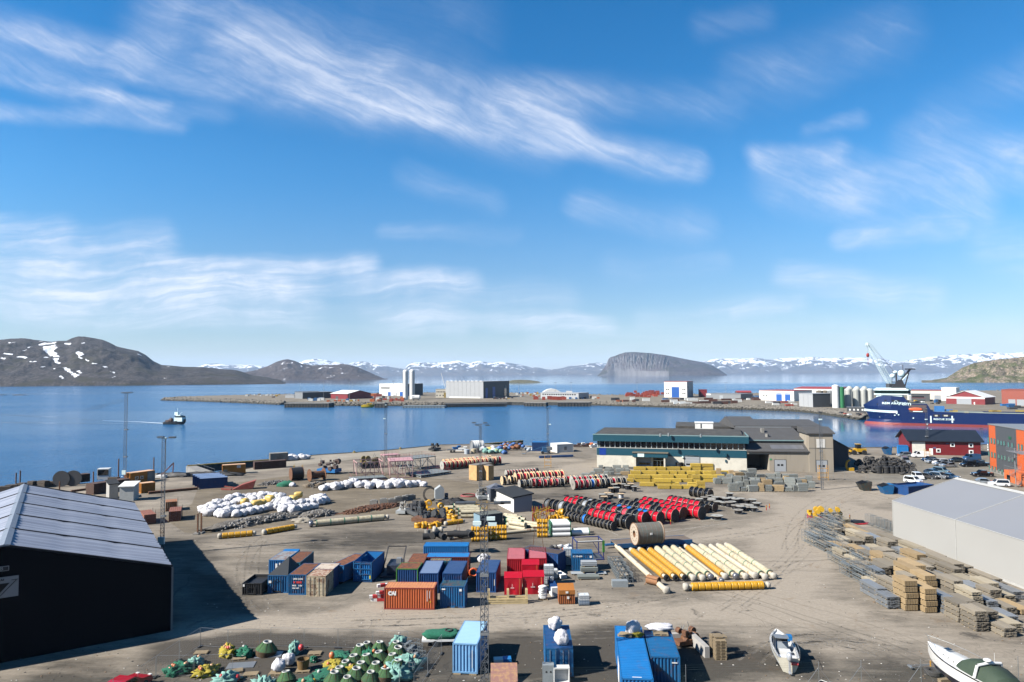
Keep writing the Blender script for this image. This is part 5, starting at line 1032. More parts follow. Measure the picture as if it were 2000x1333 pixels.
# ================================================================== containers and skips
def paint(name,col,rust=.5,rough=.55,thr=(.54,.66),var=.2,rcol=(.20,.075,.03),scale=.8): return mat(name,col,rough,0,var,scale,rcol,rust,thr=thr,rand=.12,bump=.25,bscale=3)
blu = paint('container_blue',(.008,.125,.31)); blu2 = paint('container_cobalt',(.008,.065,.22),.25); lblue = paint('container_pale_blue',(.17,.37,.62),.2); skyb = paint('container_bright_blue',(.008,.17,.46),.15)
teal2 = paint('container_teal',(.012,.17,.25),.6,thr=(.48,.62)); rusty = paint('rusted_roof',(.26,.085,.03),.8,.9,(.40,.60),.4,(.10,.05,.04),1.4); orng = paint('container_orange',(.55,.13,.04),.35,rcol=(.30,.04,.03),thr=(.55,.7)); orroof = paint('container_orange_roof',(.62,.25,.10),.5,.7,(.5,.65),.2,(.40,.14,.07),1.5)
cream2 = paint('container_cream',(.50,.42,.29),.75,.7,(.47,.60)); redc2 = paint('container_red',(.42,.008,.02),.15); pinkroof = paint('container_faded_red',(.52,.15,.17),.2,.6); maroon = paint('container_maroon',(.17,.03,.02),.5); slateroof = mat('faded_blue_roof',(.20,.27,.42),.4,var=.08,scale=.5); blueroof = mat('blue_roof',(.035,.085,.22),.4,var=.1,scale=.5,col2=(.08,.13,.26),amt=.5)
blk = mat('black_steel',(.018,.018,.02),.6,var=.3); wht = mat('white_paint',(.72,.71,.68),.5,var=.06); tire = mat('rubber',(.018,.018,.019),.8,var=.3); greenedge = mat('green_edge',(.05,.22,.03),.6)
def corr(m,p0,p1,z0,z1,pitch=.30,d=.085,mi=0):
    """trapezoid-ribbed sheet from p0 to p1, ribs standing out to the right of the direction p0->p1"""
    p0 = Vector((p0[0],p0[1],0)); p1 = Vector((p1[0],p1[1],0)); L = (p1-p0).length; u = (p1-p0)/L; n = Vector((u.y,-u.x,0)); k = max(2,round(L/pitch)); pts = []
    for i in range(k):
        a = L*i/k; w_ = L/k
        pts += [(a,0),(a+w_*.18,-d),(a+w_*.5,-d),(a+w_*.68,0)]
    pts.append((L,0)); vs = []
    for a,o in pts:
        q = p0+u*a+n*o; vs += [(q.x,q.y,z0),(q.x,q.y,z1)]
    m.add(vs,[(2*i,2*i+2,2*i+3,2*i+1) for i in range(len(pts)-1)],mi)
def cont_parts(w_,d,h,bm,rm,front='corr',open_top=False,edge=None,filled=None):
    edge = edge or bm; m = MB(); t_ = .09
    corr(m,(t_,.03),(w_-t_,.03),.14,h-.1) if front == 'corr' else m.box(t_,.05,.14,w_-t_,.09,h-.1)
    corr(m,(w_-.03,t_),(w_-.03,d-t_),.14,h-.1); corr(m,(w_-t_,d-.03),(t_,d-.03),.14,h-.1); corr(m,(.03,d-t_),(.03,t_),.14,h-.1)
    if open_top: m.box(.14,.14,.1,w_-.14,d-.14,.35 if filled is None else filled); m.box(.1,.1,.14,.12,d-.1,h-.1).box(w_-.12,.1,.14,w_-.1,d-.1,h-.1).box(.1,d-.12,.14,w_-.1,d-.1,h-.1)
    fr = MB()
    for x in (0,w_-t_*1.4):
        for y in (0,d-t_*1.4): fr.box(x,y,0,x+t_*1.4,y+t_*1.4,h)
    for z in (0,h-.11):
        fr.box(t_,0,z,w_-t_,t_,z+.11 if z else .16).box(t_,d-t_,z,w_-t_,d,z+.11 if z else .16).box(0,t_,z,t_,d-t_,z+.11 if z else .16).box(w_-t_,t_,z,w_,d-t_,z+.11 if z else .16)
    out = [('wall',m.mesh(bm)),('corner_frame',fr.mesh(edge))]
    if not open_top:
        r = MB(); n = max(4,int(d/.35)); 
        if d >= w_: 
            for i in range(n): r.box(.06,.05+(d-.1)*i/n,h-.05,w_-.06,.05+(d-.1)*(i+.62)/n,h+.0)
        else:
            n = max(4,int(w_/.35))
            for i in range(n): r.box(.05+(w_-.1)*i/n,.06,h-.05,.05+(w_-.1)*(i+.62)/n,d-.06,h)
        r.box(.06,.06,h-.10,w_-.06,d-.06,h-.025); out.append(('roof',r.mesh(rm)))
    if front == 'doors':
        for x0,x1 in ((t_+.03,w_/2-.02),(w_/2+.02,w_-t_-.03)):
            dm = MB(); k = 5
            for i in range(k): dm.box(x0+.05,-.0,.2+(h-.4)*i/k+.04,x1-.05,.04,.2+(h-.4)*(i+1)/k-.03)
            dm.box(x0,.03,.16,x1,.06,h-.13); rod = MB()
            for f in (.3,.75): rod.cyl((x0+(x1-x0)*f,-.05,.15),(x0+(x1-x0)*f,-.05,h-.12),.025,n=6)
            out.append(('door',dm.mesh(bm),[('lock_rod',rod.mesh(galv))]))
    return out
def container(label,A,B,d,h,bm,rm=None,front='corr',lift=0.0,name='shipping_container',cat='container',group='containers',extra=None,open_top=False,edge=None,w=None,filled=None,rz=None):
    loc,rz_,w_ = frame(A,B,h+lift); loc.z = lift; w_ = w or w_; rz_ = rz_ if rz is None else rz
    parts = cont_parts(w_,d,h,bm,rm or bm,front,open_top,edge,filled)
    if extra: parts += extra(w_,d,h)
    return thing(name,label,cat,parts,loc,rz_,group)
def lettr(s,size,x,z,m_,nm='lettering',y=-.03,sq=1.0,bold=.01):
    me = text_mesh(s,size,m_,.005,bold=bold,squash=sq); me.transform(Matrix.Translation((x,y,z))); return (nm,me)
def marks(lst,m_,nm='marking'):
    b = MB()
    for x0,z0,x1,z1 in lst: b.box(x0,-.035,z0,x1,-.012,z1)
    return (nm,b.mesh(m_))
def lugs(w_,d,h):     # hook-lift gear on a skip front
    return [('hook_frame',MB().bar((w_*.28,-.08,.1),(w_*.28,-.08,h*.8),.07).bar((w_*.66,-.08,.1),(w_*.66,-.08,h*.8),.07).bar((w_*.28,-.08,h*.62),(w_*.47,-.1,h*.78),.06).bar((w_*.66,-.08,h*.62),(w_*.47,-.1,h*.78),.06).box(w_*.3,-.1,.15,w_*.64,-.02,.3).mesh(bm_))]
bm_ = blk
container('pale blue container with a pale roof beside the near lattice mast',(883.7,1257),(932.5,1259),6.06,2.75,lblue,mat('pale_blue_roof',(.33,.53,.70),.5,var=.08,scale=.3),lift=.12,extra=lambda w_,d,h: [marks([(w_*.78,.55,w_*.80,2.2)],wht),('support_pallet',MB().box(.1,-.1,-.12,.8,1,-.01).mesh(mat('pallet_wood',(.33,.25,.15),.85,var=.3))),('support_pallet',MB().box(w_-.8,-.1,-.12,w_-.1,1,-.01).mesh(mat('pallet_wood',(.33,.25,.15))))])
container('blue container with a reefer end carrying two white bags',(1064.5,1267),(1119.5,1267),6.06,2.6,blu,paint('blue_roof_worn',(.012,.09,.27),.35),front='doors',extra=lambda w_,d,h: [('vent_panel',MB().box(w_*.1,-.09,.5,w_*.28,-.06,.95).box(w_*.55,-.09,.55,w_*.8,-.06,.85).mesh(mat('dark_panel',(.03,.035,.04),.5)))])
container('bright blue forty foot container with a smooth roof',(1213,1325),(1276.5,1327.5),12.19,2.6,skyb,skyb,extra=lambda w_,d,h: [('roof_marking',MB().box(w_*.35,.25,h+.002,w_*.65,.36,h+.006).mesh(wht)),('side_marking',MB().box(-.02,3,.3,-.005,5.4,h-.3).mesh(wht))])
container('blue container with a rust streaked ribbed roof beside the forty foot one',(1270,1282.5),(1328.5,1284.5),6.5,2.6,blu,blu,extra=lambda w_,d,h: [marks([(w_*.72,h-.55,w_*.90,h-.45)],wht)])
container('rust roofed teal container behind the tarp covered blue skip',(556.5,1099),(586.5,1099),6.0,2.5,teal2,rusty)
container('blue skip with grey and rust lids behind the tarped skip',(525,1094),(557.5,1094.3),5.6,2.5,skyb,mat('skip_lids',(.33,.36,.38),.6,var=.3,scale=.8,col2=(.24,.10,.05),amt=.8),extra=lambda w_,d,h: [marks([(w_*.4,.6,w_*.52,2.0),(w_*.62,.7,w_*.7,2.1)],wht),('end_hopper',MB().prism([(d-.9,h-.6),(d+.1,h-.6),(d+.1,h+.1),(d-.9,h-.02)],.05,w_-.05,'x').mesh(skyb))])
container('blue skip with a dark peaked tarp and a hook frame',(523,1124),(562.5,1124),4.6,2.3,blu,blk,name='hooklift_skip',cat='skip',group='skips',extra=lambda w_,d,h: [('tarp',MB().add([(0,0,h),(w_,0,h),(w_,d,h),(0,d,h),(w_/2,.5,h+.1),(w_/2,d-.3,h+1.35)],[(0,1,5),(1,2,5),(2,3,5),(3,0,5)]).mesh(mat('dark_tarp',(.03,.035,.04),.8)))]+lugs(w_,d,h)+[marks([(w_*.05,1.3,w_*.18,1.6)],wht)])
container('blue container with a patchy rust roof and worn white lettering',(563.5,1122.6),(598.2,1123),5.4,2.6,blu,rusty,extra=lambda w_,d,h: [lettr('UNI CON',.30,w_*.26,1.95,wht),marks([(w_*.28,1.5,w_*.38,1.75),(w_*.45,1.5,w_*.75,1.75)],mat('sign_red',(.5,.03,.03))),lettr('8432',.26,w_*.22,1.12,wht),lettr('1156',.26,w_*.55,1.12,wht),lettr('2960 4071',.22,w_*.22,.8,wht)])
container('cream short container with rusting doors',(598.7,1125.3),(636,1125.8),3.2,2.6,cream2,paint('cream_rust_roof',(.32,.13,.07),.8,.9,(.4,.6),.4,(.55,.45,.35),1.4),front='doors')
container('short blue container with a stained white roof behind the cream one',(612,1112),(651,1112.6),3.0,2.6,blu2,paint('white_roof_stained',(.62,.52,.42),.8,.7,(.52,.64)))
container('long blue skip with a flat rust roof',(646.5,1102.4),(671.5,1105),6.0,2.2,blu,rusty,lift=.35,name='hooklift_skip',cat='skip',group='skips',extra=lambda w_,d,h: [('skid',MB().box(w_*.25,0,-.35,w_*.35,d,0).mesh(blk)),('skid',MB().box(w_*.65,0,-.35,w_*.75,d,0).mesh(blk))])
container('empty open topped blue skip with barred doors',(689.5,1097.6),(727,1098.5),5.8,2.75,skyb,None,open_top=True,name='hooklift_skip',cat='skip',group='skips',edge=paint('skip_rim',(.012,.06,.16),.6),extra=lambda w_,d,h: [('door_bar',MB().box(.1,-.07,h*z,w_-.1,0,h*z+.1).mesh(blu)) for z in (.12,.38,.64,.9)]+[('door_post',MB().box(w_*x,-.08,.1,w_*x+.12,0,h).mesh(blu)) for x in (.02,.36,.93)]+[('hazard_plate',MB().box(w_*.86,-.1,.5,w_*.93,-.08,.95).mesh(mat('hazard_yellow',(.6,.5,.02))))])
container('small black hooklift skip beside the tent hall shadow',(473,1139.5),(511,1139.5),4.0,1.55,blk,blk,open_top=True,filled=1.2,name='hooklift_skip',cat='skip',group='skips',extra=lambda w_,d,h: lugs(w_,d,h*.9)+[marks([(w_*.04,1.1,w_*.13,1.4)],wht)])
container('dark blue short container with a rust roof and green posts',(773.5,1111),(816.2,1111.6),3.0,2.6,blu2,rusty,edge=greenedge)
container('flat rusted roof of the container behind the green posted one',(794.5,1100.8),(827,1100.8),5.2,2.5,maroon,rusty)
container('blue container under a faded pale roof between rusty and blue roofs',(818.5,1120),(856,1120),6.06,2.6,blu2,slateroof)
container('blue container with a mid blue roof and a maroon flank',(864,1120.2),(901.7,1120.6),6.06,2.6,blu2,blueroof,extra=lambda w_,d,h: [('side_panel',MB().box(w_,.2,.2,w_+.03,d-.2,h-.2).mesh(maroon))])
container('blue container standing alone behind the timber trestle',(930,1117.8),(968.5,1118.5),6.06,2.6,blu2,blueroof,extra=lambda w_,d,h: [('side_panel',MB().box(w_,.2,.2,w_+.03,d-.2,h-.2).mesh(maroon)),marks([(w_*.91,.9,w_*.94,1.7)],wht)])
container('orange ribbed container lettered in white',(750,1148.5),(848.6,1149.2),2.44,2.59,orng,orroof,edge=paint('orange_edge',(.30,.045,.03),.3),extra=lambda w_,d,h: [lettr('CAI',.62,w_*.085,h-.85,wht,sq=.95,bold=.05),marks([(w_*.85,1.0,w_*.86,2.3),(w_*.90,1.35,w_*.91,2.25)],wht),marks([(w_*.90,.9,w_*.93,1.0)],mat('hazard_yellow',(.6,.5,.02)))])
container('blue offshore mini container with a sunken roof beside the orange one',(859,1145),(907.7,1145.8),2.44,2.6,blu,paint('sunken_roof',(.03,.10,.13),.7,thr=(.45,.6)),front='corr',edge=blu,extra=lambda w_,d,h: [marks([(w_*.08,h-.45,w_*.22,h-.3),(w_*.78,h-.6,w_*.88,h-.32)],wht),('lift_rim',MB().bar((0,0,h),(.25,d*.5,h+.32),.06).bar((w_,0,h),(w_,d,h+.22),.06).bar((.25,d*.5,h+.32),(.1,d,h+.3),.06).mesh(blu)),('fork_pocket',MB().box(w_*.3,-.04,0,w_*.42,.04,.16).mesh(blk)),('fork_pocket',MB().box(w_*.6,-.04,0,w_*.72,.04,.16).mesh(blk))])
container('maroon container with a bright blue patched roof',(832,1088.5),(916,1088.5),2.44,2.6,maroon,paint('bright_roof',(.02,.20,.50),.5,.5,(.60,.64),.1,(.01,.015,.03),.35))
container('short container with a mottled rust roof before the bright blue one',(839.5,1096),(880,1096),1.4,2.5,teal2,paint('mottled_roof',(.30,.24,.13),.8,.8,(.42,.55),.4,(.16,.06,.03),1.6))
container('blue container buried under black fenders at the back of the group',(827,1067),(914,1067),2.44,2.6,skyb,skyb)
container('red container with a faded roof beside the timber trestle',(990,1092),(1025,1092),6.06,2.6,redc2,pinkroof)
container('red container with a faded roof nearer the navy container',(1033,1090.6),(1067.5,1090.6),6.06,2.6,redc2,pinkroof)
container('dark navy container turned corner on with a cluttered roof',(1089.5,1083),(1105.5,1080),6.0,2.6,blu2,mat('cluttered_roof',(.12,.085,.07),.8,var=.5,scale=2),w=2.44,rz=R(58))
container('blue mini container numbered C 10-600',(1116.5,1081.7),(1158.5,1081.7),2.5,2.5,blu,blu,front='corr',extra=lambda w_,d,h: [lettr('C 10-600',.32,w_*.06,h-.5,wht,sq=1.1),marks([(w_*.84,h-.6,w_*.94,h-.3)],wht),('lift_rim',MB().bar((0,0,h),(w_,0,h),.06).mesh(blu))])
for k,(a,b,dd) in enumerate([((1488,905.5),(0,0),0)][:0]): pass
# stacked navy containers on the quay at the left
for k in range(4):
    o = Vector(G(389-k*3.6,957-k*1.7)); 
    loc,rz,w_ = frame((389,956),(440,952.5))
    dv = Vector((-math.sin(rz),math.cos(rz),0)); p = loc+dv*(k*2.5)-Vector((math.cos(rz),math.sin(rz),0))*(k*.55)
    thing('shipping_container','navy blue container in the row of four on the quay, %s from the gravel' % ORD[k],'container',cont_parts(6.6,2.4,2.6,blu2,mat('faded_blue_roof',(.20,.27,.42))),p,rz,'navy containers on the quay')
osh = paint('site_hut_orange',(.50,.19,.02),.3,.6,(.58,.7)); osr = mat('faded_orange_roof',(.60,.38,.24),.7,var=.2)
def wins(lst,m_=None):
    return lambda w_,d,h: [('window',MB().box(w_*u,-.06,h*.35,w_*u+.9,-.0,h*.62).mesh(wht),[('pane',MB().box(w_*u+.12,-.09,h*.39,w_*u+.78,-.065,h*.58).mesh(glass))]) for u in lst]
container('long orange site hut with two small windows on the quay',(254,925),(303,918.5),2.6,2.9,osh,osr,name='site_hut',cat='site hut',group='orange site huts',extra=lambda w_,d,h: wins((.2,.4))(w_,d,h)+[('grey_panel',MB().box(w_*.69,-.05,.1,w_-.05,-.01,h-.15).mesh(conc))])
container('small orange store hut without windows before the long one',(276,945),(303.5,942),2.4,2.4,osh,osr,name='site_hut',cat='site hut',group='orange site huts')
container('orange hut with a lettered white plate beside the slip basin',(434.5,909.5),(480,906.8),2.5,2.7,osh,osr,name='site_hut',cat='site hut',group='orange site huts',extra=lambda w_,d,h: [('name_plate',MB().box(w_*.62,-.06,h*.64,w_*.78,-.01,h*.9).mesh(wht)),lettr('AS',.4,w_*.64,h*.68,mat('plate_blue',(.12,.14,.28)),y=-.09),('gas_cage',MB().box(w_*.06,-.3,.1,w_*.2,-.05,1.4).mesh(conc))])
container('blue container beside the dark red boathouse',(1754,871),(1774,871.6),3.5,2.9,skyb,skyb)
container('white flat roofed container by the boom lift',(1088,868.5),(1120,867),6,3.0,wht,wht,extra=lambda w_,d,h: [('vent_panel',MB().box(w_*.42,-.06,.9,w_*.58,0,2.1).mesh(mgrey))],rz=None)
container('long blue steel rack beside the white container',(1039,864.5),(1071,864.5),5,3.2,blu2,skyb,name='steel_rack',cat='steel rack',group='racks')
container('pale concrete store beside the bagged nets on the quay',(528,886.5),(563,884.5),3,2.8,conc,conc,name='concrete_store',cat='store',group='stores')
container('deep blue half open skip behind the pale blue skip',(1774,951),(1824,946.5),4.5,2.1,blu2,None,open_top=True,filled=1.7,name='rubbish_skip',cat='skip',group='skips')
def skip(label,A,B,d,h,m_,lid):
    loc,rz,w_ = frame(A,B,0)
    thing('wedge_skip',label,'skip',[('bin',MB().prism([(.7,0),(w_-.3,0),(w_,h*.75),(w_,h),(-.2,h*.75)],0,d,'y').mesh(m_)),('lid',MB().add([(-.25,-.05,h*.76),(w_*.55,-.05,h*1.02),(w_*.55,d+.05,h*1.02),(-.25,d+.05,h*.76)],[(0,1,2,3),(3,2,1,0)]).mesh(lid)),('skid',MB().box(.6,.2,-.0,w_-.3,.35,.15).mesh(blk))],loc,rz,'skips')
skip('blue wedge skip with a black lid in front of the yard gate',(1724,966),(1747,966),2.4,2.3,blu,blk)
skip('old brown and green wedge skip by the yard gate',(1682,959.5),(1704,959.5),2.4,2.2,mat('skip_brown',(.06,.035,.02),.8,var=.5,col2=(.01,.06,.06),amt=.7),blk)
skip('small pale blue wedge skip tucked behind the blue one',(1749,962),(1760,962),2.0,1.6,lblue,blk)
skip('open blue skip beside the wheel loader',(1731,889),(1743,889),3,2.6,blu,blk)
# dark red shed, white shed with black roof, blue grey cabin in the drum field
def shed(label,A,B,d,h,wm,rm,rise,side=None,name='shed'):
    loc,rz,w_ = frame(A,B)
    parts = [('wall',MB().prism([(0,0),(d,0),(d,h+rise),(0,h)],0,w_,'x').mesh(wm)),('roof',MB().prism([(-.3,h-.02),(d+.3,h+rise+.1),(d+.3,h+rise+.25),(-.3,h+.16)],-.25,w_+.25,'x').mesh(rm))]
    if side: parts.append(('side_wall',MB().prism([(.02,0),(d-.02,0),(d-.02,h+rise-.02),(.02,h-.02)],w_,w_+.05,'x').mesh(side)))
    thing(name,label,'shed',parts,loc,rz)
a,b = G(1003.5,1002),G(970,985); loc = G(970,985); rz = math.atan2((a-b).y,(a-b).x); L = (a-b).length
pw = mat('white_shed_boards',(.70,.67,.62),.6,var=.05); gw_ = mat('grey_shed_boards',(.30,.30,.34),.6,var=.06); bk = mat('felt_roof',(.014,.016,.018),.8)
thing('white_shed','white shed with a black felt roof among the cable drums','shed',[('wall',MB().prism([(0,0),(4.1,0),(4.1,3.5),(0,3.0)],0,L,'x').mesh(pw)),('side_wall',MB().prism([(0.02,0),(4.08,0),(4.08,3.46),(0.02,2.96)],L,L+.05,'x').mesh(gw_)),('roof',MB().prism([(-.35,2.98),(4.4,3.55),(4.4,3.8),(-.35,3.22)],-.3,L+.35,'x').mesh(bk))],loc,rz)
loc2 = G(959,981); thing('grey_hut','dark grey hut with a pyramid roof behind the white shed','hut',[('wall',MB().box(0,0,0,3.4,3.2,2.9).mesh(mat('slate_boards',(.09,.10,.12),.6))),('roof',MB().add([(-.2,-.2,2.9),(3.6,-.2,2.9),(3.6,3.4,2.9),(-.2,3.4,2.9),(1.7,1.6,3.9)],[(0,1,4),(1,2,4),(2,3,4),(3,0,4)]).mesh(mat('lead_roof',(.16,.17,.20),.5)))],loc2,R(20))
container('blue grey steel cabin behind the near lattice mast',(938.5,1007),(977.5,1003.5),3.0,2.5,mat('cabin_dark',(.03,.06,.09),.5,var=.2),mat('mossy_roof',(.14,.15,.13),.8,var=.4),name='steel_cabin',cat='cabin',group='cabins',extra=lambda w_,d,h: [('end_wall',MB().box(-.05,.1,.1,-.005,d-.1,h-.1).mesh(mat('cabin_pale',(.22,.33,.40),.5)))],rz=R(28),w=4.6)
# plywood crates
ply = mat('plywood',(.58,.36,.15),.75,var=.12,scale=.6,col2=(.40,.22,.09),amt=.4); plyt = mat('plywood_top',(.24,.21,.18),.8)
def plycrate(lb,A,B,d,h,name='plywood_crate'):
    loc,rz,w_ = frame(A,B)
    thing(name,lb,'crate',[('panel',MB().box(0,0,.1,w_,d,h).mesh(ply)),('lid',MB().box(-.05,-.05,h,w_+.05,d+.05,h+.1).mesh(plyt)),('skid',MB().box(0,.2,0,w_,.4,.1).box(0,d-.4,0,w_,d-.2,.1).mesh(ply))],loc,rz,'tall plywood crates')
plycrate('tall plywood crate nearer the pink frames',(916,938),(931,940),6.2,4.1); plycrate('tall plywood crate with a shaded side nearer the cable drums',(954,939.5),(964.5,938),5.6,3.9)
# ================================================================== cable drums
wood = mat('drum_wood',(.60,.43,.25),.85,var=.25,scale=1.6,stretch=(1,.2,6),rand=.15); gwood = mat('drum_wood_grey',(.34,.31,.27),.9,var=.25,scale=1.6,stretch=(1,.2,6),rand=.2); bwood = mat('drum_wood_brown',(.17,.085,.045),.85,var=.3,scale=1.6,stretch=(1,.2,6)); bkfl = mat('drum_flange_black',(.022,.021,.024),.6,var=.3,scale=1.2); wfl = mat('drum_flange_white',(.42,.41,.37),.7,var=.15)
CC = {'r': mat('cable_red',(.56,.008,.022),.22,var=.07,scale=1.5,coat=.3),'k': mat('cable_black',(.012,.012,.014),.2,var=.2,scale=2,coat=.4),'b': mat('cable_blue',(.01,.17,.60),.35,var=.06),'w': mat('cable_silver',(.45,.47,.49),.3,.3,var=.08),'p': mat('cable_pink_red',(.55,.06,.09),.3,var=.07),'g': mat('cable_grey',(.13,.14,.15),.4),'y': mat('cable_yellow',(.55,.35,.02),.4)}
CNAME = {'r': 'red','k': 'black','b': 'bright blue','w': 'silver','p': 'faded red','g': 'grey','y': 'yellow'}
FL = {'K': (bkfl,'black'),'W': (wood,'pale wood'),'G': (gwood,'grey wood'),'B': (bwood,'brown wood'),'L': (wfl,'white')}
rimm = mat('flange_rim',(.17,.15,.12),.7,var=.2)
def drum_parts(Rr,Wd,cab,fl,upright=False,lag=None):
    key = ('drum',round(Rr,2),round(Wd,2),cab,fl,upright)
    def mk():
        def axm(me):
            if upright: me.transform(Matrix.Translation((0,0,0)) @ Matrix.Rotation(-math.pi/2,4,'Y'))
            else: me.transform(Matrix.Translation((0,0,Rr)))
            return me
        n = 26; out = []
        for x in (0,Wd-.09):
            f = MB(); f.lathe([(Rr*.13,x),(Rr-.03,x)],(0,0,0),n,0,'x',False); f.lathe([(Rr-.03,x+.09),(Rr*.13,x+.09)],(0,0,0),n,0,'x',False); f.lathe([(Rr-.03,x-.005),(Rr,x),(Rr,x+.09),(Rr-.03,x+.095)],(0,0,0),n,1,'x',False)
            for i in range(8):
                a = i*math.pi/4; f.cyl((x-.02,Rr*.55*math.cos(a),Rr*.55*math.sin(a)),(x+.11,Rr*.55*math.cos(a),Rr*.55*math.sin(a)),.03,n=6,m=2)
            f.box(x-.015,-Rr*.09,-Rr*.20,x+.105,Rr*.09,Rr*.20,3)
            out.append(('flange',axm(f.mesh([FL[fl][0],rimm,galv,blk]))))
        c = MB(); k = max(5,int(Wd/.11)); pr = []
        rc = Rr*((.86 if cab in 'rpbw' else .80) if fl in 'KB' else .74)
        for i in range(k):
            a,b = .09+(Wd-.18)*i/k,.09+(Wd-.18)*(i+1)/k; pr += [(rc-.018,a),(rc,a+(b-a)*.3),(rc,a+(b-a)*.7)]
        pr.append((rc-.018,Wd-.09)); c.lathe(pr,(0,0,0),n,0,'x',True)
        out.append(('cable',axm(c.mesh(CC[cab]))))
        return out
    return cached(key,mk)
def drum(px_loc,az,Rr,Wd,cab,fl,label,group):
    return thing('cable_drum',label,'cable drum',drum_parts(Rr,Wd,cab,fl),px_loc,az,group)
A_AX = math.atan2(-7.2,5.6)
da = Vector((math.cos(A_AX),math.sin(A_AX),0))
def row_a(end_px,codes,Rr,Wd,gap,rowname):
    """rows of the main drum field; first code stands at the road end"""
    e = G(*end_px); x = 0.0
    for k,cf in enumerate(codes):
        if cf == '.': x += Wd+gap; continue
        c,f,rr_,ww_ = cf[0],(cf[1] if len(cf) > 1 else 'K'),Rr,Wd
        if len(cf) > 2: rr_ = Rr*float(cf[2:])
        p = e-da*(x+ww_)+Vector((noise.noise(Vector((e.x,x,0)))*.10,noise.noise(Vector((e.y,x,5)))*.10,0))
        drum(p,A_AX+noise.noise(Vector((e.x,x,9)))*.05,rr_,ww_,c,f,'%s cable drum, %s flanges, %s from the road in the %s row' % (CNAME[c],FL[f][1],ORD[k],rowname),'cable drums in the main field')
        x += ww_+gap
row_a((1199.5,1037.5),['k','k','k','k','k','k','k','bK1.15','k','k','k','k','k'],.86,.86,.10,'small outermost')
row_a((1231,1035),['kK','k','r','r','r','r','r','kG','kW','kW','kG','kG','wK1.05','k','k','gK'],1.28,1.32,.12,'second')
row_a((1262,1025.5),['r','k','k','p','k','rK','k','k','r','k','k','w','k','r','r','r'],1.22,1.26,.12,'third')
row_a((1290.6,1025),['r','r','b','b','kK','b','p','b','k','r','r','kB','k','w','k','r','rK'],1.2,1.24,.12,'fourth')
row_a((1319.5,1020.5),['r','r','kB','k','rB','rB','k','k','k','k'],1.25,1.28,.12,'fifth')
row_a((1336,1014.5),['rB','r','r','r','k','k','r','r','k'],1.2,1.26,.12,'brown ended sixth')
row_a((1372.4,1015.5),['r','rK','r','r','r','r','r','r','r','r'],1.28,1.36,.12,'seventh')
row_a((1381,1003),['kB0.8','rB','rB','rB','rB','r','r'],1.15,1.26,.12,'eighth')
row_a((1397,1000),['kB','k','k','k','kK','k','k','k','r','k'],.95,1.0,.14,'ninth')
row_a((1388,976),['kB','kB','k','k'],1.15,1.2,.14,'short back')
B_AX = R(21); db = Vector((math.cos(B_AX),math.sin(B_AX),0))
def row_b(start_px,codes,Rr,Wd,gap,rowname,ax=None,z=0,first='the shed'):
    ax = B_AX if ax is None else ax; dv = Vector((math.cos(ax),math.sin(ax),0)); e = G(*start_px); x = 0
    for k,cf in enumerate(codes):
        if cf == '.': x += Wd+gap; continue
        c,f = cf[0],(cf[1] if len(cf) > 1 else 'W'); rr_ = Rr*float(cf[2:]) if len(cf) > 2 else Rr
        p = e+dv*x+Vector((0,noise.noise(Vector((e.x,x,2)))*.25,0))
        drum(p,ax+noise.noise(Vector((e.x,x,4)))*.09,rr_,Wd,c,f,'%s cable drum, %s flanges, %s in %s' % (CNAME[c],FL[f][1],ORD[k],rowname),'wooden cable drums')
        x += Wd+gap
row_b((863,918.5),['rL','r','r','r','r','r','r','r','r','r','r','kG','r'],1.35,1.0,.45,'the row by the pink frames',R(33))
row_b((866,913.5),['r','r','r','p','r','r','p','rL','r','rL','k'],1.3,1.1,.48,'the rear row beyond the pink frames',R(33))
row_b((963,907.5),['rW','rL'],1.3,1.0,.5,'the pair behind the plywood crates',R(20))
row_b((988,932),['rL']*10+['kK'],1.0,.78,.12,'the striped row behind the crates',R(24))
row_b((1006,945.5),['rW','rW','rW','rW','rW','rW','r','rW'],1.5,1.2,.55,'the tall wooden row',R(20))
row_b((980,947.5),['kW','kW'],1.15,1.0,1.1,'the short pair by the maroon skip',R(20))
row_b((1014,954.5),['kG','kL','rG1.15','rG','rL','r','pG','kL'],1.12,1.1,.4,'the grey row behind the shed',R(14))
row_b((1040,950),['rG','rL','kG','rL','kW','pW','rG','kW'],1.12,1.1,.4,'the grey rear row',R(18))
row_b((1119,957),['rG','rG','pG','bL','r','kL','kG','rL','kG','kG'],1.28,1.1,.36,'the row ending at the upright drums',R(19))
row_b((1116,949),['rL','rL','rG','rL','kW','rL','kL'],1.25,1.1,.38,'the rear row by the upright drums',R(19))
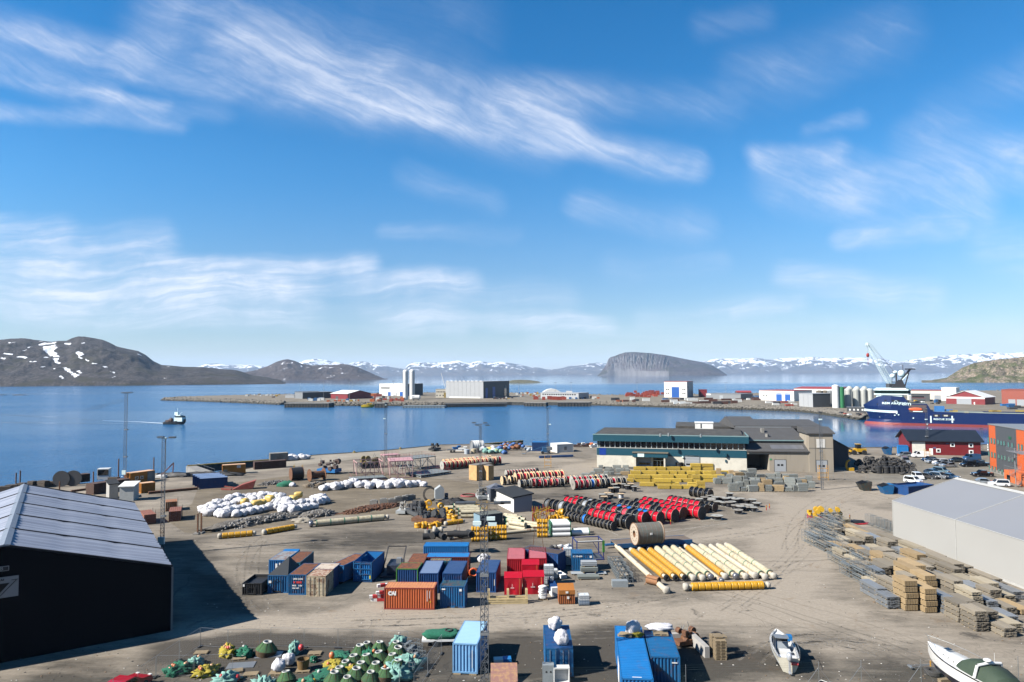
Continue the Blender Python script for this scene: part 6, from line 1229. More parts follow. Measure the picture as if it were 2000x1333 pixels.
# upright drums
def upright(px,py,Rr,Hh,cab,fl,label,z=0): thing('cable_drum',label,'cable drum',drum_parts(Rr,Hh,cab,fl,True),G(px,py)+Vector((0,0,z)),0,'upright drums')
rr = random.Random(9); k = 0
for i,(px,py) in enumerate([(1376,979),(1386,977),(1397,979.5),(1408,978),(1418,982),(1429,980),(1390,985),(1402,987),(1414,989),(1424,991),(1437,984),(1447,983),(1458,984),(1470,985),(1478,990),(1436,995),(1446,999),(1430,990),(1454,993),(1464,996),(1472,1000),(1442,1004),(1390,981),(1425,973),(1456,998),(1366,983),(1400,1015)]):
    upright(px,py,.85+.15*rr.random() if i != 26 else 1.25,.8+.35*rr.random(),'y' if i == 18 else 'k','L' if i % 3 else 'G','%s flat lying drum of %s cable on the pallets east of the drum field' % (ORD[i],'yellow' if i == 18 else 'black'))
for i,(px,py) in enumerate([(1191,951),(1200,955),(1208,954),(1217,955),(1226,951),(1206,949),(1216,948),(1225,957),(1232,956),(1239,960.5),(1187,972),(1193,974),(1194,963.5),(1204,963),(1213,974),(1176,976),(1180,980)]):
    upright(px,py,.8+.1*rr.random(),1.0+.4*rr.random(),'w' if i == 14 else 'k','L' if i % 2 else 'W','%s flat lying drum of %s cable behind the red rows, counted from the west' % (ORD[i],'silver' if i == 14 else 'black'))
# giant lagged drum on its blue trailer
tl0,tz_ = G(1193,1075),1.0
loc,rz,w_ = frame((1206,1075),(1352,1065.5)); bt = paint('trailer_blue',(.01,.12,.30),.3)
tp = [('deck',MB().box(0,0,.75,w_,3.0,.95).mesh(mat('trailer_deck',(.17,.13,.10),.85,var=.3,scale=.8)))]
tp += [('side_beam',MB().box(0,-.12,.3,w_,.0,.98).mesh(bt)),('side_beam',MB().box(0,3.0,.3,w_,3.12,.98).mesh(bt)),('drawbar',MB().box(-1.6,1.2,.45,0,1.8,.7).mesh(bt))]
for u in (.2,.5,.8):
    tp.append(('cross_beam',MB().box(w_*u,0,.45,w_*u+.2,3,.74).mesh(bt)))
for u in (.55,.68):
    for y in (.1,2.6): tp.append(('wheel',MB().cyl((w_*u,y,.42),(w_*u,y+.3,.42),.42,n=14).mesh(tire)))
thing('flatbed_trailer','long blue flatbed trailer carrying the giant wooden drum','trailer',tp,loc,rz)
p = G(1239,1064.5,.95); lag = mat('drum_lagging',(.20,.17,.14),.85,var=.3,scale=2,stretch=(.15,1,1),col2=(.12,.14,.12),amt=.5)
Rg,Wg = 1.72,4.5; pts = []
fl = MB(); fl.lathe([(.55,0),(Rg,0),(Rg+.0,.16),(.55,.16)],n=32,ax='x',sm=False); 
for i in range(14):
    a = i*math.pi/7; fl.cyl((-.04,1.1*math.cos(a),1.1*math.sin(a)),(.0,1.1*math.cos(a),1.1*math.sin(a)),.07,n=6,m=1)
fl.ring((0,0,0),Rg,.06,0,28,1)
lg = MB()
for i in range(56):
    a0,a1 = 2*math.pi*i/56,2*math.pi*(i+.93)/56; r = Rg-.05
    lg.add([(.16,r*math.cos(a0),r*math.sin(a0)),(Wg-.16,r*math.cos(a0),r*math.sin(a0)),(Wg-.16,r*math.cos(a1),r*math.sin(a1)),(.16,r*math.cos(a1),r*math.sin(a1))],[(0,1,2,3)])
lg.lathe([(Rg-.13,.16),(Rg-.13,Wg-.16)],n=32,ax='x')
f2 = MB(); f2.lathe([(.1,Wg),(Rg,Wg),(Rg,Wg-.16),(.1,Wg-.16)],n=32,ax='x',sm=False); f2.ring((Wg,0,0),Rg,.06,0,28,1)
hub = MB().lathe([(.55,.0),(.5,.3),(.5,.32),(.01,.32)],n=16,ax='x'); strp = MB()
for x in (.8,1.5,2.4,3.2,3.9): strp.lathe([(Rg-.03,x),(Rg-.03,x+.05)],n=40,ax='x')
gp = [('flange',fl.mesh([mat('giant_flange',(.46,.38,.29),.8,var=.2,scale=1),mat('rust_rim',(.24,.11,.05),.8)])),('flange',f2.mesh([mat('giant_flange',(.46,.38,.29)),mat('rust_rim',(.24,.11,.05))])),('lagging',lg.mesh(lag)),('hub',hub.mesh(mat('rust_rim',(.24,.11,.05)))),('strap',strp.mesh(mat('strap_teal',(.20,.30,.28),.6))),('label_plate',MB().box(2.0,-Rg-.02,.1,2.4,-Rg+.06,.4).mesh(wht))]
for q in gp: q[1].transform(Matrix.Translation((0,0,Rg)))
thing('giant_cable_drum','giant lagged wooden cable drum standing on the blue trailer','cable drum',gp,p,rz+.02)
# ================================================================== clad pipes
ywl = mat('collar_yellow',(.54,.27,.025),.5,var=.12,scale=1.2,col2=(.38,.20,.05),amt=.6,thr=(.5,.66)); ycl = mat('collar_yellow_clean',(.60,.31,.015),.45,var=.08); sleeve = mat('cream_sleeve',(.52,.46,.32),.65,var=.16,scale=1.1,col2=(.34,.27,.16),amt=.7,thr=(.48,.62),rand=.08); strapg = mat('strap_green',(.04,.20,.11),.6); wrapw = mat('wrapped_cloth',(.48,.44,.37),.8,var=.12,bump=.8,bscale=9); wrapk = mat('wrapped_foil',(.30,.30,.33),.3,.6,var=.4,scale=3,bump=1,bscale=6); rustp = mat('rust_stained_pipe',(.58,.50,.36),.6,var=.15,scale=.7,col2=(.36,.14,.05),amt=.9,thr=(.55,.68))
def riser(label,far,near,r,kind,cap='w',segs=None,group='clad pipes in the row',z0=None,name='clad_pipe',lat=0):
    a,b = G(*far),G(*near); L = (b-a).length; an = math.atan2(b.y-a.y,b.x-a.x); m_ = {'y': ywl,'Y': ycl,'s': sleeve,'t': rustp}[kind]; parts = []; r_in = r*.55; z = r if z0 is None else z0
    core = MB().cyl((0,0,z),(L,0,z),r_in if kind != 't' else r,n=14); parts.append(('pipe',core.mesh(rustp if kind in 'yst' else sleeve)))
    if kind in 'yY':
        n = segs or 12; x0,x1 = .06*L,.93*L
        for i in range(n):
            p_,q = x0+(x1-x0)*i/n,x0+(x1-x0)*(i+1)/n-.09
            parts.append(('collar',MB().lathe([(r*.5,p_),(r*.93,p_),(r,p_+.05),(r,(p_+q)/2-.02),(r*.97,(p_+q)/2),(r,(p_+q)/2+.02),(r,q-.05),(r*.93,q),(r*.5,q)],(0,0,z),18,ax='x').box((p_+q)/2-.28,-.10,z+r*.985,(p_+q)/2-.16,.02,z+r*1.005).mesh([m_])))
    elif kind == 's':
        n = segs or 3; x0,x1 = .05*L,.93*L
        for i in range(n):
            p_,q = x0+(x1-x0)*i/n,x0+(x1-x0)*(i+1)/n-.06; parts.append(('sleeve',MB().lathe([(r*.5,p_),(r*.97,p_),(r,p_+.1),(r,q-.1),(r*.97,q),(r*.5,q)],(0,0,z),18,ax='x').mesh(m_)))
            parts.append(('strap',MB().lathe([(r*1.01,q-.12),(r*1.04,q-.08),(r*1.04,q),(r*1.01,q+.05)],(0,0,z),18,ax='x').mesh(strapg)))
    cm = {'w': wrapw,'k': tire,'f': wrapk}[cap]; rc = r*.92 if kind != 't' else r*1.35
    parts.append(('end_cap',(MB().blob((L-.1,0,max(z,rc*.9)),(.42,rc,rc),0,.10,pw=.75) if cap != 'k' else MB().lathe([(.01,L+.12),(rc*.45,L+.12),(rc*.5,L+.2),(rc,L+.18),(rc*1.02,L-.1),(rc*.6,L-.14)],(0,0,max(z,rc)),16,ax='x')).mesh(cm)))
    parts.append(('end_cap',MB().blob((0,0,max(z,rc*.8)),(.32,rc*.8,rc*.8),0,.12,pw=.75).mesh(wrapw)))
    thing(name,label,'pipe',parts,(a.x,a.y,0),an,group)
riser('long thin rust stained pipe with a bandaged head beside the scaffold racks',(1203,1070),(1302,1160),.36,'t')
p = G(1277,1143); thing('rope_cradle','rusty cradle with orange rope round the bandaged pipe head','frame',MB().cyl((-.9,0,.62),(.8,0,.62),.62,.58,12,caps=False).bar((-1,-.7,0),(-1,.7,1.2),.06).bar((-1,.7,0),(-1,-.7,1.2),.06).bar((.9,-.7,0),(.9,.7,1.2),.06).bar((.9,.7,0),(.9,-.7,1.2),.06).bar((-1,-.7,1.1),(.9,-.7,1.1),.05).mesh(mat('rope_frame',(.34,.16,.07),.8,var=.5,scale=4)),p,R(-42))
YN = 'yellow collared pipe in the row, %s from the bandaged pipe'; SN = 'cream sleeved pipe with a %s end cap, %s pipe of the row'
rows_ = [((1233,1080),(1302,1136),'y','k',.47,'shorter yellow collared pipe nearest the bandaged pipe'),((1250,1079),(1320,1136),'y','k',.47,'yellow collared pipe, second in the row from the bandaged pipe'),((1267,1078),(1338,1136),'y','k',.47,'yellow collared pipe beside the first cream sleeved pipe'),
    ((1280,1075),(1355,1136),'s','w',.47,SN % ('white cloth','fourth')),((1296,1074),(1373,1136),'s','w',.47,SN % ('beige cloth','fifth')),((1312,1073),(1389,1134),'s','f',.47,SN % ('foil','sixth')),
    ((1323,1071),(1410,1139),'t','f',.25,'thin rusty pipe with a foil head between sleeved and yellow pipes'),((1340,1073),(1417,1133),'y','w',.47,'yellow collared pipe alone among the cream ones'),
    ((1353,1072),(1438,1133),'s','f',.47,SN % ('dark foil','ninth')),((1369,1072),(1457,1133),'s','w',.47,SN % ('lumpy cloth','tenth')),((1389,1072),(1475,1131),'t','w',.36,'thin rusted pipe with a loose white head near the outer end of the row'),
    ((1403,1071),(1495,1134),'s','w',.47,SN % ('tan cloth','twelfth')),((1419,1070),(1512,1132),'s','w',.47,SN % ('bright white','outermost'))]
for f,n_,kd,cp,r_,lb in rows_: riser(lb,f,n_,r_,kd,cp,segs=12 if kd == 'y' else 3)
riser('yellow collared pipe lying crosswise in front of the row',(1500,1150.5),(1338,1154.5),.52,'Y','w',11,'crosswise pipes')
riser('long cream sleeved pipe lying before the rust chain heap',(757,1016),(606,1030),.60,'s','f',5,'crosswise pipes')
riser('short yellow collared pipe nearest the two rusty posts',(497,1047),(428,1053),.5,'Y','w',5,'short pipes'); riser('short yellow collared pipe behind the rubble end',(577,1034),(515,1045),.5,'Y','w',5,'short pipes')
riser('thin black ended pipe under the yellow float stacks',(1048,1038),(880,1055),.3,'t','k',group='crosswise pipes')
# ================================================================== bags, frames, loose goods
bagm = mat('white_bag',(.62,.61,.64),.8,var=.12,scale=1.2,bump=1.0,bscale=7,rand=.08,col2=(.45,.43,.38),amt=.35)
def bag_mesh(seed,r=(1.1,.95,.72),m_=None,pw=.8):
    def mk():
        b = MB(); o = Vector((seed*3.7,1,2)); nu,nv = 30,18; vs = []
        for j in range(nv+1):
            ph = math.pi*j/nv
            for i in range(nu):
                th = 2*math.pi*i/nu; d = Vector((math.sin(ph)*math.cos(th),math.sin(ph)*math.sin(th),math.cos(ph))); d = Vector([math.copysign(abs(x)**pw,x) for x in d])
                fold = abs(noise.noise(Vector((d.x*3,d.y*3,d.z*1.2))+o*2)); cr = abs(noise.noise(d*5.5+o))
                k = 1+.24*noise.noise(d*1.4+o)+.24*fold-.20*cr+.05*noise.noise(d*9+o)-.05
                z = d.z*r[2]*k+(.22*r[2]*max(0,1-(d.x**2+d.y**2)*9) if d.z > 0 else 0); vs.append((d.x*r[0]*k,d.y*r[1]*k,max(z+r[2]*.82,0)))
        b.add(vs,[(j*nu+i,(j+1)*nu+i,(j+1)*nu+(i+1) % nu,j*nu+(i+1) % nu) for j in range(nv) for i in range(nu)],0,True)
        return b.mesh(m_ or bagm)
    return cached(('bag',seed,r,(m_ or bagm).name,pw),mk)
rr = random.Random(21); n_ = 0
pile = []
for px,py in [(400,1000),(412,994),(424,989),(437,984),(450,980),(462,976),(475,974),(487,973),(499,972),(512,973),(524,972),(536,973),(548,975),(406,1006),(418,1001),(431,997),(444,992),(456,988),(468,985),(480,983),(493,982),(506,982),(520,981),(533,982),(546,983),(560,984),
               (432,1008),(446,1004),(458,1001),(470,997),(482,994),(560,992),(574,990),(587,988),(600,986),(612,985),(624,984),(600,994),(612,992),(437,1009),(462,1008),(476,1005),(489,1003),(501,1000),(514,997),(527,995),(541,994),(589,996),(574,999),(566,996),(553,999),(626,978),(616,976),(634,981)]:
    pile.append((px,py+2))
pile.sort(key=lambda q: (q[1],q[0]))
for i,(px,py) in enumerate(pile):
    s_ = rr.uniform(.95,1.35); z = .0
    thing('big_bag','crumpled white bag in the wide heap on the gravel, %s counting from the back' % (ORD[i] if i < len(ORD) else 'fortieth-'+ORD[i-len(ORD)]),'bag',bag_mesh(i % 7),G(px,py)+Vector((0,0,z)),rr.uniform(0,6),'white bags in the wide heap',s_)
flo = mat('yellow_float',(.66,.45,.12),.5,var=.08)
for i,(px,py) in enumerate([(583,975),(527,984),(513,991),(501,994),(478,990),(560,985),(572,984)]):
    thing('yellow_float','rounded yellow float among the white bags, %s' % ('standing highest at the back' if i == 0 else ORD[i]+' of the row'),'float',MB().blob((0,0,.8),(1.15,.8,.8),0,.05,pw=.6).mesh(flo),G(px,py)+Vector((0,0,.3)),rr.uniform(0,3),'yellow floats in the bag heap',.8+.2*rr.random())
for i,(px,py,s_) in enumerate([(632,959,1.1),(643,957,1.25),(655,957,1.5),(668,954,1.2),(679,953,1.45),(690,951,1.6),(702,953,1.2),(713,951,1.2),(722,955,1.35),(735,951,1.45),(746,954,1.4),(757,954,1.4),(768,950,1.5),(778,953,1.55),(786,951,1.5),(797,952,1.3),(808,951,1.2),(818,950,1.1),(827,951,1.0)]):
    thing('big_bag','bulging white bag in the long heap below the pink frames, %s from the west' % ORD[i],'bag',bag_mesh(i % 7),G(px,py),rr.uniform(0,6),'white bags in the long heap',s_)
for i,(px,py,s_) in enumerate([(546,900,1.0),(556,899,1.0),(566,900,1.2),(576,899,1.2),(584,898,1.1),(592,898,1.2),(600,897,1.1),(570,896,1.2),(588,895,1.1),(538,901,.8)]):
    thing('big_bag','white bag of nets beside the concrete store on the quay, %s' % ORD[i],'bag',bag_mesh(i % 5),G(px,py),rr.uniform(0,6),'white bags on the quay',s_)
colb = [bagm,bagm,bagm,mat('bag_beige',(.5,.42,.28),.8),mat('bag_blue',(.06,.16,.42),.6),mat('net_mint',(.22,.42,.36),.9,var=.4,scale=6),mat('bag_yellow',(.6,.48,.12),.6)]
for i in range(26):
    px = 940+rr.uniform(0,48); py = 879+rr.uniform(0,8)+(px-940)*.02; m_ = colb[5] if py > 885.5 and rr.random() < .5 else rr.choice(colb)
    thing('net_bag','bundled net bag in the mixed heap near the white tank, %s of the heap' % ORD[i],'bag',bag_mesh(i % 4,m_=m_),G(px,py)+Vector((0,0,rr.uniform(0,.8))),rr.uniform(0,6),'net bags by the white tank',rr.uniform(.8,1.25))
rc = [mat('rust_buoy',(.26,.10,.04),.8,var=.3),mat('bag_blue',(.06,.16,.42)),mat('rust_buoy',(.26,.10,.04)),mat('dark_scrap',(.05,.045,.04))]
for i in range(34):
    px = 978+rr.uniform(0,44); py = 872+rr.uniform(0,9); thing('buoy','rusty or blue buoy in the scrap heap behind the boom lift, %s of the heap' % ORD[i],'buoy',cached(('buoy',i % 4),lambda: MB().blob((0,0,.6),(.8,.7,.65),0,.15,nu=10,nv=7).mesh(rc[i % 4])),G(px,py)+Vector((0,0,rr.uniform(0,1))),0,'scrap buoys')
for i in range(10):
    px = 1024+rr.uniform(0,22); thing('plastic_bundle','pale bundle lying beside the scrap buoys, %s of the strip' % ORD[i],'bundle',bag_mesh(i % 4,m_=mat('pale_film',(.42,.46,.50),.5)),G(px,879+rr.uniform(-2,2)),rr.uniform(0,3),'pale bundles',.7)
# white tank with round ribs, vats
p = G(921,882); thing('ribbed_tank','white ribbed tank like a tent on the quay','tank',[('shell',MB().lathe([(1.9,0),(2.0,.3),(1.9,.6),(2.0,1.0),(1.9,1.4),(2.0,1.8),(1.9,2.2),(2.0,2.6),(1.9,3.2),(2.0,3.8),(1.9,4.4),(1.2,4.5),(.01,4.5)],(0,0,2),20,ax='x').mesh(wht)),('end_frame',MB().ring((0,0,2),1.9,.18,0,20).lathe([(.01,.02),(1.85,.02)],(0,0,2),16,ax='x').mesh(mgrey))],p,R(20))
for i,(px,py,c,l) in enumerate([(912,887,'pale_film','pale grey'),(925.5,886,'bag_beige','cream'),(934,884,'dark_far','dark')]): thing('vat',l+' round vat in front of the ribbed tank','vat',MB().cyl((0,0,0),(0,0,1.6),.95,1.0,14).cyl((0,0,1.6),(0,0,1.75),.7,.3,14).mesh(MATS.get(c) or mat('pale_film',(.42,.46,.5))),G(px,py),0,'vats')
# pink painted steel frames
pink = mat('pink_primer',(.60,.36,.34),.6,var=.1,scale=.5,col2=(.35,.20,.19),amt=.4); pgrey = mat('frame_grey',(.40,.42,.42),.6,var=.1); grat = mat('grating',(.22,.25,.25),.7,var=.3,scale=2)
def frame3(label,A,B,d,h,m_,deck=None,rail=True,nx=3,ny=2,rz=None,name='steel_frame_structure',deckz=None,t_=.16):
    loc,rz_,w_ = frame(A,B); rz_ = rz_ if rz is None else rz; xs = [w_*i/nx for i in range(nx+1)]; ys = [d*i/ny for i in range(ny+1)]; parts = []; lg = MB(); br = MB()
    for x in xs:
        for y in (0,d): lg.bar((x,y,0),(x,y,h),t_)
    for y in (0,d):
        lg.bar((0,y,h),(w_,y,h),t_); lg.bar((0,y,.15),(w_,y,.15),t_)
        for i in range(nx): a,b = (xs[i],xs[i+1]) if i % 2 else (xs[i+1],xs[i]); br.bar((a,y,.1),(b,y,h),t_*.7)
    for x in (0,w_):
        lg.bar((x,0,h),(x,d,h),t_); br.bar((x,0,.1),(x,d,h),t_*.7)
    parts = [('column',lg.mesh(m_)),('brace',br.mesh(m_))]
    if deck: parts.append(('deck',MB().box(-.2,-.2,h,w_+.2,d+.2,h+.18).mesh(deck)))
    if rail:
        r = MB()
        for k in range(int(w_/1.2)+1):
            for y in (-.1,d+.1): r.bar((k*1.2,y,h),(k*1.2,y,h+1.1),.035)
        for z in (.6,1.1):
            for y in (-.1,d+.1): r.bar((0,y,h+z),(w_,y,h+z),.035)
            for x in (0,w_): r.bar((x,-.1,h+z),(x,d+.1,h+z),.035)
        parts.append(('railing',r.mesh(mat('railing_rose',(.36,.12,.12),.6))))
    return thing(name,label,'steel frame',parts,loc,rz_,'bare steel frames')
frame3('open pink steel frame without a deck beside the white bags',(697,933),(748,930),7,4.0,pink,None,False,3)
frame3('pink steel frame carrying a pink deck and railings',(762,935),(806,933),7,4.6,pink,mat('pink_deck',(.55,.30,.31),.6),True,3)
frame3('low pink platform with a grey grating behind the white bags',(687,941),(752,937),4,.5,pink,grat,True,4)
frame3('raised pink walkway behind the pink decked frame',(751,914),(780,912),4,3.6,pink,mat('pink_deck',(.55,.30,.31)),True,2)
frame3('grey steel frame with a grating deck and rose railings',(806,920),(850,914),6,3.4,pgrey,grat,True,3)
frame3('flat grey grating platform lying before the grey steel frame',(822,934),(880,926),7,.6,pgrey,grat,True,4)
# machines on the quay
def rnd_gear(label,px,py,s_,seed,m_,m2,name='winch',cat='winch',n=14,ln=1.0,group='machines'):
    r_ = random.Random(seed); a = MB(); b = MB(); c = MB()
    a.box(-1.6*ln,-.9,.25,1.6*ln,.9,.75); 
    for k in range(n):
        x,y,z = r_.uniform(-1.4,1.4)*ln,r_.uniform(-.7,.7),r_.uniform(.7,1.9)
        if k % 3 == 0: b.cyl((x,y-.3,z),(x,y+.3,z),r_.uniform(.15,.45),n=10)
        elif k % 3 == 1: b.cbox((x,y,z),(r_.uniform(.2,.7),r_.uniform(.2,.6),r_.uniform(.2,.6)),0,r_.random())
        else: c.bar((x,y,.7),(x+r_.uniform(-.8,.8),y+r_.uniform(-.4,.4),z+.6),.05)
    return thing(name,label,cat,[('base',a.mesh(m_)),('gear',b.mesh(m2)),('pipework',c.mesh(galv))],G(px,py),seed*.7,group,s_)
dkg = mat('deck_gear',(.10,.06,.05)); rnd_gear('blue machine covered with hoses on the apron',643,925,1.9,4,skyb,dkg,n=22); rnd_gear('dark machine with yellow valves behind the pink frame',722,914,1.8,5,blk,mat('brass_dull',(.22,.16,.05),.5),n=22); rnd_gear('black winch alone near the quay edge',849,881,1.4,6,blk,tire)
rnd_gear('grey pump unit on the gravel below the plywood crates',941,975,1.3,7,pgrey,conc,'pump','pump',22); rnd_gear('grey machine unit with hoses behind the blue grey cabin',966,979,.9,8,pgrey,wht,'pump','pump',16)
for lb,px,py,r_ in (('large coil of red hose round the grey pump',915,969,1.9),('small coil of red hose beside the grey hut',951,965,1.3),('thin black ring leaning beside the grey hopper',840,979,1.6)):
    m = MB(); 
    for k in range(3): m.ring((0,0,.08+k*.09),r_-.15*k,.07,2,22)
    thing('hose_coil',lb,'hose',m.mesh(mat('hose_red',(.42,.10,.10),.7) if 'red' in lb else tire),G(px,py)+Vector((0,0,0 if 'red' in lb else 1.5)),(R(80),0,.3) if 'ring' in lb else 0,'coils')
p = G(858,984); thing('hopper','tall grey steel hopper on legs beside the thin ring','hopper',[('bin',MB().box(-1,-1,1.2,1.0,1,3.2).prism([(-1,3.2),(1,3.2),(.2,4)],-1,1,'y').mesh(pgrey)),('leg',MB().bar((-.9,-.9,0),(-.9,-.9,1.2),.08).mesh(pgrey)),('leg',MB().bar((.9,-.9,0),(.9,-.9,1.2),.08).mesh(pgrey)),('leg',MB().bar((.9,.9,0),(.9,.9,1.2),.08).mesh(pgrey)),('motor',MB().cyl((1.2,-.2,1.8),(1.9,-.2,1.8),.5,n=12).box(1.1,-.8,0,2,.8,1.2).mesh(dgrey))],p,.2)
# rusty reels, black reel frame, orange tree planter pillars at the left
rustm = mat('rusty_steel',(.20,.085,.035),.8,var=.4,scale=1.5,col2=(.09,.04,.025),amt=.7)
def reel(label,A,B,Rr,core,fl_,cm,name='steel_reel'):
    loc,rz,w_ = frame(A,B)
    thing(name,label,'reel',[('flange',MB().lathe([(.1,0),(Rr,0),(Rr,.1),(.1,.1)],(0,0,Rr),22,ax='x',sm=False).mesh(fl_)),('flange',MB().lathe([(.1,w_),(Rr,w_),(Rr,w_+.1),(.1,w_+.1)],(0,0,Rr),22,ax='x',sm=False).mesh(fl_)),('core',MB().cyl((.1,0,Rr),(w_,0,Rr),core,n=18).mesh(cm))],loc,rz,'steel reels')
reel('rusty empty steel reel on the edge of the gravel',(604,941),(632,938),1.65,.95,rustm,rustm); reel('reel wound with black hose beside the yellow frame',(567.5,939),(590,937),1.75,1.65,rustm,blk)
for k,(px,py) in enumerate([(120,951),(143,950)]): 
    d_ = MB().lathe([(.1,0),(2.05,0),(2.05,.25),(.1,.25)],(0,0,2.05),26,ax='x',sm=False)
    thing('steel_disc','big dark disc reel standing on the quay, the one %s the rusty pipes' % ('farther from' if k == 0 else 'nearer to'),'reel',[('disc',d_.mesh(mat('disc_grey',(.06,.06,.065),.6))),('post',MB().box(-.1,-.15,0,.1,.15,1.2).mesh(rustm))],G(px,py),R(-80),'steel discs')
yf = mat('frame_yellow',(.55,.32,.02),.5,var=.15)
def portal(label,px,py,w_,h,m_,rungs=3,d=.9,rz=0): 
    m = MB()
    for x in (0,w_):
        for y in (0,d): m.bar((x,y,0),(x,y,h),.09)
    for k in range(rungs):
        z = h*(k+.6)/rungs*.9
        for y in (0,d): m.bar((0,y,z),(w_,y,z),.07)
        for x in (0,w_): m.bar((x,0,z),(x,d,z),.07)
    return thing('steel_stand',label,'stand',m.mesh(m_),G(px,py),rz,'coloured steel stands')
portal('orange ladder like stand alone on the open asphalt',1064,914.5,1.9,3.6,mat('stand_orange',(.58,.30,.05),.6)); portal('orange ladder stand before the concrete tower',1601,938.5,2.3,3.9,mat('stand_orange',(.58,.30,.05))); portal('yellow stand behind the blue grey cabin',929.5,998,2.3,1.8,yf,2); portal('yellow frame above the black hose reel',573,931,2.4,3.2,yf,2)
portal('orange stand beside the white van of the boathouse',1809,897,1.6,3.2,mat('stand_orange',(.58,.30,.05)),3)
for k in range(2): thing('rusty_post','rust brown steel post standing on the asphalt, %s the yellow collared pipes' % ('farther from' if k == 0 else 'nearer'),'post',[('post',MB().box(-.12,-.1,0,.12,.1,3.6).mesh(rustm)),('base',MB().box(-.5,-.9,0,.5,.5,.25).mesh(conc))],G(386+k*7,1043-k*1.5),0,'rusty posts')
# pipe stacks between the dark tent hall and the gravel
def slabstack(label,A,B,d,h,m_,n=6,rows=5,name='pipe_stack',group='rusty pipe stacks',rz=None,side=None):
    loc,rz_,w_ = frame(A,B); m = MB()
    for j in range(rows):
        for i in range(n): m.box(w_*i/n+.02,(j % 2)*.05,h*j/rows+.02,w_*(i+1)/n-.02,d-(j % 2)*.1,h*(j+1)/rows-.02)
    thing(name,label,'pipe stack',[('pipe_layer',m.mesh(m_)),('bearer',MB().box(-.3,.3,0,w_+.3,.5,.05).mesh(yf)),('stake',MB().bar((w_+.15,d*.3,0),(w_+.15,d*.3,h+.5),.06).bar((w_+.15,d*.8,0),(w_+.15,d*.8,h+.5),.06).mesh(rustm))],loc,rz_ if rz is None else rz,group)
rp = mat('red_brown_pipe',(.26,.09,.055),.7,var=.2,scale=1.2,stretch=(3,.3,1),col2=(.36,.15,.08),amt=.5)
slabstack('stack of red brown pipes behind the dark tent hall',(281,1026),(305,1023),5.5,1.9,rp); slabstack('stack of red brown pipes beside the lattice mast',(329,1020),(353,1018),5.0,2.0,rp); slabstack('shorter stack of orange brown pipes behind the mast stack',(323,1000),(346,998),3.5,2.0,mat('orange_brown_pipe',(.36,.15,.06),.7,var=.2))
slabstack('long dark stack of rusty pipes on the quay left of the site hut',(183,967),(254,955),3,2.6,mat('dark_rust_pipe',(.085,.04,.025),.8,var=.4),4,8); slabstack('bundle of rusty pipes on the quay beside the orange hut',(497,918),(559,913.5),2.4,2.3,mat('dark_rust_pipe',(.085,.04,.025)),4,7); slabstack('rusty pipe bundle behind the disc reels',(150,944),(176,941),2.4,2.2,mat('dark_rust_pipe',(.085,.04,.025)),4,5)
slabstack('long low rusty beam pile at the edge of the gravel',(290,966),(386,957),1.0,.6,rustm,3,2); slabstack('long low rusty beam by the dark tent hall',(140,962),(168,958),.6,.5,rustm,2,2)
for i,(px,py,w_,h) in enumerate([(57,953,2.2,1.6),(78,953,3.0,1.7),(96,951,2.4,1.3),(20,958,3,1.3),(36,957,2,1.6),(6,963,3,1.5),(218,945,3.0,1.6)]):
    thing('timber_crate_pile','dark pile of baulks at the quay edge, %s from the edge of the view' % ORD[i],'baulk pile',MB().box(-w_/2,0,0,w_/2,1.6,h*.3).box(-w_/2+.1,.1,h*.33,w_/2-.2,1.5,h*.62).box(-w_/2+.3,.1,h*.66,w_/2-.1,1.5,h).mesh(mat('dark_timber',(.075,.055,.04),.85,var=.5,scale=2)),G(px,py),rr.uniform(-.3,.3),'baulk piles')
for i,(px,py,h) in enumerate([(31,948,3.2),(39,948,3.8),(182,952,4.0),(231,940,6.0),(300,932,5.5),(116,965,3.0)]):
    thing('mooring_post','thin rusty post on the quay, %s from the edge of the view' % ORD[i],'post',MB().cyl((0,0,0),(0,0,h),.16,n=8).mesh(rustm),G(px,py),0,'quay posts')
loc = G(189,938.5); thing('white_cabin','white cabin with a big dark window on the quay','cabin',[('wall',MB().box(0,0,0,3.0,2,3.1).mesh(wht)),('window',MB().box(.2,-.06,1.3,2.8,-.01,2.8).mesh(glass))],loc,R(15))
for lb,A,B,d,h,m1,m2 in (('grey wooden hut with a dark sloped roof behind the tent hall',(213,976),(231,974),3.2,3.4,mat('weathered_boards',(.42,.40,.37),.8),bk),('pale grey hut with a white roof behind the tent hall',(233,980),(260.5,979),3.4,3.3,mat('pale_boards',(.48,.49,.47),.8),wht)): shed(lb,A,B,d,h,m1,m2,.5)
thing('mini_excavator_arm','folded red brown crane arm on the quay beside the lattice mast','crane arm',[('arm',MB().bar((0,0,.8),(2.2,0,3.0),.25).bar((2.2,0,3.0),(3.4,0,4.2),.3).bar((3.4,0,4.2),(3.2,0,1.5),.22).mesh(mat('dull_red',(.16,.05,.04),.7))),('base',MB().box(-1.2,-1,0,1.2,1,.8).mesh(wht))],G(315,934))
struct('hose_heap',MB().blob((0,0,.1),(9,1.4,1.0),0,.5,3,40,8,4).blob((10,.6,.1),(7,1.3,1.1),0,.5,3,40,8,5).mesh(mat('black_hose',(.02,.02,.022),.6,var=.5,scale=4,bump=1,bscale=9)),'stuff','long black heap of hoses at the quay edge').location = G(352,931)
thing('broken_red_frame','twisted red steel frame lying on the gravel','scrap frame',MB().prism([(0,0),(5,.2),(5.6,2.1),(2.4,1.2)],0,2.4,'y').bar((0,0,.2),(-2.5,1,.3),.4).bar((1,2,.2),(-2,3,.6),.3).mesh(mat('broken_red',(.30,.06,.04),.7,var=.4,scale=2)),G(452,958),R(15))
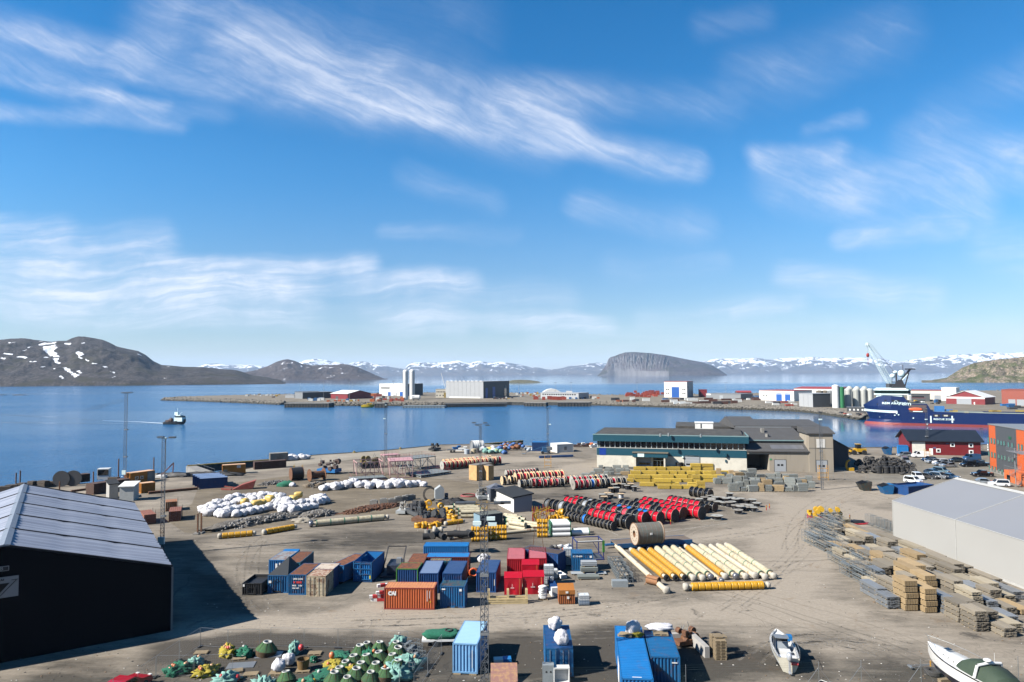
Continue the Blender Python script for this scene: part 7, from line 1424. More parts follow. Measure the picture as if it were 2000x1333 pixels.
struct('net_heap',MB().blob((0,0,.3),(2.3,1.4,1.1),0,.3,2,22,10,2).mesh(mat('net_green',(.012,.15,.085),.95,var=.5,scale=5,bump=1,bscale=12)),'stuff','bright green net heap on the gravel').location = G(560,950)
thing('big_bag','white sack beside the green net heap on the gravel','bag',bag_mesh(3),G(571,951),0,'single sacks',.8)
# flatbed trailer, boom lift, beams on the quay
thing('flat_trailer','dark flat trailer parked on the quay before the vats','trailer',[('deck',MB().box(0,0,.9,5.8,2.4,1.1).mesh(dgrey)),('wheel',MB().cyl((1.5,0,.45),(1.5,.3,.45),.45).mesh(tire)),('wheel',MB().cyl((2.6,0,.45),(2.6,.3,.45),.45).mesh(tire)),('tail_board',MB().box(3.2,-.05,.8,5.6,0,1.15).mesh(wht))],G(873,885),R(-4))
bl = mat('lift_blue',(.03,.12,.26),.5)
thing('boom_lift','blue boom lift with its arm stretched low to the basket','boom lift',[('chassis',MB().box(-1.2,-1.1,.5,1.6,1.1,1.2).box(-.8,-.9,1.2,1.8,.9,2.2).mesh(bl)),('counterweight',MB().box(.6,-1,1.3,2.6,1,2.3).mesh(mgrey)),('wheel',MB().cyl((-1,-1.4,.5),(-1,-1,.5),.5).mesh(tire)),('wheel',MB().cyl((1.3,-1.4,.5),(1.3,-1,.5),.5).mesh(tire)),('boom',MB().bar((1.5,0,3.1),(-3.4,0,1.6),.22).bar((-3.4,0,1.6),(-6.8,0,.6),.17).mesh(bl)),('basket',MB().box(-8.2,-.7,.1,-6.9,.7,.2).bar((-8.2,-.7,.1),(-8.2,-.7,1.2),.04).bar((-6.9,-.7,.1),(-6.9,-.7,1.2),.04).bar((-8.2,.7,.1),(-8.2,.7,1.2),.04).bar((-8.2,-.7,1.2),(-6.9,-.7,1.2),.04).bar((-8.2,-.7,1.2),(-8.2,.7,1.2),.04).bar((-8.2,.7,1.2),(-6.9,.7,1.2),.04).mesh(galv))],G(1064,886.5),R(6))
thing('steel_beam','long dark blue beam lying before the white container','beam',MB().box(0,0,0,12,.9,.7).box(.2,-.05,.1,1.2,0,.6).box(2.5,-.05,.1,3.2,0,.6).mesh(blu2),G(1054,895.5),R(14))
for i,(px,py,m_,c) in enumerate([(905,880,cwht,'white'),(893,878,skyb,'blue'),(1128,873,dkg,'brown'),(1136,872,cwht,'pale'),(1145,873,dkg,'dark'),(1152,872,corg,'red'),(1160,874,cwht,'grey')]):
    thing('deck_load',c+' loose load at the quay edge, %s from the slip' % ORD[i],'load',MB().box(-1.5,-.6,0,1.5,.6,.5).box(-1.9,-.4,.5,.9,.4,.9).cyl((0,0,1.1),(1.4,.2,1.1),.35).mesh(m_),G(px,py),rr.uniform(-.6,.6),'loose loads')
# red and yellow rack tangle, float stacks, sleeves
tang = MB(); tg2 = MB(); r_ = random.Random(4)
for k in range(34):
    x,y = r_.uniform(-1.6,1.6),r_.uniform(-1.2,1.2); h = r_.uniform(1.2,3.0); (tang if k % 2 else tg2).bar((x,y,0),(x+r_.uniform(-.9,.3),y+r_.uniform(-.3,.3),h),.085)
for k in range(14): x,y,z = r_.uniform(-1.5,1.5),r_.uniform(-1.2,1.2),r_.uniform(.3,2.2); tg2.bar((x,y,z),(x+1.2,y+.3,z+.3),.1)
thing('clamp_rack','tangled rack of red and yellow clamps before the dark drums','rack',[('red_clamp',tang.mesh(mat('clamp_red',(.40,.02,.02),.5))),('yellow_clamp',tg2.mesh(yf))],G(1055,1017),0)
thing('red_stool_frame','red steel trestle beside the tangled clamp rack','trestle',MB().ring((0,0,1.6),.8,.12,2,14).ring((0,0,.3),.6,.1,2,14).bar((.7,0,1.6),(.6,0,0),.1).bar((-.7,0,1.6),(-.6,0,0),.1).bar((0,-.7,1.6),(0,-.6,0),.1).bar((0,.7,1.6),(0,.6,0),.1).mesh(mat('clamp_red',(.4,.02,.02))),G(1075,1014),0)
def collars(label,px,py,cols_,lv,r=.55,w_=1.0,m_=None,gap=1.05,rz=0,up=False):
    """block of nested buoyancy collars, each collar a ring lying on the one below"""
    m_ = m_ or ycl; k_ = 0
    me = cached(('collar',r,w_,m_.name,up),lambda: (MB().lathe([(r*.55,0),(r*.95,.0),(r,.06),(r,w_*.4),(r*.9,w_*.47),(r,w_*.54),(r,w_-.06),(r*.95,w_),(r*.55,w_),(r*.55,0)],(0,0,0),12,ax='z').mesh(m_)) if up else MB().lathe([(r*.55,0),(r*.95,.0),(r,.06),(r,w_*.34),(r*.72,w_*.42),(r*.72,w_*.52),(r,w_*.6),(r,w_*.86),(r*.75,w_*.92),(r*.55,w_*.92),(r*.55,0)],(0,0,r),8,ax='x',sm=False).mesh(m_))
    o = G(px,py); c_,s__ = math.cos(rz),math.sin(rz)
    for a_ in range(cols_):
        for l in range(lv):
            x = a_*(gap if up else w_*1.02); z = l*(w_ if up else r*1.7)
            thing('buoyancy_collar','%s, column %s, layer %s up' % (label,ORD[a_],ORD[l]),'collar',me,o+Vector((c_*x,s__*x,z)),rz,'yellow buoyancy collars'); k_ += 1
collars('yellow collar in the three high pile on the thin pipe',920.5,1058,3,3,.47,.95)
collars('yellow collar in the wide pile behind the near mast',949,1055,4,3,.47,.9,rz=.03); collars('yellow collar in the narrow pile by the white sleeves',1049,1050,2,4,.45,.95)
for i,(px,py,z) in enumerate([(827,1001,0),(836,1003,0),(845,1002,0),(838,998,.9),(851,1006,0),(857,1009,0),(866,1003,0),(872,1006,0),(879,1013,0),(884,1009,0),(888,1016,0),(816,1031,0),(824,1033,0),(831,1031,0),(841,1032,0),(849,1033,0),(856,1031,0),(1077,1016,0),(1085,1018,0),(1096,1017,0),(1105,1020,0),(1101,1014,.7),(1090,1013,.6),(829,997,.9),(862,998,.3)]):
    thing('buoyancy_collar','loose yellow collar scattered by the cream pipes, %s from the heap end' % ORD[i],'collar',MB().lathe([(.35,0),(.62,0),(.68,.1),(.62,.45),(.68,.8),(.62,.9),(.35,.9),(.35,0)],(0,0,.0),9,ax='z').mesh(ycl) if i % 3 else MB().lathe([(.35,0),(.62,0),(.68,.1),(.6,.45),(.68,.8),(.62,.9),(.35,.9),(.35,0)],(0,0,.65),9,ax='x').mesh(ycl),G(px,py)+Vector((0,0,z)),rr.uniform(0,3),'loose yellow collars')
wsl = mat('white_sleeve',(.72,.72,.70),.5,var=.04)
def tube_thing(label,px,py,L,r,m_,end,rz,z=0,group='sleeve tubes',name='pipe_sleeve'):
    thing(name,label,'sleeve',[('tube',MB().cyl((.12,0,r),(L-.12,0,r),r,n=14).mesh(m_)),('end_ring',MB().cyl((0,0,r),(.14,0,r),r*1.05,n=14).mesh(end)),('end_ring',MB().cyl((L-.14,0,r),(L,0,r),r*1.05,n=14,cm=0).mesh(end))],G(px,py)+Vector((0,0,z)),rz,group)
for k in range(3):
    for l in range(3): tube_thing('white sleeve with green ends in the square stack, %s row, %s layer' % (ORD[k],ORD[l]),1077-k*2.2,1049-k*3.2,3.4,.42,wsl,strapg,.08,l*.84)
tube_thing('single white green ended sleeve on the asphalt beside the stack',1115,1046,3.3,.45,wsl,strapg,.08); tube_thing('second white green ended sleeve behind the single one',1118,1041,3.0,.42,wsl,strapg,.08)
def rowsl(n,px,py,dx,dy,L,r,rz,lb,lv=1):
    for k in range(n):
        for l in range(lv): tube_thing('%s, %s across, layer %s' % (lb,ORD[k],ORD[l]),px+dx*k,py+dy*k,L,r,sleeve,strapg if k % 2 else sleeve,rz,l*r*1.9)
rowsl(3,996,1034,-5.5,-5.5,3.6,.43,R(-38),'cream sleeve in the slanting stack',2); rowsl(2,1030,1030,-6,-6,4.5,.36,R(-36),'cream sleeve beside the clamp rack')
rowsl(4,900,1012,-5,-4.5,4.6,.40,.05,'cream sleeve in the rows behind the near mast',2); rowsl(3,860,995,16,-1,3.6,.35,.05,'cream sleeve in the far loose rows'); rowsl(3,985,1008,7,3,3.2,.3,R(-33),'white sleeve before the white shed')
riser('pale pipe with a wrapped head and three yellow collars',(905,1022),(870,1027),.42,'Y','w',3,'short pipes'); riser('stubby wrapped pipe beside the concrete ring',(862,1040),(848,1041),.45,'t','w',3,'short pipes')
thing('concrete_ring','grey concrete ring holding a red cone','ring',[('ring',MB().cyl((0,0,0),(0,0,.75),.55,n=14).mesh(conc)),('cone',MB().cyl((0,0,.75),(0,0,1.2),.12,.04,8).mesh(mat('clamp_red',(.4,.02,.02))))],G(835,1043))
for i,(px,py) in enumerate([(730,987),(749,984),(765,984),(778,980),(789,979),(804,976),(795,977)]): thing('concrete_block','pale concrete block beside the rust chain heap, %s from the cream pipe' % ORD[i],'block',MB().box(-.8,-.5,0,.8,.6,1.05).box(-.4,-.3,1.05,.4,.3,1.2).mesh(conc),G(px,py),.1*i,'concrete blocks')
rnd_gear('stack of grey mooring links beside the chain heap',787,1003,1.1,11,pgrey,conc,'link_stack','link stack'); rnd_gear('dark pile of shackles and grey links on the asphalt',815,1008,1.5,12,dgrey,mat('dark_far',(.05,.05,.055)),'shackle_pile','shackle pile',26,1.4); rnd_gear('heap of rusty and blue shackles near the yellow collars',838,1022,1.4,13,rustm,dgrey,'shackle_pile','shackle pile',22,1.4)
struct('chain_heap',MB().blob((0,0,.1),(3.2,1.8,1.0),0,.5,3,30,10,8).mesh(mat('black_chain',(.02,.02,.022),.8,var=.5,scale=5,bump=1,bscale=12)),'stuff','black chain heap behind the cream sleeves').location = G(884,984)
thing('tripod','thin red tripod standing over the black ended pipe','tripod',MB().bar((0,0,3.4),(-.7,0,0),.05).bar((0,0,3.4),(.6,-.4,0),.05).bar((0,0,3.4),(.5,.6,0),.05).bar((0,0,4.4),(0,0,3.2),.05).mesh(mat('dull_red',(.16,.05,.04))),G(895,1058))
thing('a_frame','rusty A-frame standing behind the red containers','frame',MB().bar((-.8,0,0),(-.4,0,3.4),.08).bar((1.0,0,0),(.5,0,3.4),.08).box(-.7,-.1,3.3,.8,.1,3.6).mesh(rustm),G(1050,1073))
# middle group extras
tarpm = mat('red_tarp',(.46,.006,.02),.4,var=.12,scale=.8,bump=.5,bscale=2)
def tarped(label,A,B,d,h,rise,seed):
    loc,rz,w_ = frame(A,B); m = MB(); nx,nz = 14,8; vs = []
    for i in range(nx+1):
        for j in range(nz+1): fx,fz = i/nx,j/nz; vs.append((w_*fx,-.06-.09*noise.noise(Vector((fx*7+seed,fz*1.5,0)))*(1.2-fz)-.06*math.sin(fx*9+seed)*(1-fz),h*fz))
    m.add(vs,[(i*(nz+1)+j,(i+1)*(nz+1)+j,(i+1)*(nz+1)+j+1,i*(nz+1)+j+1) for i in range(nx) for j in range(nz)],0,True); m.prism([(0,0),(d,0),(d,h),(d*.45,h+rise),(.0,h)],0,w_,'x'); m.prism([(-.08,h),(d*.45,h+rise+.03),(d*.45,h+rise+.06),(-.1,h+.02)],-.03,w_+.03,'x')
    thing('tarped_load',label,'covered load',[('tarp',m.mesh(tarpm)),('strap',MB().box(w_*.86,-.22,0,w_*.88,-.16,h).mesh(mat('stand_orange',(.58,.3,.05)))),('mark',MB().box(w_*.44,-.2,h*.5,w_*.46,-.17,h*.66).box(w_*.36,-.2,h*.42,w_*.56,-.17,h*.45).mesh(wht))],loc,rz,'red tarpaulin covered loads')
tarped('red tarpaulin block with a small white mark near the timber trestle',(985,1162),(1019.5,1162),2.3,2.1,.5,1); tarped('red tarpaulin block with draped folds and an orange strap',(1022,1161),(1063,1160.5),2.4,2.2,.5,4); tarped('higher red tarpaulin block behind the draped one',(1020,1140),(1053,1140),2.6,2.5,.4,8)
ibw = mat('ibc_plastic',(.62,.64,.64),.4,var=.08); ibl = mat('ibc_liquid',(.30,.38,.48),.4)
def ibc(label,px,py,z=0,m2=None,rz=0):
    key = ('ibc',bool(m2)); 
    def mk():
        c = MB()
        for k in range(5):
            for y in (-.5,.5): c.bar((-.6+.3*k,y,.15),(-.6+.3*k,y,1.1),.018)
            for x in (-.6,.6): c.bar((x,-.5+.25*k,.15),(x,-.5+.25*k,1.1),.018)
        for z_ in (.3,.6,.9,1.1):
            for y in (-.5,.5): c.bar((-.6,y,z_),(.6,y,z_),.018)
            for x in (-.6,.6): c.bar((x,-.5,z_),(x,.5,z_),.018)
        return [('tank',MB().box(-.56,-.46,.14,.56,.46,.62,1 if m2 else 0).box(-.56,-.46,.62,.56,.46,1.14,0).cyl((0,0,1.14),(0,0,1.2),.12).mesh([ibw,ibl])),('cage',c.mesh(galv)),('pallet',MB().box(-.6,-.5,0,.6,.5,.13).mesh(dgrey))]
    thing('ibc_tote',label,'tote',cached(key,mk),G(px,py)+Vector((0,0,z)),rz,'caged liquid totes',1.1)
ibc('caged tote half full of blue liquid beside the rust brown skip',1140,1181,0,True,.05); ibc('white caged tote beside the draped red tarpaulin, the lower one',1072,1141,0); ibc('white caged tote stacked on top of another by the red tarpaulin',1072,1141,1.3); ibc('white caged tote behind the stacked pair',1080,1130,0); ibc('white caged tote wedged between the navy and blue containers',1109,1104,0); ibc('upper white caged tote between the navy and blue containers',1109,1104,1.3)
# white sacks on a pallet, pump, rust skip, trestle, racks
palm = mat('pallet_wood',(.33,.25,.15)); plankw = mat('fresh_timber',(.56,.43,.22),.8,var=.15,scale=1,stretch=(1,1,4))
def pallet_mesh():
    m = MB()
    for k in range(7): m.box(-.6,-.4+k*.115,.125,.6,-.4+k*.115+.09,.145)
    for y in (-.4,-.05,.3): m.box(-.6,y,0,.6,y+.1,.022)
    for x in (-.6,-.07,.46):
        for y in (-.4,-.05,.3): m.box(x,y,.022,x+.14,y+.1,.125)
    return m.mesh(palm)
PAL = cached('pallet',pallet_mesh)
thing('pallet','pallet under the stack of white sacks','pallet',PAL,G(1060.5,1171),0,'pallets')
for k in range(7): thing('sack','white sack on the pallet before the draped tarpaulin, %s up' % ORD[k],'sack',MB().blob((0,0,.0),(.52+.03*(k % 2),.42,.13),0,.12,pw=.6,nu=14,nv=8,seed=k).mesh(wht),G(1060.5,1171)+Vector((0.03*((k % 3)-1),0,.27+k*.22)),.1*k,'white sacks on the pallet')
thing('pump_skid','white pump unit with dark blue panels behind the sacks','pump',[('frame',MB().box(0,0,0,1.1,2.6,.3).box(0,0,.3,1.0,.5,1.1).mesh(wht)),('cover',MB().prism([(0.1,.4),(2.4,.9),(2.4,1.5),(.1,.9)],.1,.95,'x').mesh(blu2)),('motor',MB().cyl((.5,1.9,1.6),(.5,2.5,1.6),.28).mesh(lgrey))],G(1078,1166),R(12))
loc,rz,w_ = frame((1092,1181.5),(1123,1181)); rskm = paint('skip_rust_orange',(.34,.10,.025),.5,.6)
m = MB(); corr(m,(0,0),(w_,0),.1,1.25,.25,.05); m.box(0,.04,.05,w_,1.9,1.25)
thing('lidded_skip','rust orange lidded skip with white plates','skip',[('bin',m.mesh(rskm)),('lid',MB().prism([(-.08,1.25),(.5,1.35),(1.9,2.05),(1.9,1.9),(.5,1.25)],-.05,w_+.05,'x').prism([(-.08,1.25),(-.08,1.75),(.02,1.75),(.5,1.36),(.5,1.25)],-.03,w_+.03,'x').mesh(paint('skip_lid_orange',(.46,.17,.03),.3))),('plate',MB().box(w_*.5,-.1,.7,w_*.64,-.06,1.0).box(w_*.42,-.14,1.4,w_*.58,-.09,1.62).mesh(wht))],loc,rz)
loc,rz,w_ = frame((952,1180),(1031,1179))
tp = [('post',MB().box(x,.1*k_,0,x+.28,.1*k_+.28,1.65).mesh(plankw)) for x in (0,w_*.48,w_-.3) for k_ in (0,5)]+[('rail',MB().box(0,y,z,w_,y+.14,z+.16).mesh(plankw)) for y in (-.15,.8) for z in (.02,.26,.50)]
thing('timber_trestle','low trestle of fresh timber with three posts','trestle',tp,loc,rz)
# pipe pallets beside the C 10-600 container
gp = mat('grey_green_pipe',(.20,.22,.20),.5,var=.1); gp2 = mat('pale_grey_pipe',(.36,.39,.41),.45,var=.08)
def bundle(label,px,py,n,lv,L,r,m_,rz,z=0,name='pipe_bundle',group='pipe bundles'):
    m = MB(); b = MB().box(.3,-n*r-.1,0,.45,n*r+.1,.12).box(L-.45,-n*r-.1,0,L-.3,n*r+.1,.12)
    for l in range(lv):
        for k in range(n): m.cyl((0,(k-(n-1)/2)*2*r,.12+r+l*r*1.9),(L,(k-(n-1)/2)*2*r,.12+r+l*r*1.9),r*.95,n=7,cm=0)
    thing(name,label,'pipe bundle',[('pipe_layer',m.mesh(m_)),('bearer',b.mesh(palm))],G(px,py)+Vector((0,0,z)),rz,group)
bundle('pallet of grey green pipes nearest the scaffold racks',1128,1131,6,2,3.0,.1,gp,.02); bundle('upper grey green pipe bundle on the pallet pile',1134,1122,6,3,2.4,.1,gp,.02,.35); bundle('pale grey pipe bundle on top of the pipe pallets',1135,1120,5,3,2.2,.11,gp2,.02,1.0); bundle('low bundle of pale rods behind the pipe pallets',1115,1122,8,1,5.0,.07,gp2,.0)
bundle('white pipe bundle slanting behind the pump unit',1089,1125,5,3,2.0,.1,wht,R(-68))
bm1 = mat('weathered_board',(.30,.255,.19),.9,var=.3,scale=1.2,stretch=(6,.3,6),rand=.3,col2=(.22,.20,.17),amt=.6)
galr = mat('scaffold_steel',(.27,.30,.31),.5,.3,var=.2)
def rack(label,p,rz,w_,d,h,nx=3,ny=2,nz=2,t_=.03,name='scaffold_rack',group='scaffold racks',base=None):
    key = ('rack',round(w_,1),round(d,1),round(h,1),nx,ny,nz)
    def mk():
        m = MB()
        for i in range(nx+1):
            for j in range(ny+1):
                x,y = w_*i/nx,d*j/ny
                if i in (0,nx) or j in (0,ny): m.bar((x,y,0),(x,y,h),t_)
        for k in range(nz+1):
            z = h*k/nz
            for j in (0,d): m.bar((0,j,z),(w_,j,z),t_)
            for i in (0,w_): m.bar((i,0,z),(i,d,z),t_)
            if k == 0:
                for i in range(1,nx): m.bar((w_*i/nx,0,z),(w_*i/nx,d,z),t_)
        c = MB(); rr_ = random.Random(int(w_*10+h*7)); 
        for k in range(10): z = h*rr_.randint(0,nz-1)/nz+.05; y = rr_.uniform(.05,d-.35); c.box(.05,y,z,w_-.05,y+rr_.uniform(.15,.3),z+rr_.uniform(.05,.16),rr_.choice([0,1,1]))
        return [('frame',m.mesh(galr)),('load',c.mesh([galr,bm1]))]
    return thing(name,label,'rack',cached(key,mk),p,rz,group)
a,b = G(1187,1100),G(1213,1146); dv = (b-a).normalized(); an = math.atan2(dv.y,dv.x)
for k in range(8): rack('grey scaffold rack in the row beside the bandaged pipe, %s from the blue frame' % ORD[k],a+dv*(k*1.25),an,1.15,1.9,1.0+.25*(k % 2),3,3,3,.045)
thing('steel_tray','solid grey steel tray closing the scaffold rack row','tray',MB().box(0,0,0,2.1,1.0,.8).mesh(mat('tray_steel',(.30,.33,.34),.5)),G(1196,1147.5),-.02)
rfm = paint('offshore_blue_frame',(.012,.035,.20),.3)
loc,rz,w_ = frame((1127,1096),(1179,1094)); m = MB(); L3 = 3.2
for x in (0,w_):
    for y in (0,L3): m.bar((x,y,0),(x,y,2.9),.13)
for z in (.1,2.8):
    for y in (0,L3): m.bar((0,y,z),(w_,y,z),.12)
    for x in (0,w_): m.bar((x,0,z),(x,L3,z),.12)
m.bar((w_,0,.2),(w_*.6,0,2.8),.08)
thing('open_steel_cradle','open navy steel cradle with green and white corner bands','cradle',[('frame',m.mesh(rfm)),('corner_band',MB().box(w_-.16,-.16,1.2,w_+.16,.16,2.9).mesh(greenedge)),('top_rail',MB().box(.2,-.15,2.88,w_-.2,.0,2.95).mesh(wht)),('floor',MB().box(0,0,.05,w_,L3,.12).mesh(dgrey))],loc,rz)
for i,(px,py,z,w_,m_) in enumerate([(1084,1078,2.0,1.6,conc),(1095,1073,1.5,1.8,wht),(1110,1071,1.4,2.0,wht),(1105,1079,1.6,1.6,mat('rescue_orange',(.62,.1,.02))),(1079,1081,2.2,1.0,blk)]): thing('roof_load','scrap piece heaped behind the navy container, %s from the red ones' % ORD[i],'scrap',MB().box(-w_/2,-.4,0,w_/2,.4,z*.5).cyl((-w_/2,0,z*.6),(w_/2,.1,z*.62),.25).blob((0,.1,z*.7),(w_*.35,.4,.3),0,.3).mesh(m_),G(px,py+8),i*.5,'scrap behind the navy container')
# fenders on the buried container
for i,(px,py) in enumerate([(838,1085),(850,1084),(862,1084),(886,1083),(894,1080),(902,1083),(910,1079),(918,1082)]): thing('fender_roll','black fender roll on the blue container roof, %s from the hook lift frame' % ORD[i],'fender',MB().cyl((-1.0,0,.5),(1.0,0,.5),.52,.45,12).mesh(tire),G(px,py)*1.0+Vector((0,0,2.45+(i % 2)*.25)),R(70 if i > 3 else 10)+i,'black fender rolls')
hk = MB(); 
for x in (0,2.6): hk.bar((x,0,1.8),(x+.1,2.2,3.4),.14).bar((x,0,1.8),(x-.3,-1.8,.2),.12)
hk.bar((.1,2.2,3.4),(2.7,2.2,3.4),.12)
thing('hooklift_truck_bed','black hook lift frame between the open skip and the rusty roofs','frame',[('arm',hk.mesh(blk)),('base',MB().box(-.2,-2,0,3.6,3,.35).box(.4,-1,.35,2.4,2.5,1.5).mesh(mat('navy_gear',(.02,.03,.06),.6))),('seat',MB().box(1.6,0,1.5,2.3,.8,2.2).mesh(mgrey))],G(752,1122),0)
for i,(px,py,z) in enumerate([(740,1168,0),(746,1172,.0),(737,1171,.4),(750,1163,.9),(752,1152,1.8)]): thing('road_barrier','red and white barrier poking out behind the orange container, %s' % ORD[i],'barrier',[('barrier_body',MB().box(-1,-.2,0,1,.2,.35).mesh(wht)),('stripe',MB().box(-.6,-.22,.02,0,.22,.37).box(.4,-.22,.02,.8,.22,.37).mesh(mat('sign_red',(.5,.03,.03))))],G(px,1174)+Vector((0,0,z)),.1*i,'road barriers')
thing('life_ring','orange ring lying beside the lone blue container','ring',MB().ring((0,0,.6),.55,.16,1,14).mesh(mat('rescue_orange',(.62,.1,.02))),G(925,1127)); thing('big_bag','white and red bag behind the lone blue container','bag',bag_mesh(5),G(945,1098),0,'single sacks',.9)
# ================================================================== stacked scaffold boards by the grey tent hall
CMI = CM.transposed()
def px_of(p): q = CMI @ (Vector(p)-Vector((0,0,CAMZ))); return 1000+FPX*q.x/-q.z,666.5-FPX*q.y/-q.z
def inside(poly,x,y):
    c = False
    for (x0,y0),(x1,y1) in zip(poly,poly[1:]+poly[:1]):
        if (y0 > y) != (y1 > y) and x < (x1-x0)*(y-y0)/(y1-y0)+x0: c = not c
    return c
bm2 = mat('pale_board',(.43,.37,.27),.85,var=.25,scale=1.2,stretch=(6,.3,6),rand=.22,col2=(.33,.28,.20),amt=.5); bm3 = mat('aluminium_deck',(.36,.38,.40),.45,.4,var=.2,rand=.2); bm4 = mat('crate_board',(.42,.30,.16),.85,var=.25,rand=.2)
def bund(w_,L,h,m_,nx=5,nz=6,ragged=.06,seed=0):
    def mk():
        r_ = random.Random(seed); m = MB()
        for j in range(nz):
            for i in range(nx):
                a,b = r_.uniform(-ragged,ragged),r_.uniform(-ragged,ragged); m.box(w_*i/nx+.03,a,.1+(h-.1)*j/nz+.012,w_*(i+1)/nx-.03,L+b,.1+(h-.1)*(j+1)/nz-.022)
        b = MB()
        for f in (.12,.5,.85): b.box(0,L*f,0,w_,L*f+.12,.1)
        return [('board_layer',m.mesh(m_)),('bearer',b.mesh(palm))]
    return cached(('bund',round(w_,1),round(L,1),round(h,2),m_.name,nx,nz,seed),mk)
BP = [(1566,1052),(1590,1020),(1650,1016),(1700,1016),(1745,1046),(1780,1066),(1850,1094),(2030,1168),(2030,1275),(1950,1236),(1905,1222),(1850,1208),(1735,1190),(1700,1165),(1640,1118)]
dt = Vector((math.cos(ang2),math.sin(ang2),0)); dn = Vector((dt.y,-dt.x,0)); dn = dn if dn.x < 0 else -dn; rr = random.Random(31); nb_ = 0; MN = {}
for c in range(13):
    y = -14.0+rr.uniform(0,2); off = 1.1+c*1.72; si = 0
    while y < 62:
        L = rr.choice([2.5,3.1,3.1,4.0]) if c > 1 else rr.choice([4.0,5.0,6.2]); o = Vector((q0.x,q0.y,0))+dt*y+dn*off; cx = o+dt*L/2; u,v_ = px_of(cx); e1 = px_of(o+dt*L)
        if inside(BP,u,v_) and inside(BP,*e1):
            si += 1; edge = not inside(BP,*px_of(cx+dn*(5.0 if u < 1640 else 3.6))); u1 = u < 1715 and edge
            if u1:
                rack('scaffold rack on the outer edge of the board stacks, %s in the %s row' % (ORD[si-1],ORD[c]),o,ang2,L,1.35,rr.choice([1.3,1.9,2.2]),4,2,4,.04)
            else:
                m_ = rr.choice([bm1,bm1,bm2,bm1,bm3,bm1,bm2,bm4]); lv = rr.choice([2,3,4,4,5] if u > 1720 and c > 5 else [1,2,2,3]); z = 0
                wl = rr.choice([1.3,1.5,1.6])
                for l in range(lv):
                    nm = {'weathered_board': 'weathered','pale_board': 'pale','aluminium_deck': 'aluminium','crate_board': 'brown'}[m_.name]; h = rr.choice([.42,.5,.58]) if m_ is not bm4 else .7
                    if nb_ < 298:
                        nb_ += 1; p_ = o+Vector((0,0,z))+dn*wl*.5; thing('board_bundle','%s board bundle, %s layer of the %s stack in %s row off the tent' % (nm,ORD[l],ORD[si-1],ORD[c]),'board bundle',bund(wl,L,h,m_,5 if L < 5 else 4,6,.06 if m_ is not bm4 else .0,rr.randint(0,2)),p_,ang2-math.pi/2+rr.uniform(-.03,.03),'scaffold board bundles')
                    z += h+.02
        y += L+rr.uniform(.08,.35)
rnd_gear('heap of yellow rollers at the far end of the board stacks',1612,1019,1.3,31,mat('clamp_red',(.4,.02,.02)),yf,'roller_heap','roller heap',26,1.5)
thing('folded_tarpaulin','red and black folded tarpaulin at the far end of the board stacks','tarpaulin',[('fold',MB().blob((0,0,.2),(2.1,1.2,.35),0,.25).mesh(blk)),('hem',MB().blob((.3,-.3,.08),(2.5,1.3,.16),0,.2).mesh(mat('clamp_red',(.4,.02,.02))))],G(1672,1022)); 
for k in range(5): rack('upright galvanised frame rack behind the tarpaulin, %s toward the tent' % ORD[k],G(1690+k*11,1024+k*4),ang2,1.6,1.1,1.9,5,2,1,.035)
# ---- yellow and grey stacks before the long workshop
yb = mat('yellow_formwork',(.60,.40,.03),.75,var=.25,scale=2,stretch=(.3,1,5),rand=.18,col2=(.42,.30,.11),amt=.7,thr=(.42,.62)); gb = mat('grey_formwork',(.27,.29,.27),.6,.1,var=.3,scale=1.5,rand=.3,col2=(.38,.36,.31),amt=.5)
cn = 0
for r_i,(yy,x0,x1) in enumerate([(919,1238,1396),(927,1232,1402),(935,1228,1398),(943,1206,1396),(951,1250,1352),(956,1286,1372)]):
    x = x0; k = 0
    while x < x1:
        L = rr.choice([2.0,2.8,3.5,4.2]); wpx = L/G(x,yy).y*FPX
        if rr.random() < .96:
            k += 1
            for l in range(rr.choice([1,1,2])):
                thing('formwork_stack','yellow formwork stack, %s layer, %s in the %s row from the workshop' % (ORD[l],ORD[k-1],ORD[r_i]),'formwork',bund(1.3,L,.95,yb,4,5,.03,1),G(x+wpx,yy)+Vector((0,0,l*.97)),math.pi/2+R(-8)+rr.uniform(-.05,.05),'yellow formwork stacks')
        x += wpx+rr.uniform(.5,2)
for r_i,(yy,x0,x1) in enumerate([(916,1170,1240),(923,1160,1235),(929,1135,1225),(930,1400,1470),(938,1398,1560),(946,1396,1585),(954,1440,1590),(961,1425,1560)]):
    x = x0; k = 0
    while x < x1:
        L = rr.choice([1.2,1.6,2.4]); wpx = L/G(x,yy).y*FPX; k += 1; h = rr.uniform(.5,1.2) if x < 1300 else rr.uniform(1.1,2.3)
        thing('frame_stack','grey frame stack, %s in the %s row of the %s side' % (ORD[k-1],ORD[r_i % 4 if r_i < 3 else r_i-3],'quay' if r_i < 3 else 'tower'),'frame stack',bund(1.2,L,round(h*2)/2 or .5,gb if rr.random() < .8 else bm4,3,4,.12,k % 3),G(x+wpx,yy),math.pi/2+rr.uniform(-.35,.2),'grey frame stacks'); x += wpx+rr.uniform(0,5)
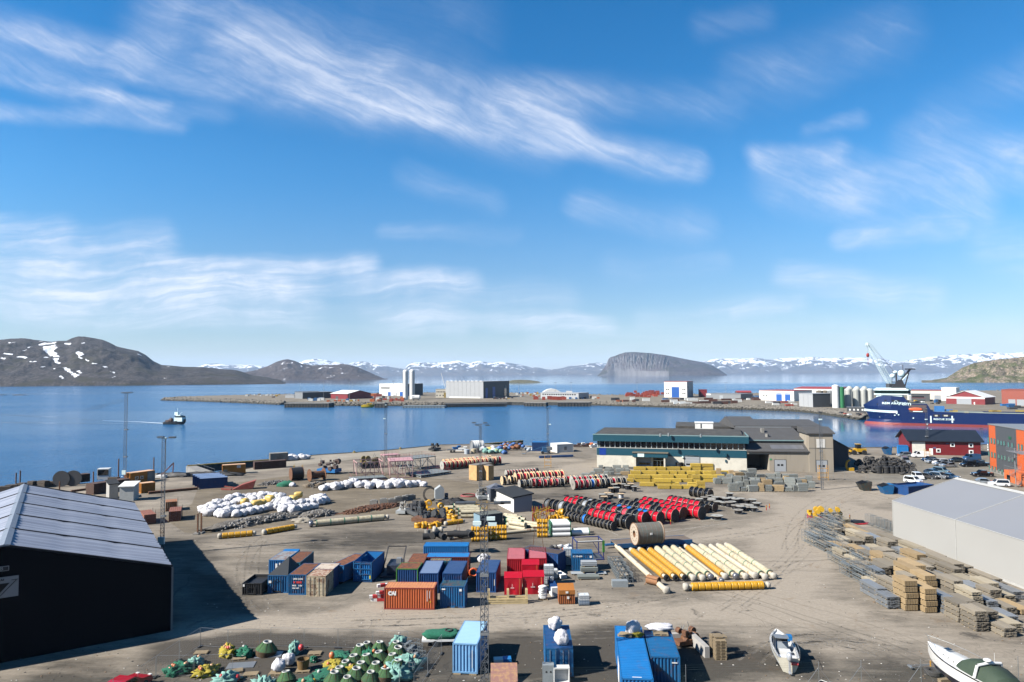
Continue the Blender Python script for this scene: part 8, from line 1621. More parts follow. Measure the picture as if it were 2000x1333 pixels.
# ---- cars
def car_parts(kind,m_):
    def mk():
        L,wd,h = {'van': (5.2,1.95,2.15),'car': (4.5,1.82,1.5),'small': (4.2,1.8,1.75),'pick': (5.2,1.85,1.75)}[kind]
        top = {'van': [(.0,.55),(.0,1.9),(.12,2.12),(3.7,2.12),(4.35,1.35),(5.05,1.1),(5.2,.55)],'car': [(0,.5),(.05,.95),(.25,1.0),(.75,1.42),(1.3,1.5),(2.4,1.47),(3.2,.98),(4.3,.82),(4.5,.5)],
               'small': [(0,.5),(.02,1.1),(.12,1.68),(.4,1.75),(2.6,1.73),(3.2,1.08),(4.05,.9),(4.2,.5)],'pick': [(0,.6),(0,1.05),(1.6,1.05),(1.75,1.7),(3.0,1.75),(3.6,1.12),(5.05,1.0),(5.2,.6)]}[kind]
        b = MB(); pts = [(0.02,.28)]+top+[(L-.02,.28)]; n = len(pts)
        def sec(y,ins,f): return [(x+(0 if 0 < x < L else 0),y*(1-ins*max(0,z-.95)/1.0)*f,z) for x,z in pts]
        vs = sec(-wd/2,.22,1)+sec(wd/2,.22,1); b.add(vs,[tuple(range(n))[::1],tuple(range(2*n-1,n-1,-1))]+[(i,n+i,n+(i+1) % n,(i+1) % n) for i in range(n)],0)
        zt = max(z for _,z in top); zb = .98 if kind != 'van' else 1.28; g = MB(); xs = [x for x,z in top if z > zb+.2]; a,c = min(xs)+.1,max(xs)-.02
        if kind == 'van': a = 3.0
        for s_ in (-1,1):
            y = lambda z: s_*(wd/2*(1-.22*max(0,z-.95))+.012); g.add([(a-.1,y(zb),zb),(c+.35,y(zb),zb),(c,y(zt-.1),zt-.12),(a+.1,y(zt-.1),zt-.12)],[(0,1,2,3),(3,2,1,0)])
        i = [k for k in range(len(top)-1) if top[k][1] > zb+.2 and top[k+1][1] < top[k][1]-.3][0]; (x0,z0),(x1,z1) = top[i],top[i+1]; ww = wd/2*.80
        g.add([(x0+.05,-ww,z0-.02),(x0+.05,ww,z0-.02),(x1,ww*1.08,z1+.06),(x1,-ww*1.08,z1+.06)],[(3,2,1,0),(0,1,2,3)]); x,z = top[1]; g.box(-.02,-ww,zb+.1,.03 if kind != 'car' else .3,ww,zt-.25) if kind in ('small','van') else None
        out = [('body',b.mesh(m_)),('window',g.mesh(glass))]
        for x in (.85,L-.95):
            for s_ in (-1,1): out.append(('wheel',MB().cyl((x,s_*(wd/2-.2),.33),(x,s_*(wd/2+.02),.33),.33,n=14).cyl((x,s_*(wd/2),.33),(x,s_*(wd/2+.03),.33),.18,n=8,m=1).mesh([tire,galv])))
        for s_ in (-1,1): out.append(('headlight',MB().box(L-.22,s_*wd*.36-.15,.72,L-.0,s_*wd*.36+.15,.86).mesh(wht)))
        return out
    return cached(('car',kind,m_.name),mk)
cw = mat('car_white',(.72,.72,.72),.25,var=.02,coat=.6); ck = mat('car_black',(.012,.012,.016),.2,var=.05,coat=.8); cs = mat('car_silver',(.40,.42,.44),.25,.5,var=.03,coat=.6); cn_ = mat('car_navy',(.012,.03,.07),.2,coat=.8); cg = mat('car_grey',(.08,.08,.085),.25,.3,coat=.7); cbl = mat('van_blue',(.03,.08,.18),.3,coat=.6); ct_ = mat('jeep_teal',(.13,.20,.24),.3,coat=.4)
for px,py,az,kd,m_,lb in [(1800,894,172,'van',cw,'white van with an orange logo before the boathouse door'),(1815,901,190,'car',cn_,'dark car tucked beside the white van'),(1822,905,192,'car',cs,'silver car half hidden behind the white estate van'),(1836,907.5,186,'small',cw,'white estate van in the middle of the parked row'),(1838,910,186,'car',cs,'light silver hatchback between white van and silver crossover'),(1852,913,183,'car',cs,'silver crossover parked nearest the camera side of the row'),
    (1867,903,184,'car',ck,'black car behind the parked row, beside the blue van'),(1900,900,185,'van',cbl,'blue panel van before the red boathouse'),(1890,912,182,'small',ck,'black car nose to tail with the pickup'),(1917,911,182,'pick',ck,'black pickup by the orange office corner'),(1921,931,178,'pick',ck,'long black car alone beside the office annex'),(1793,936,258,'small',cw,'round white van seen from its tail end'),(1785,944,-62,'small',cw,'white small van in front of the deep blue skip'),
    (1814,935,-60,'car',cg,'grey saloon beside the round white van'),(1823,927,-60,'car',cn_,'navy car behind the grey saloon'),(1835,935,-60,'small',cs,'silver people carrier between grey and navy cars'),(1840,925,-60,'small',ct_,'pale teal jeep behind the people carrier'),(1856,936,-60,'car',cn_,'navy crossover at the end of the short row'),(1925,946,-20,'car',cs,'silver car peeping over the grey tent roof'),(1950,950,165,'small',cw,'white crossover beside the annex door'),(1765,893,182,'small',cs,'silver van behind the tyre heap'),(1768,906,250,'van',cs,'silver van with pink lettering at the tyre heap')]:
    p = G(px,py); az = R(az); thing('parked_car',lb,'van' if kd == 'van' else 'car',car_parts(kd,m_),p-Vector((math.cos(az),math.sin(az),0))*2.2,az,'parked cars')
ldy = mat('loader_yellow',(.58,.33,.015),.45,var=.1)
thing('wheel_loader','yellow wheel loader on the quay behind the tyre heap','wheel loader',[('body',MB().box(0,-1.1,1.0,3.4,1.1,2.1).prism([(3.4,1.0),(5.2,.9),(5.2,1.5),(3.4,2.0)],-.6,.6,'y').mesh(ldy)),('cab',MB().box(1.7,-.8,2.1,3.1,.8,3.5).mesh(glass),[('cab_roof',MB().box(1.6,-.9,3.5,3.2,.9,3.65).mesh(ldy))]),('arm',MB().bar((3.8,0,1.7),(6.2,0,.8),.22).mesh(ldy)),('bucket',MB().prism([(6,0),(7.1,0),(6.3,1.3)],-1.3,1.3,'y').mesh(ldy))]+[('wheel',MB().cyl((x,s_*1.35-.25,.8),(x,s_*1.35+.25,.8),.8,n=16).mesh(tire)) for x in (.9,4.3) for s_ in (-1,1)],G(1690,888),R(178))
thing('digger_arm','curved yellow digger arm beside the black lean-to','digger arm',MB().tube([(0,0,0),(-.5,0,1.4),(-.2,0,2.6),(.6,0,3.1)],.28).box(0,-.5,0,1.6,.5,.9).mesh(ldy),G(1656,920))
# tyre heap
ty = cached('tyre',lambda: MB().lathe([(.28,-.16),(.5,-.2),(.62,-.12),(.62,.12),(.5,.2),(.28,.16),(.28,-.16)],(0,0,0),14,ax='z').mesh(mat('old_tyre',(.045,.042,.04),.9,var=.4,scale=3,rand=.3)))
for i in range(110):
    f = rr.random()**.8; px = 1672+rr.uniform(0,112); py = 906+rr.uniform(0,19)+(3 if px > 1760 else 0); hgt = max(0,1-((px-1722)/58)**2)*max(0,1-((py-914)/12)**2)*3.2
    thing('tyre','old black tyre in the heap beside the concrete tower, %s thrown on' % (ORD[i % 39]+(' by the loader',' by the gate',' by the vans')[i//39]),'tyre',ty,G(px,py)+Vector((0,0,.25+rr.random()*hgt)),(rr.uniform(-1.4,1.4),rr.uniform(-.6,.6),rr.uniform(0,3)),'old tyres in the heap',rr.uniform(.9,1.6))
for i,px in enumerate([1716,1731,1742,1751,1762,1728,1739,1748]): thing('rubber_fender','standing worn rubber fender before the tyre heap, %s from the tower' % ORD[i],'fender',MB().lathe([(.3,0),(.85,.05),(.9,.3),(.84,.5),(.9,.7),(.84,.9),(.9,1.1),(.84,1.3),(.9,1.6),(.85,2.0),(.3,2.05)],n=14).mesh(tire),G(px,925 if i < 5 else 917)+Vector((0,0,0 if i < 5 else .3)),0,'standing fenders')
for i,(px,py) in enumerate([(1378,913),(1388,913),(1400,912),(1407,913),(1327,917),(1415,916),(1332,911)]): thing('stacked_tyre_column','stacked black tyres against the workshop wall, %s from the canopy' % ORD[i],'tyre stack',MB().lathe([(.6,0),(1.1,.1),(1.1,.6),(.95,.7),(1.1,.8),(1.1,1.3),(.95,1.4),(1.1,1.5),(1.1,2.0),(.5,2.1)],n=14).mesh(tire),G(px,py),0,'tyre stacks')
# ---- wire fences
def panels(pts,label,group,h=2.0,mesh_=True,name='fence_panel',m_=None):
    for i,(a,b) in enumerate(zip(pts,pts[1:])):
        a,b = G(*a),G(*b); L = (b-a).length; an = math.atan2(b.y-a.y,b.x-a.x); f = MB(); t_ = .022
        f.bar((.05,0,.1),(.05,0,h),t_).bar((L-.05,0,.1),(L-.05,0,h),t_).bar((.05,0,h),(L-.05,0,h),t_).bar((.05,0,.15),(L-.05,0,.15),t_); w = MB(); n = int(L/.16)
        for k in range(1,n): w.bar((L*k/n,0,.15),(L*k/n,0,h),.0035)
        for k in range(1,8): w.bar((.05,0,.15+(h-.15)*k/8),(L-.05,0,.15+(h-.15)*k/8),.003)
        thing(name,label % ORD[i],'fence',[('panel_frame',f.mesh(galv)),('wire_mesh',w.mesh(galv)),('foot',MB().box(-.35,-.12,0,.35,.12,.1).mesh(blk))],a,an,group)
panels([(508,1268),(445,1268),(391,1264)],'wire fence panel behind the buoyed nets, %s from the green pot','site fence panels'); panels([(391,1264),(350,1291),(304,1324),(268,1350)],'wire fence panel on the slanting side, %s from the back corner','site fence panels')
panels([(528,1264),(594,1266),(660,1267),(728,1269),(797,1272)],'wire fence panel of the back line, %s from the green pot','site fence panels'); panels([(304,1323),(378,1322),(455,1320)],'wire fence panel of the front line, %s from the slanting corner','site fence panels'); panels([(863,1278),(835,1320),(808,1362)],'wire fence panel beside the pale blue container, %s from the back','site fence panels')
panels([(1600,936),(1628,937),(1650,937.5),(1688,945)],'tall wire gate panel by the tower, %s from the orange stand','yard gate',2.4); panels([(1690,945),(1725,948),(1768,951),(1810,955),(1850,957)],'thin wire fence before the car park, %s from the gate','car park fence',2.3)
fx = [(-60,1384),(220,1379),(500,1373),(780,1366),(1060,1359),(1340,1352),(1600,1346),(1683,1343),(1800,1341),(1990,1335),(2160,1330)]
for i,(a,b) in enumerate(zip(fx,fx[1:])):
    a,b = G(*a),G(*b); L = (b-a).length; an = math.atan2(b.y-a.y,b.x-a.x); f = MB().bar((0,0,0),(0,0,2.4),.04); w = MB()
    if 5 < i < 9: f.bar((0,0,1.9),(-1.5,0,.05),.03).bar((0,0,1.9),(1.5,0,.05),.03)
    for z in (1.95,2.15,2.35): w.bar((0,0,z),(L,0,z-.02),.006)
    n = int(L/.09)
    for k in range(n): w.bar((L*k/n,0,.05),(L*k/n+.9 if L*k/n+.9 < L else L,0,1.75),.0018); w.bar((L*k/n,0,1.75),(L*k/n+.9 if L*k/n+.9 < L else L,0,.05),.0018)
    thing('chain_link_fence','chain link fence bay with two top wires along the near edge, %s bay' % ORD[i],'fence',[('post',f.mesh(galv)),('wire_mesh',w.mesh(mat('green_wire',(.10,.14,.12),.6)))],a,an,'near chain link bays')
for i,(px,py) in enumerate([(1340,1050),(1352,1045),(1385,1040),(1497,994),(1503,991),(1660,1012),(1640,941)]): pass
for i,(px,py) in enumerate([(1310,1025),(1366,1016),(1497,997),(1503,993.5),(1660,1016),(1216,947)]): thing('marker_post','red and yellow marker post, %s along the drum field from the giant drum' % ORD[i],'marker',[('shaft',MB().cyl((0,0,0),(0,0,1.0),.09,n=8).mesh(mat('clamp_red',(.4,.02,.02)))),('band',MB().cyl((0,0,.6),(0,0,.85),.1,n=8).mesh(yf))],G(px,py),0,'marker posts')
# ---- bottom storage: pots, nets, pallets
netg = mat('net_green',(.012,.15,.085)); potg = mat('pot_green',(.055,.125,.035),.9,var=.35,scale=3,rand=.25,col2=(.015,.10,.055),amt=.6,bump=.6,bscale=30); poth = mat('pot_hem',(.09,.055,.025),.9,var=.5,scale=4); potw = mat('pot_ring',(.52,.52,.48),.6,var=.2); netm = mat('net_mint',(.22,.42,.36)); nety = mat('net_yellow',(.40,.32,.03),.9,var=.4,scale=6,bump=.8,bscale=20)
def pot(label,px,py,s_=1.0,tilt=0):
    def mk():
        a = MB().lathe([(.33,1.12),(.80,.50)],n=18); b = MB().lathe([(.78,.52),(.80,.45),(.74,.0),(.7,0)],n=18); c = MB().lathe([(.23,1.0),(.26,1.16),(.32,1.16),(.345,1.09)],n=18); r = MB()
        for k in range(8): t_ = k*math.pi/4; r.bar((.35*math.cos(t_),.35*math.sin(t_),1.12),(.80*math.cos(t_),.80*math.sin(t_),.5),.018)
        return [('net_skirt',a.mesh(potg)),('net_base',b.mesh(poth)),('top_ring',c.mesh(potw)),('rib',r.mesh(poth))]
    return thing('crab_pot',label,'crab pot',cached('pot',mk),G(px,py),(tilt+rr.uniform(-.14,.14),rr.uniform(-.14,.14),rr.uniform(0,3)),'conical crab pots',(s_*1.12*rr.uniform(.94,1.06),s_*1.12*rr.uniform(.92,1.04),s_*1.12*rr.uniform(.85,1.08)))
for i,(px,py) in enumerate([(702,1289),(717,1276),(740,1277),(773,1277),(777,1287),(742,1296),(692,1305),(718,1307),(768,1302),(677,1314),(706,1319),(735,1321),(664,1329),(694,1331),(723,1336),(652,1341),(680,1345),(750,1331),(775,1316)]): pot('green conical crab pot, %s in the crowded group beside the net heap' % ORD[i],px,py,1.0+rr.uniform(-.05,.08))
pot('big green crab pot alone on the grey boards',519,1279,1.15); pot('green crab pot cut by the frame edge below the lone sacks',559,1338); 
def netpile(label,px,py,r,m_,seed,h=.6,name='net_bundle',floats=()):
    b = MB().blob((0,0,h*.4),(r,r*.75,h),0,.5,3.4,40,18,seed); parts = [('net',b.mesh(m_))]; r_ = random.Random(seed); e = MB()
    for k in range(26): a = r_.uniform(0,6.3); q = r_.uniform(.3,1); e.tube([(r*q*math.cos(a),r*.75*q*math.sin(a),h*1.2*(1-q*.6)),(r*q*math.cos(a+.5),r*.75*q*math.sin(a+.5),h*1.3*(1-q*.6)),(r*q*math.cos(a+1),r*.75*q*math.sin(a+1),h*1.1*(1-q*.6))],.025,5)
    parts.append(('rope',e.mesh(potw)))
    for fm in floats: a = r_.uniform(0,6.3); parts.append(('float',MB().blob((r*.5*math.cos(a),r*.4*math.sin(a),h*1.35),(.17,.17,.19),0,.02,nu=10,nv=8).mesh(fm)))
    return thing(name,label,'net',parts,G(px,py),seed*.6,'net bundles')
of = mat('float_orange',(.62,.19,.07),.4); rf_ = mat('float_red',(.56,.05,.05),.35); pf = mat('float_peach',(.6,.33,.18),.5)
for a in [('green net bundle with peach floats in the front corner',352,1313,1.3,netg,1,.6,[pf,pf,of,of]),('green and yellow net bundle beside it with orange floats',402,1316,1.2,nety,2,.5,[of,pf,of]),('mint net tuft behind the two front bundles',381,1299,.9,netm,3,.5,[pf]),('yellow bound net bundle with a row of floats at the back fence',446,1281,.95,nety,4,.7,[pf,of,of,pf,rf_]),('green net bundle on a pallet near the big pot',476,1282,.9,netg,5,.6,[potw]),('mint net heap at the frame edge with a red float',441,1334,1.1,netm,6,.6,[rf_]),
          ('flat green net spread on the asphalt with a rope edge',633,1319,1.6,netg,7,.16,[pf,potw]),('yellow edged green net with an orange ball',651,1300,1.3,nety,8,.25,[of]),('flat bright green net behind the crowded pots',665,1282,1.2,netg,9,.2,[]),('dark green net slumped between the crowded pots',722,1292,1.0,netg,21,.8,[of]),('rope tangle between the front crab pots',690,1322,.9,nety,22,.7,[pf]),('mint net heap draped over the last pots',767,1324,1.5,netm,10,.8,[of]),('mint net mound with rope beside the dark cages',798,1307,1.3,netm,11,.9,[pf,of,potw]),('tall mint net mound behind the crowded pots',778,1270,1.0,netm,12,.9,[]),('green net in a brown tub behind the sacks',575,1277,.7,netm,13,.8,[]),('small green net box beside the brown basket',613,1292,.45,netg,14,.35,[]),('green net at the frame edge below the basket',603,1345,1.2,netg,15,.6,[yf,pf]),('mint and white net at the frame edge beside the sacks',514,1345,1.0,netm,16,.7,[])]: netpile(a[0],a[1],a[2],a[3],a[4],a[5],a[6],floats=a[7])
for lb,px,py,m_ in [('pink oval float beside the front corner net',333,1313,rf_),('large red round float by the mint heap',463,1331,rf_),('red float on the brown basket',588,1289,rf_),('orange ball on the yellow edged net',648,1292,of)]: thing('net_float',lb,'float',MB().blob((0,0,.3),(.28,.28,.33),0,.01).mesh(m_),G(px,py)+Vector((0,0,.9 if 'basket' in lb else .3 if 'ball' in lb else 0)),0,'single floats')
thing('basket','brown wicker like basket of red floats on a pallet','basket',[('side',MB().lathe([(.5,0),(.62,.9),(.58,.9),(.46,.05),(.01,.05)],n=16).mesh(mat('basket_brown',(.22,.13,.04),.8,var=.4))),('handle',MB().ring((0,0,.9),.6,.04,2).mesh(poth))],G(592,1309)+Vector((0,0,.15)))
for lb,px,py,z in [('white sack on a pallet nearest the brown basket',544,1313,.15),('white sack with green net showing behind the first',563,1300,.1)]: thing('net_sack',lb,'sack',bag_mesh(2 if z > .12 else 4,(.62,.58,.6)),G(px,py)+Vector((0,0,z)),0,'white net sacks')
for i,(px,py,a) in enumerate([(393,1277,.1),(467,1288,.2),(540,1317,.0),(592,1312,.1),(615,1278,.05),(490,1319,.1),(460,1313,.4),(1258,1242,-.5)][:7]): thing('pallet','wooden pallet among the nets, %s from the back corner' % ORD[i],'pallet',PAL,G(px,py),a,'pallets among the nets',(1.1,1.1,1.2))
for lb,px,py,w_,d in [('grey board sheet under the big green pot',496,1287,2.6,1.4),('dark grey board sheet in front of the pot',440,1308,2.6,1.4)]: thing('board_sheet',lb,'board',MB().box(0,0,0,w_,d,.06).mesh(bm3),G(px,py),R(8),'board sheets')
for i,(px,py) in enumerate([(806,1281),(812,1291),(818,1306),(806,1318)]): rack('rusty netted cage by the slanting fence, %s from the back' % ORD[i],G(px,py),R(70),1.5,1.5,1.1,4,4,3,.03,'net_cage','netted cages')
thing('net_table','green net piled on a low white trailer behind the cages','net trailer',[('net',MB().blob((0,0,1.0),(1.9,.9,.35),0,.2,3,26,10,pw=.6).mesh(netg)),('bed',MB().box(-2,-.9,.5,2,.9,.7).mesh(wht)),('wheel',MB().cyl((-.6,-1,.3),(-.6,-.8,.3),.3).mesh(tire)),('coil',MB().ring((.8,0,1.35),.35,.1).mesh(tire))],G(862,1257),.05)
CT = 2.62
def on_roof(px,py,z=CT): return G(px,py,z)
for lb,px,py,s_,sd in [('white bag standing at the far end of the reefer container roof',1084,1229,1.0,1),('white bag with a twisted neck on the reefer container roof',1097,1258,1.05,3),('white bag spilling yellow rope on the forty foot container',1237,1238,1.1,4)]: thing('big_bag',lb,'bag',bag_mesh(sd,(.66,.62,.66)),on_roof(px,py),.3,'bags on container roofs',s_)
thing('big_bag','slumped flat white bag on the ribbed container roof','bag',bag_mesh(6,(1.35,.6,.32)),on_roof(1288,1230),0,'bags on container roofs')
thing('rope_tangle','yellow and green rope tangle spilling from the roof bag','rope',MB().blob((0,0,.15),(.65,.4,.22),0,.5,4,22,8).mesh(nety),on_roof(1244,1243)); thing('pallet','pallet tilted on the forty foot container roof','pallet',PAL,on_roof(1223,1242)+Vector((0,0,.05)),(0,-.1,-.5),'pallets on container roofs',1.2); thing('pallet','pallet beside the slumped bag on the ribbed roof','pallet',PAL,on_roof(1290,1240)+Vector((0,0,.05)),(0,0,-.1),'pallets on container roofs',1.2)
for k in range(13): thing('pallet','pallet %s up in the tall stack beside the rust frame%s' % (ORD[k],''),'pallet',PAL,G(1406,1287)+Vector((.02*(k % 3),.02*(k % 2),k*.145)),.02*(k % 3),'stacked pallets',(.95,1.0,1))
for k in range(12): thing('pallet','pallet %s up in the shorter stack behind the tall one' % ORD[k],'pallet',PAL,G(1399,1274)+Vector((0,0,k*.145)),.03*(k % 2),'stacked pallets',(.95,1.0,1))
thing('loose_plank_grate','weathered slatted board on top of the pallet stack','board',PAL,G(1406,1283)+Vector((0,0,1.95)),(0,.08,.1),None,(1.1,1,1)); thing('worn_tyre','single tyre lying behind the pallet stacks','tyre',ty,G(1400,1244)+Vector((0,0,.2)))
thing('timber_bundle','grey weathered timber frame beside the ribbed roof container','timber',[('side_timber',MB().box(0,0,0,.5,4.2,1.1).mesh(mat('weathered_boards',(.42,.40,.37)))),('end_timber',MB().box(-2.6,3.7,0,0,4.2,1.1).mesh(mat('weathered_boards',(.42,.40,.37))))],G(1377,1286),R(8)); rnd_gear('rusty frame heap behind the timber beside the blue containers',1340,1258,.9,41,rustm,rustm,'frame_heap','scrap')
thing('steel_cabinet','grey steel cabinet with two round holes at the frame edge','cabinet',[('box',MB().box(0,0,0,1.05,.8,1.7).mesh(mat('tray_steel',(.3,.33,.34)))),('hole',MB().cyl((.35,-.01,1.1),(.35,.0,1.1),.09).mesh(blk)),('hole',MB().cyl((.75,-.01,1.1),(.75,.0,1.1),.09).mesh(blk))],G(1060,1337),0); thing('white_cupboard','open white cupboard beside the grey steel cabinet','cupboard',[('frame',MB().box(0,0,0,1.5,.7,.12).box(0,0,1.35,1.5,.7,1.47).box(0,0,.12,.12,.7,1.35).box(1.38,0,.12,1.5,.7,1.35).box(.12,.6,.12,1.38,.7,1.35).mesh(wht))],G(1081,1337))
thing('rusty_plate','large tilted rusty plate at the foot of the lattice mast','plate',MB().prism([(0,0),(2.0,1.15),(2.0,1.22),(0,.08)],0,2.5,'x').mesh(mat('pink_rust',(.32,.16,.13),.8,var=.2,col2=(.5,.3,.12),amt=.5)),G(958,1340),.02); thing('fish_box','white and blue box beside the near lattice mast','box',[('tub',MB().box(0,0,0,1.3,.8,.55).mesh(wht)),('lid',MB().box(.9,-.1,.3,1.7,.7,.62).mesh(skyb))],G(965,1301),.1)
thing('red_car_roof','red car at the bottom edge beyond the fence','car',car_parts('car',mat('car_red',(.42,.015,.03),.3,coat=.5)),G(207,1377),1.35)
thing('grey_tyre_coil','tyre tied with pale rope at the bottom edge','tyre',[('tyre',ty),('rope',MB().tube([(-.6,0,.25),(-.2,.3,.3),(.2,-.2,.3),(.6,0,.25)],.04).mesh(potw))],G(1611,1338),0,None,1.0)
# ---- two boats ashore
gel = mat('gelcoat',(.74,.73,.70),.25,var=.03,coat=.5); ghul = mat('gelcoat_cream',(.62,.58,.47),.3,coat=.4); nvh = mat('boat_navy',(.015,.02,.045),.3,coat=.4); canv = mat('green_canvas',(.035,.06,.035),.8,var=.15,bump=.4,bscale=3); deckg = mat('boat_deck_grey',(.30,.33,.36),.7)
def gunwale(m,st,z=.0,w_=.14,mi=0):
    for s_ in (-1,1):
        for a,b in zip(st,st[1:]): m.add([(a[3][0],s_*a[3][1],a[3][2]+z+.02),(b[3][0],s_*b[3][1],b[3][2]+z+.02),(b[3][0],s_*max(b[3][1]-w_,0),b[3][2]+z+.03),(a[3][0],s_*max(a[3][1]-w_,0),a[3][2]+z+.03)],[(0,1,2,3),(3,2,1,0)],mi)
    return m
def floor_of(st,drop,m=None):
    m = m or MB()
    for a,b in zip(st,st[1:]): m.add([(a[3][0],-a[3][1]*.92,a[3][2]-drop),(b[3][0],-b[3][1]*.92,b[3][2]-drop),(b[3][0],b[3][1]*.92,b[3][2]-drop),(a[3][0],a[3][1]*.92,a[3][2]-drop)],[(0,1,2,3)])
    return m
a,b = G(1541,1303,.6),G(1513,1232,1.1); an = math.atan2(b.y-a.y,b.x-a.x); L = 6.9; hm,st = boat_hull(L,2.3,1.25,1.0,None,keel=.45,tr=.85,flare=.5)
inn = MB()
for s_ in (-1,1):
    for p_,q in zip(st,st[1:]): inn.add([(p_[3][0],s_*max(p_[3][1]-.16,0),p_[3][2]+.03),(q[3][0],s_*max(q[3][1]-.16,0),q[3][2]+.03),(q[3][0],s_*q[3][1]*.8,q[3][2]-.55),(p_[3][0],s_*p_[3][1]*.8,p_[3][2]-.55)],[(0,1,2,3),(3,2,1,0)])
bp = [('hull',hm.mesh(ghul)),('gunwale',gunwale(MB(),st,0,.2).mesh(gel)),('inner_side',inn.mesh(gel)),('deck',floor_of(st,.55).mesh(deckg)),('bow_locker',floor_of(st[-4:],.12).mesh(gel)),('console',MB().prism([(2.6,.3),(3.6,.3),(3.45,1.25),(2.9,1.35)],-.45,.45,'y').mesh(deckg),[('windscreen',MB().box(3.35,-.5,1.3,3.4,.5,1.65).mesh(glass))]),('seat',MB().box(1.7,-.5,.35,2.4,.5,.95).mesh(gel)),('seat',MB().box(.5,-.8,.4,1.1,.8,.85).mesh(gel)),('outboard_motor',MB().blob((-.35,0,1.25),(.32,.24,.42),0,.05,pw=.8).mesh(mat('motor_silver',(.55,.57,.6),.3,.4)),[('motor_leg',MB().box(-.5,-.09,-.3,-.25,.09,.95).box(-.75,-.14,-.2,-.2,.14,-.12).mesh(mat('motor_silver',(.55,.57,.6))))]),('rail',MB().tube([(.0,-1.0,1.05),(.0,-1.0,1.75),(2.5,-1.1,1.8),(2.5,-1.1,1.1)],.02).tube([(1.9,.9,1.05),(1.9,.9,2.1),(2.9,.9,2.15),(2.9,.9,1.1)],.02).bar((1.9,.9,2.1),(1.9,-.4,2.1),.02).box(1.9,-.4,2.1,2.9,.9,2.13).mesh(galv)),('fender',MB().cyl((-.1,-.8,.55),(-.1,-.2,.55),.16).mesh(rf_)),('fish_hauler',MB().box(4.2,-1.1,1.05,4.9,-.6,1.5).box(4.5,-.7,1.0,4.9,-.2,1.35).mesh(skyb))]
thing('open_motorboat','open white motorboat with a silver outboard parked ashore','boat',bp,a+Vector((0,0,-.18)),an); thing('boat_trailer','dark trailer bed beneath the open motorboat','trailer',MB().box(.3,-.5,.0,5.2,-.4,.35).box(.3,.4,.0,5.2,.5,.35).box(1,-1,0,1.2,1,.3).mesh(blk),G(1541,1310),an)
a,b = G(1985,1392,.8),G(1822,1280,1.9); an = math.atan2(b.y-a.y,b.x-a.x); L = 9.3; hm,st = boat_hull(L,3.1,1.75,1.25,1,keel=.6,tr=.9,flare=.5); dk = floor_of(st[2:],-.05,MB())
cab = MB(); nst_ = len(st)
for i in range(6,nst_-1):
    f0,f1 = (i-6)/(nst_-7),(i+1-6)/(nst_-7); h0,h1 = .42*(1-f0)**.8,.42*(1-f1)**.8; w0,w1 = st[i][3][1]*.68,st[i+1][3][1]*.62
    cab.add([(st[i][3][0],-w0,st[i][3][2]+.05),(st[i+1][3][0],-w1,st[i+1][3][2]+.05),(st[i+1][3][0],-w1*.7,st[i+1][3][2]+.07+h1),(st[i][3][0],-w0*.7,st[i][3][2]+.07+h0),(st[i][3][0],w0*.7,st[i][3][2]+.07+h0),(st[i+1][3][0],w1*.7,st[i+1][3][2]+.07+h1),(st[i+1][3][0],w1,st[i+1][3][2]+.05),(st[i][3][0],w0,st[i][3][2]+.05)],[(0,1,2,3),(3,2,5,4),(4,5,6,7)],0,True)
cv = MB(); cs_ = [(4.9,1.05,.25),(4.3,1.2,.75),(3.4,1.25,1.0),(2.7,1.3,1.02)]; cs2 = [(2.5,1.25,.95),(1.6,1.25,.9),(.7,1.2,.6),(.1,1.15,.15)]
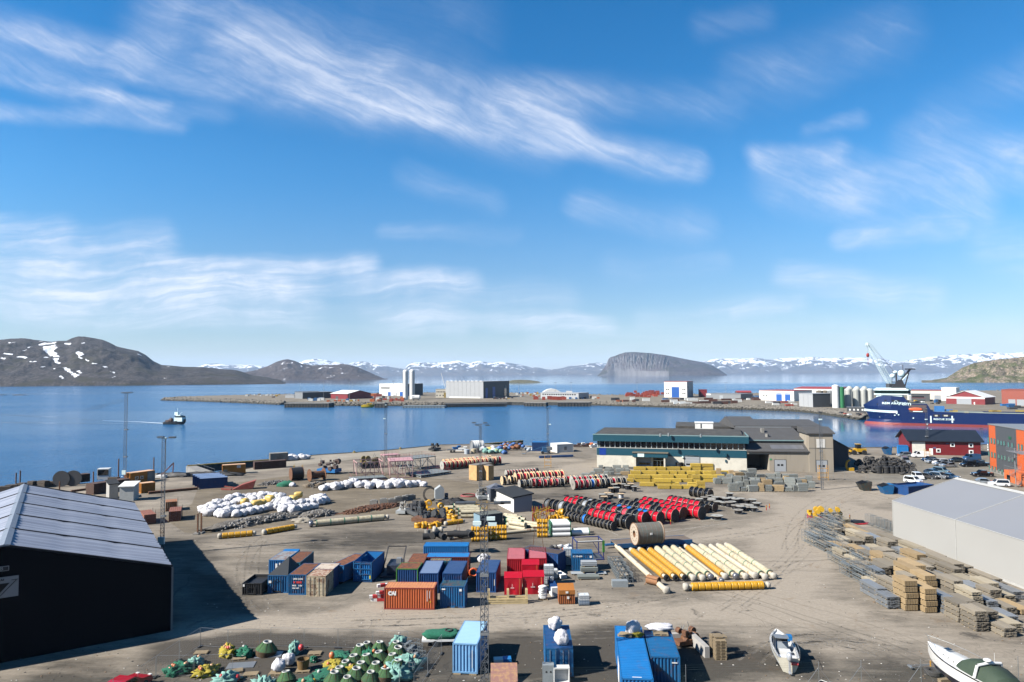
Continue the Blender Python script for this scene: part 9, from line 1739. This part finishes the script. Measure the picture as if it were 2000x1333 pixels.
for seq in (cs_,cs2):
    for (x0,w0,h0),(x1,w1,h1) in zip(seq,seq[1:]):
        zb0,zb1 = 1.38,1.38; cv.add([(x0,-w0,zb0),(x1,-w1,zb1),(x1,-w1*.78,zb1+h1),(x0,-w0*.78,zb0+h0),(x0,0,zb0+h0*1.12),(x1,0,zb1+h1*1.12),(x0,w0*.78,zb0+h0),(x1,w1*.78,zb1+h1),(x0,w0,zb0),(x1,w1,zb1)],[(1,0,3,2),(2,3,4,5),(5,4,6,7),(7,6,8,9)],0,True)
rl = MB(); pr = []
for s_ in (-1,1):
    q = [Vector((st[i][3][0],s_*st[i][3][1]*.95,st[i][3][2]+.62)) for i in range(7,nst_)]; rl.tube(q+[Vector((L+.25,0,st[-1][3][2]+.7))],.018); [rl.bar((v_.x,v_.y,v_.z-.62),v_,.014) for v_ in q[::2]]
arch = MB().tube([(2.6,-1.35,1.4),(2.45,-1.15,2.45),(2.4,0,2.6),(2.45,1.15,2.45),(2.6,1.35,1.4)],.13,8)
thing('motor_cruiser','white motor cruiser with dark green canopies and a bow rail','boat',[('hull',hm.mesh([nvh,gel])),('deck',dk.mesh(gel)),('coachroof',cab.mesh(gel),[('hatch',MB().box(6.6,-.25,2.02,7.1,.25,2.06).mesh(glass))]),('canopy',cv.mesh(canv)),('radar_arch',arch.mesh(gel)),('radar',MB().blob((2.4,.2,2.85),(.32,.32,.14),0,0).bar((2.4,-.5,2.6),(2.4,-.5,3.4),.02).mesh(gel)),('bow_rail',rl.mesh(galv))],a+Vector((0,0,.35)),an)
thing('boat_prop','orange and yellow prop stand under the cruiser bow','stand',MB().bar((0,0,0),(0,0,1.0),.09).box(-.3,-.3,0,.3,.3,.08).mesh(mat('stand_orange',(.58,.3,.05))),G(1818,1312)); thing('trailer_winch','thin steel drawbar with a blue tip beside the cruiser','drawbar',MB().bar((0,0,.25),(2.2,.35,.45),.05).bar((0,.5,.25),(2.2,.35,.45),.05).box(-.2,-.04,.2,.0,.6,.32).mesh(galv),G(1783,1310)); thing('worn_tyre','tyre wrapped in black plastic under the cruiser bow','tyre',ty,G(1822,1318)+Vector((0,0,.25)),0,None,1.2)
for s_ in range(3): thing('boat_cradle','cradle under the cruiser keel, %s from the bow' % ORD[s_],'cradle',MB().box(-.2,-.9,0,.2,.9,.5).mesh(palm),a+Vector((math.cos(an),math.sin(an),0))*(7-2.6*s_)-Vector((0,0,a.z)),an,'cruiser cradles')
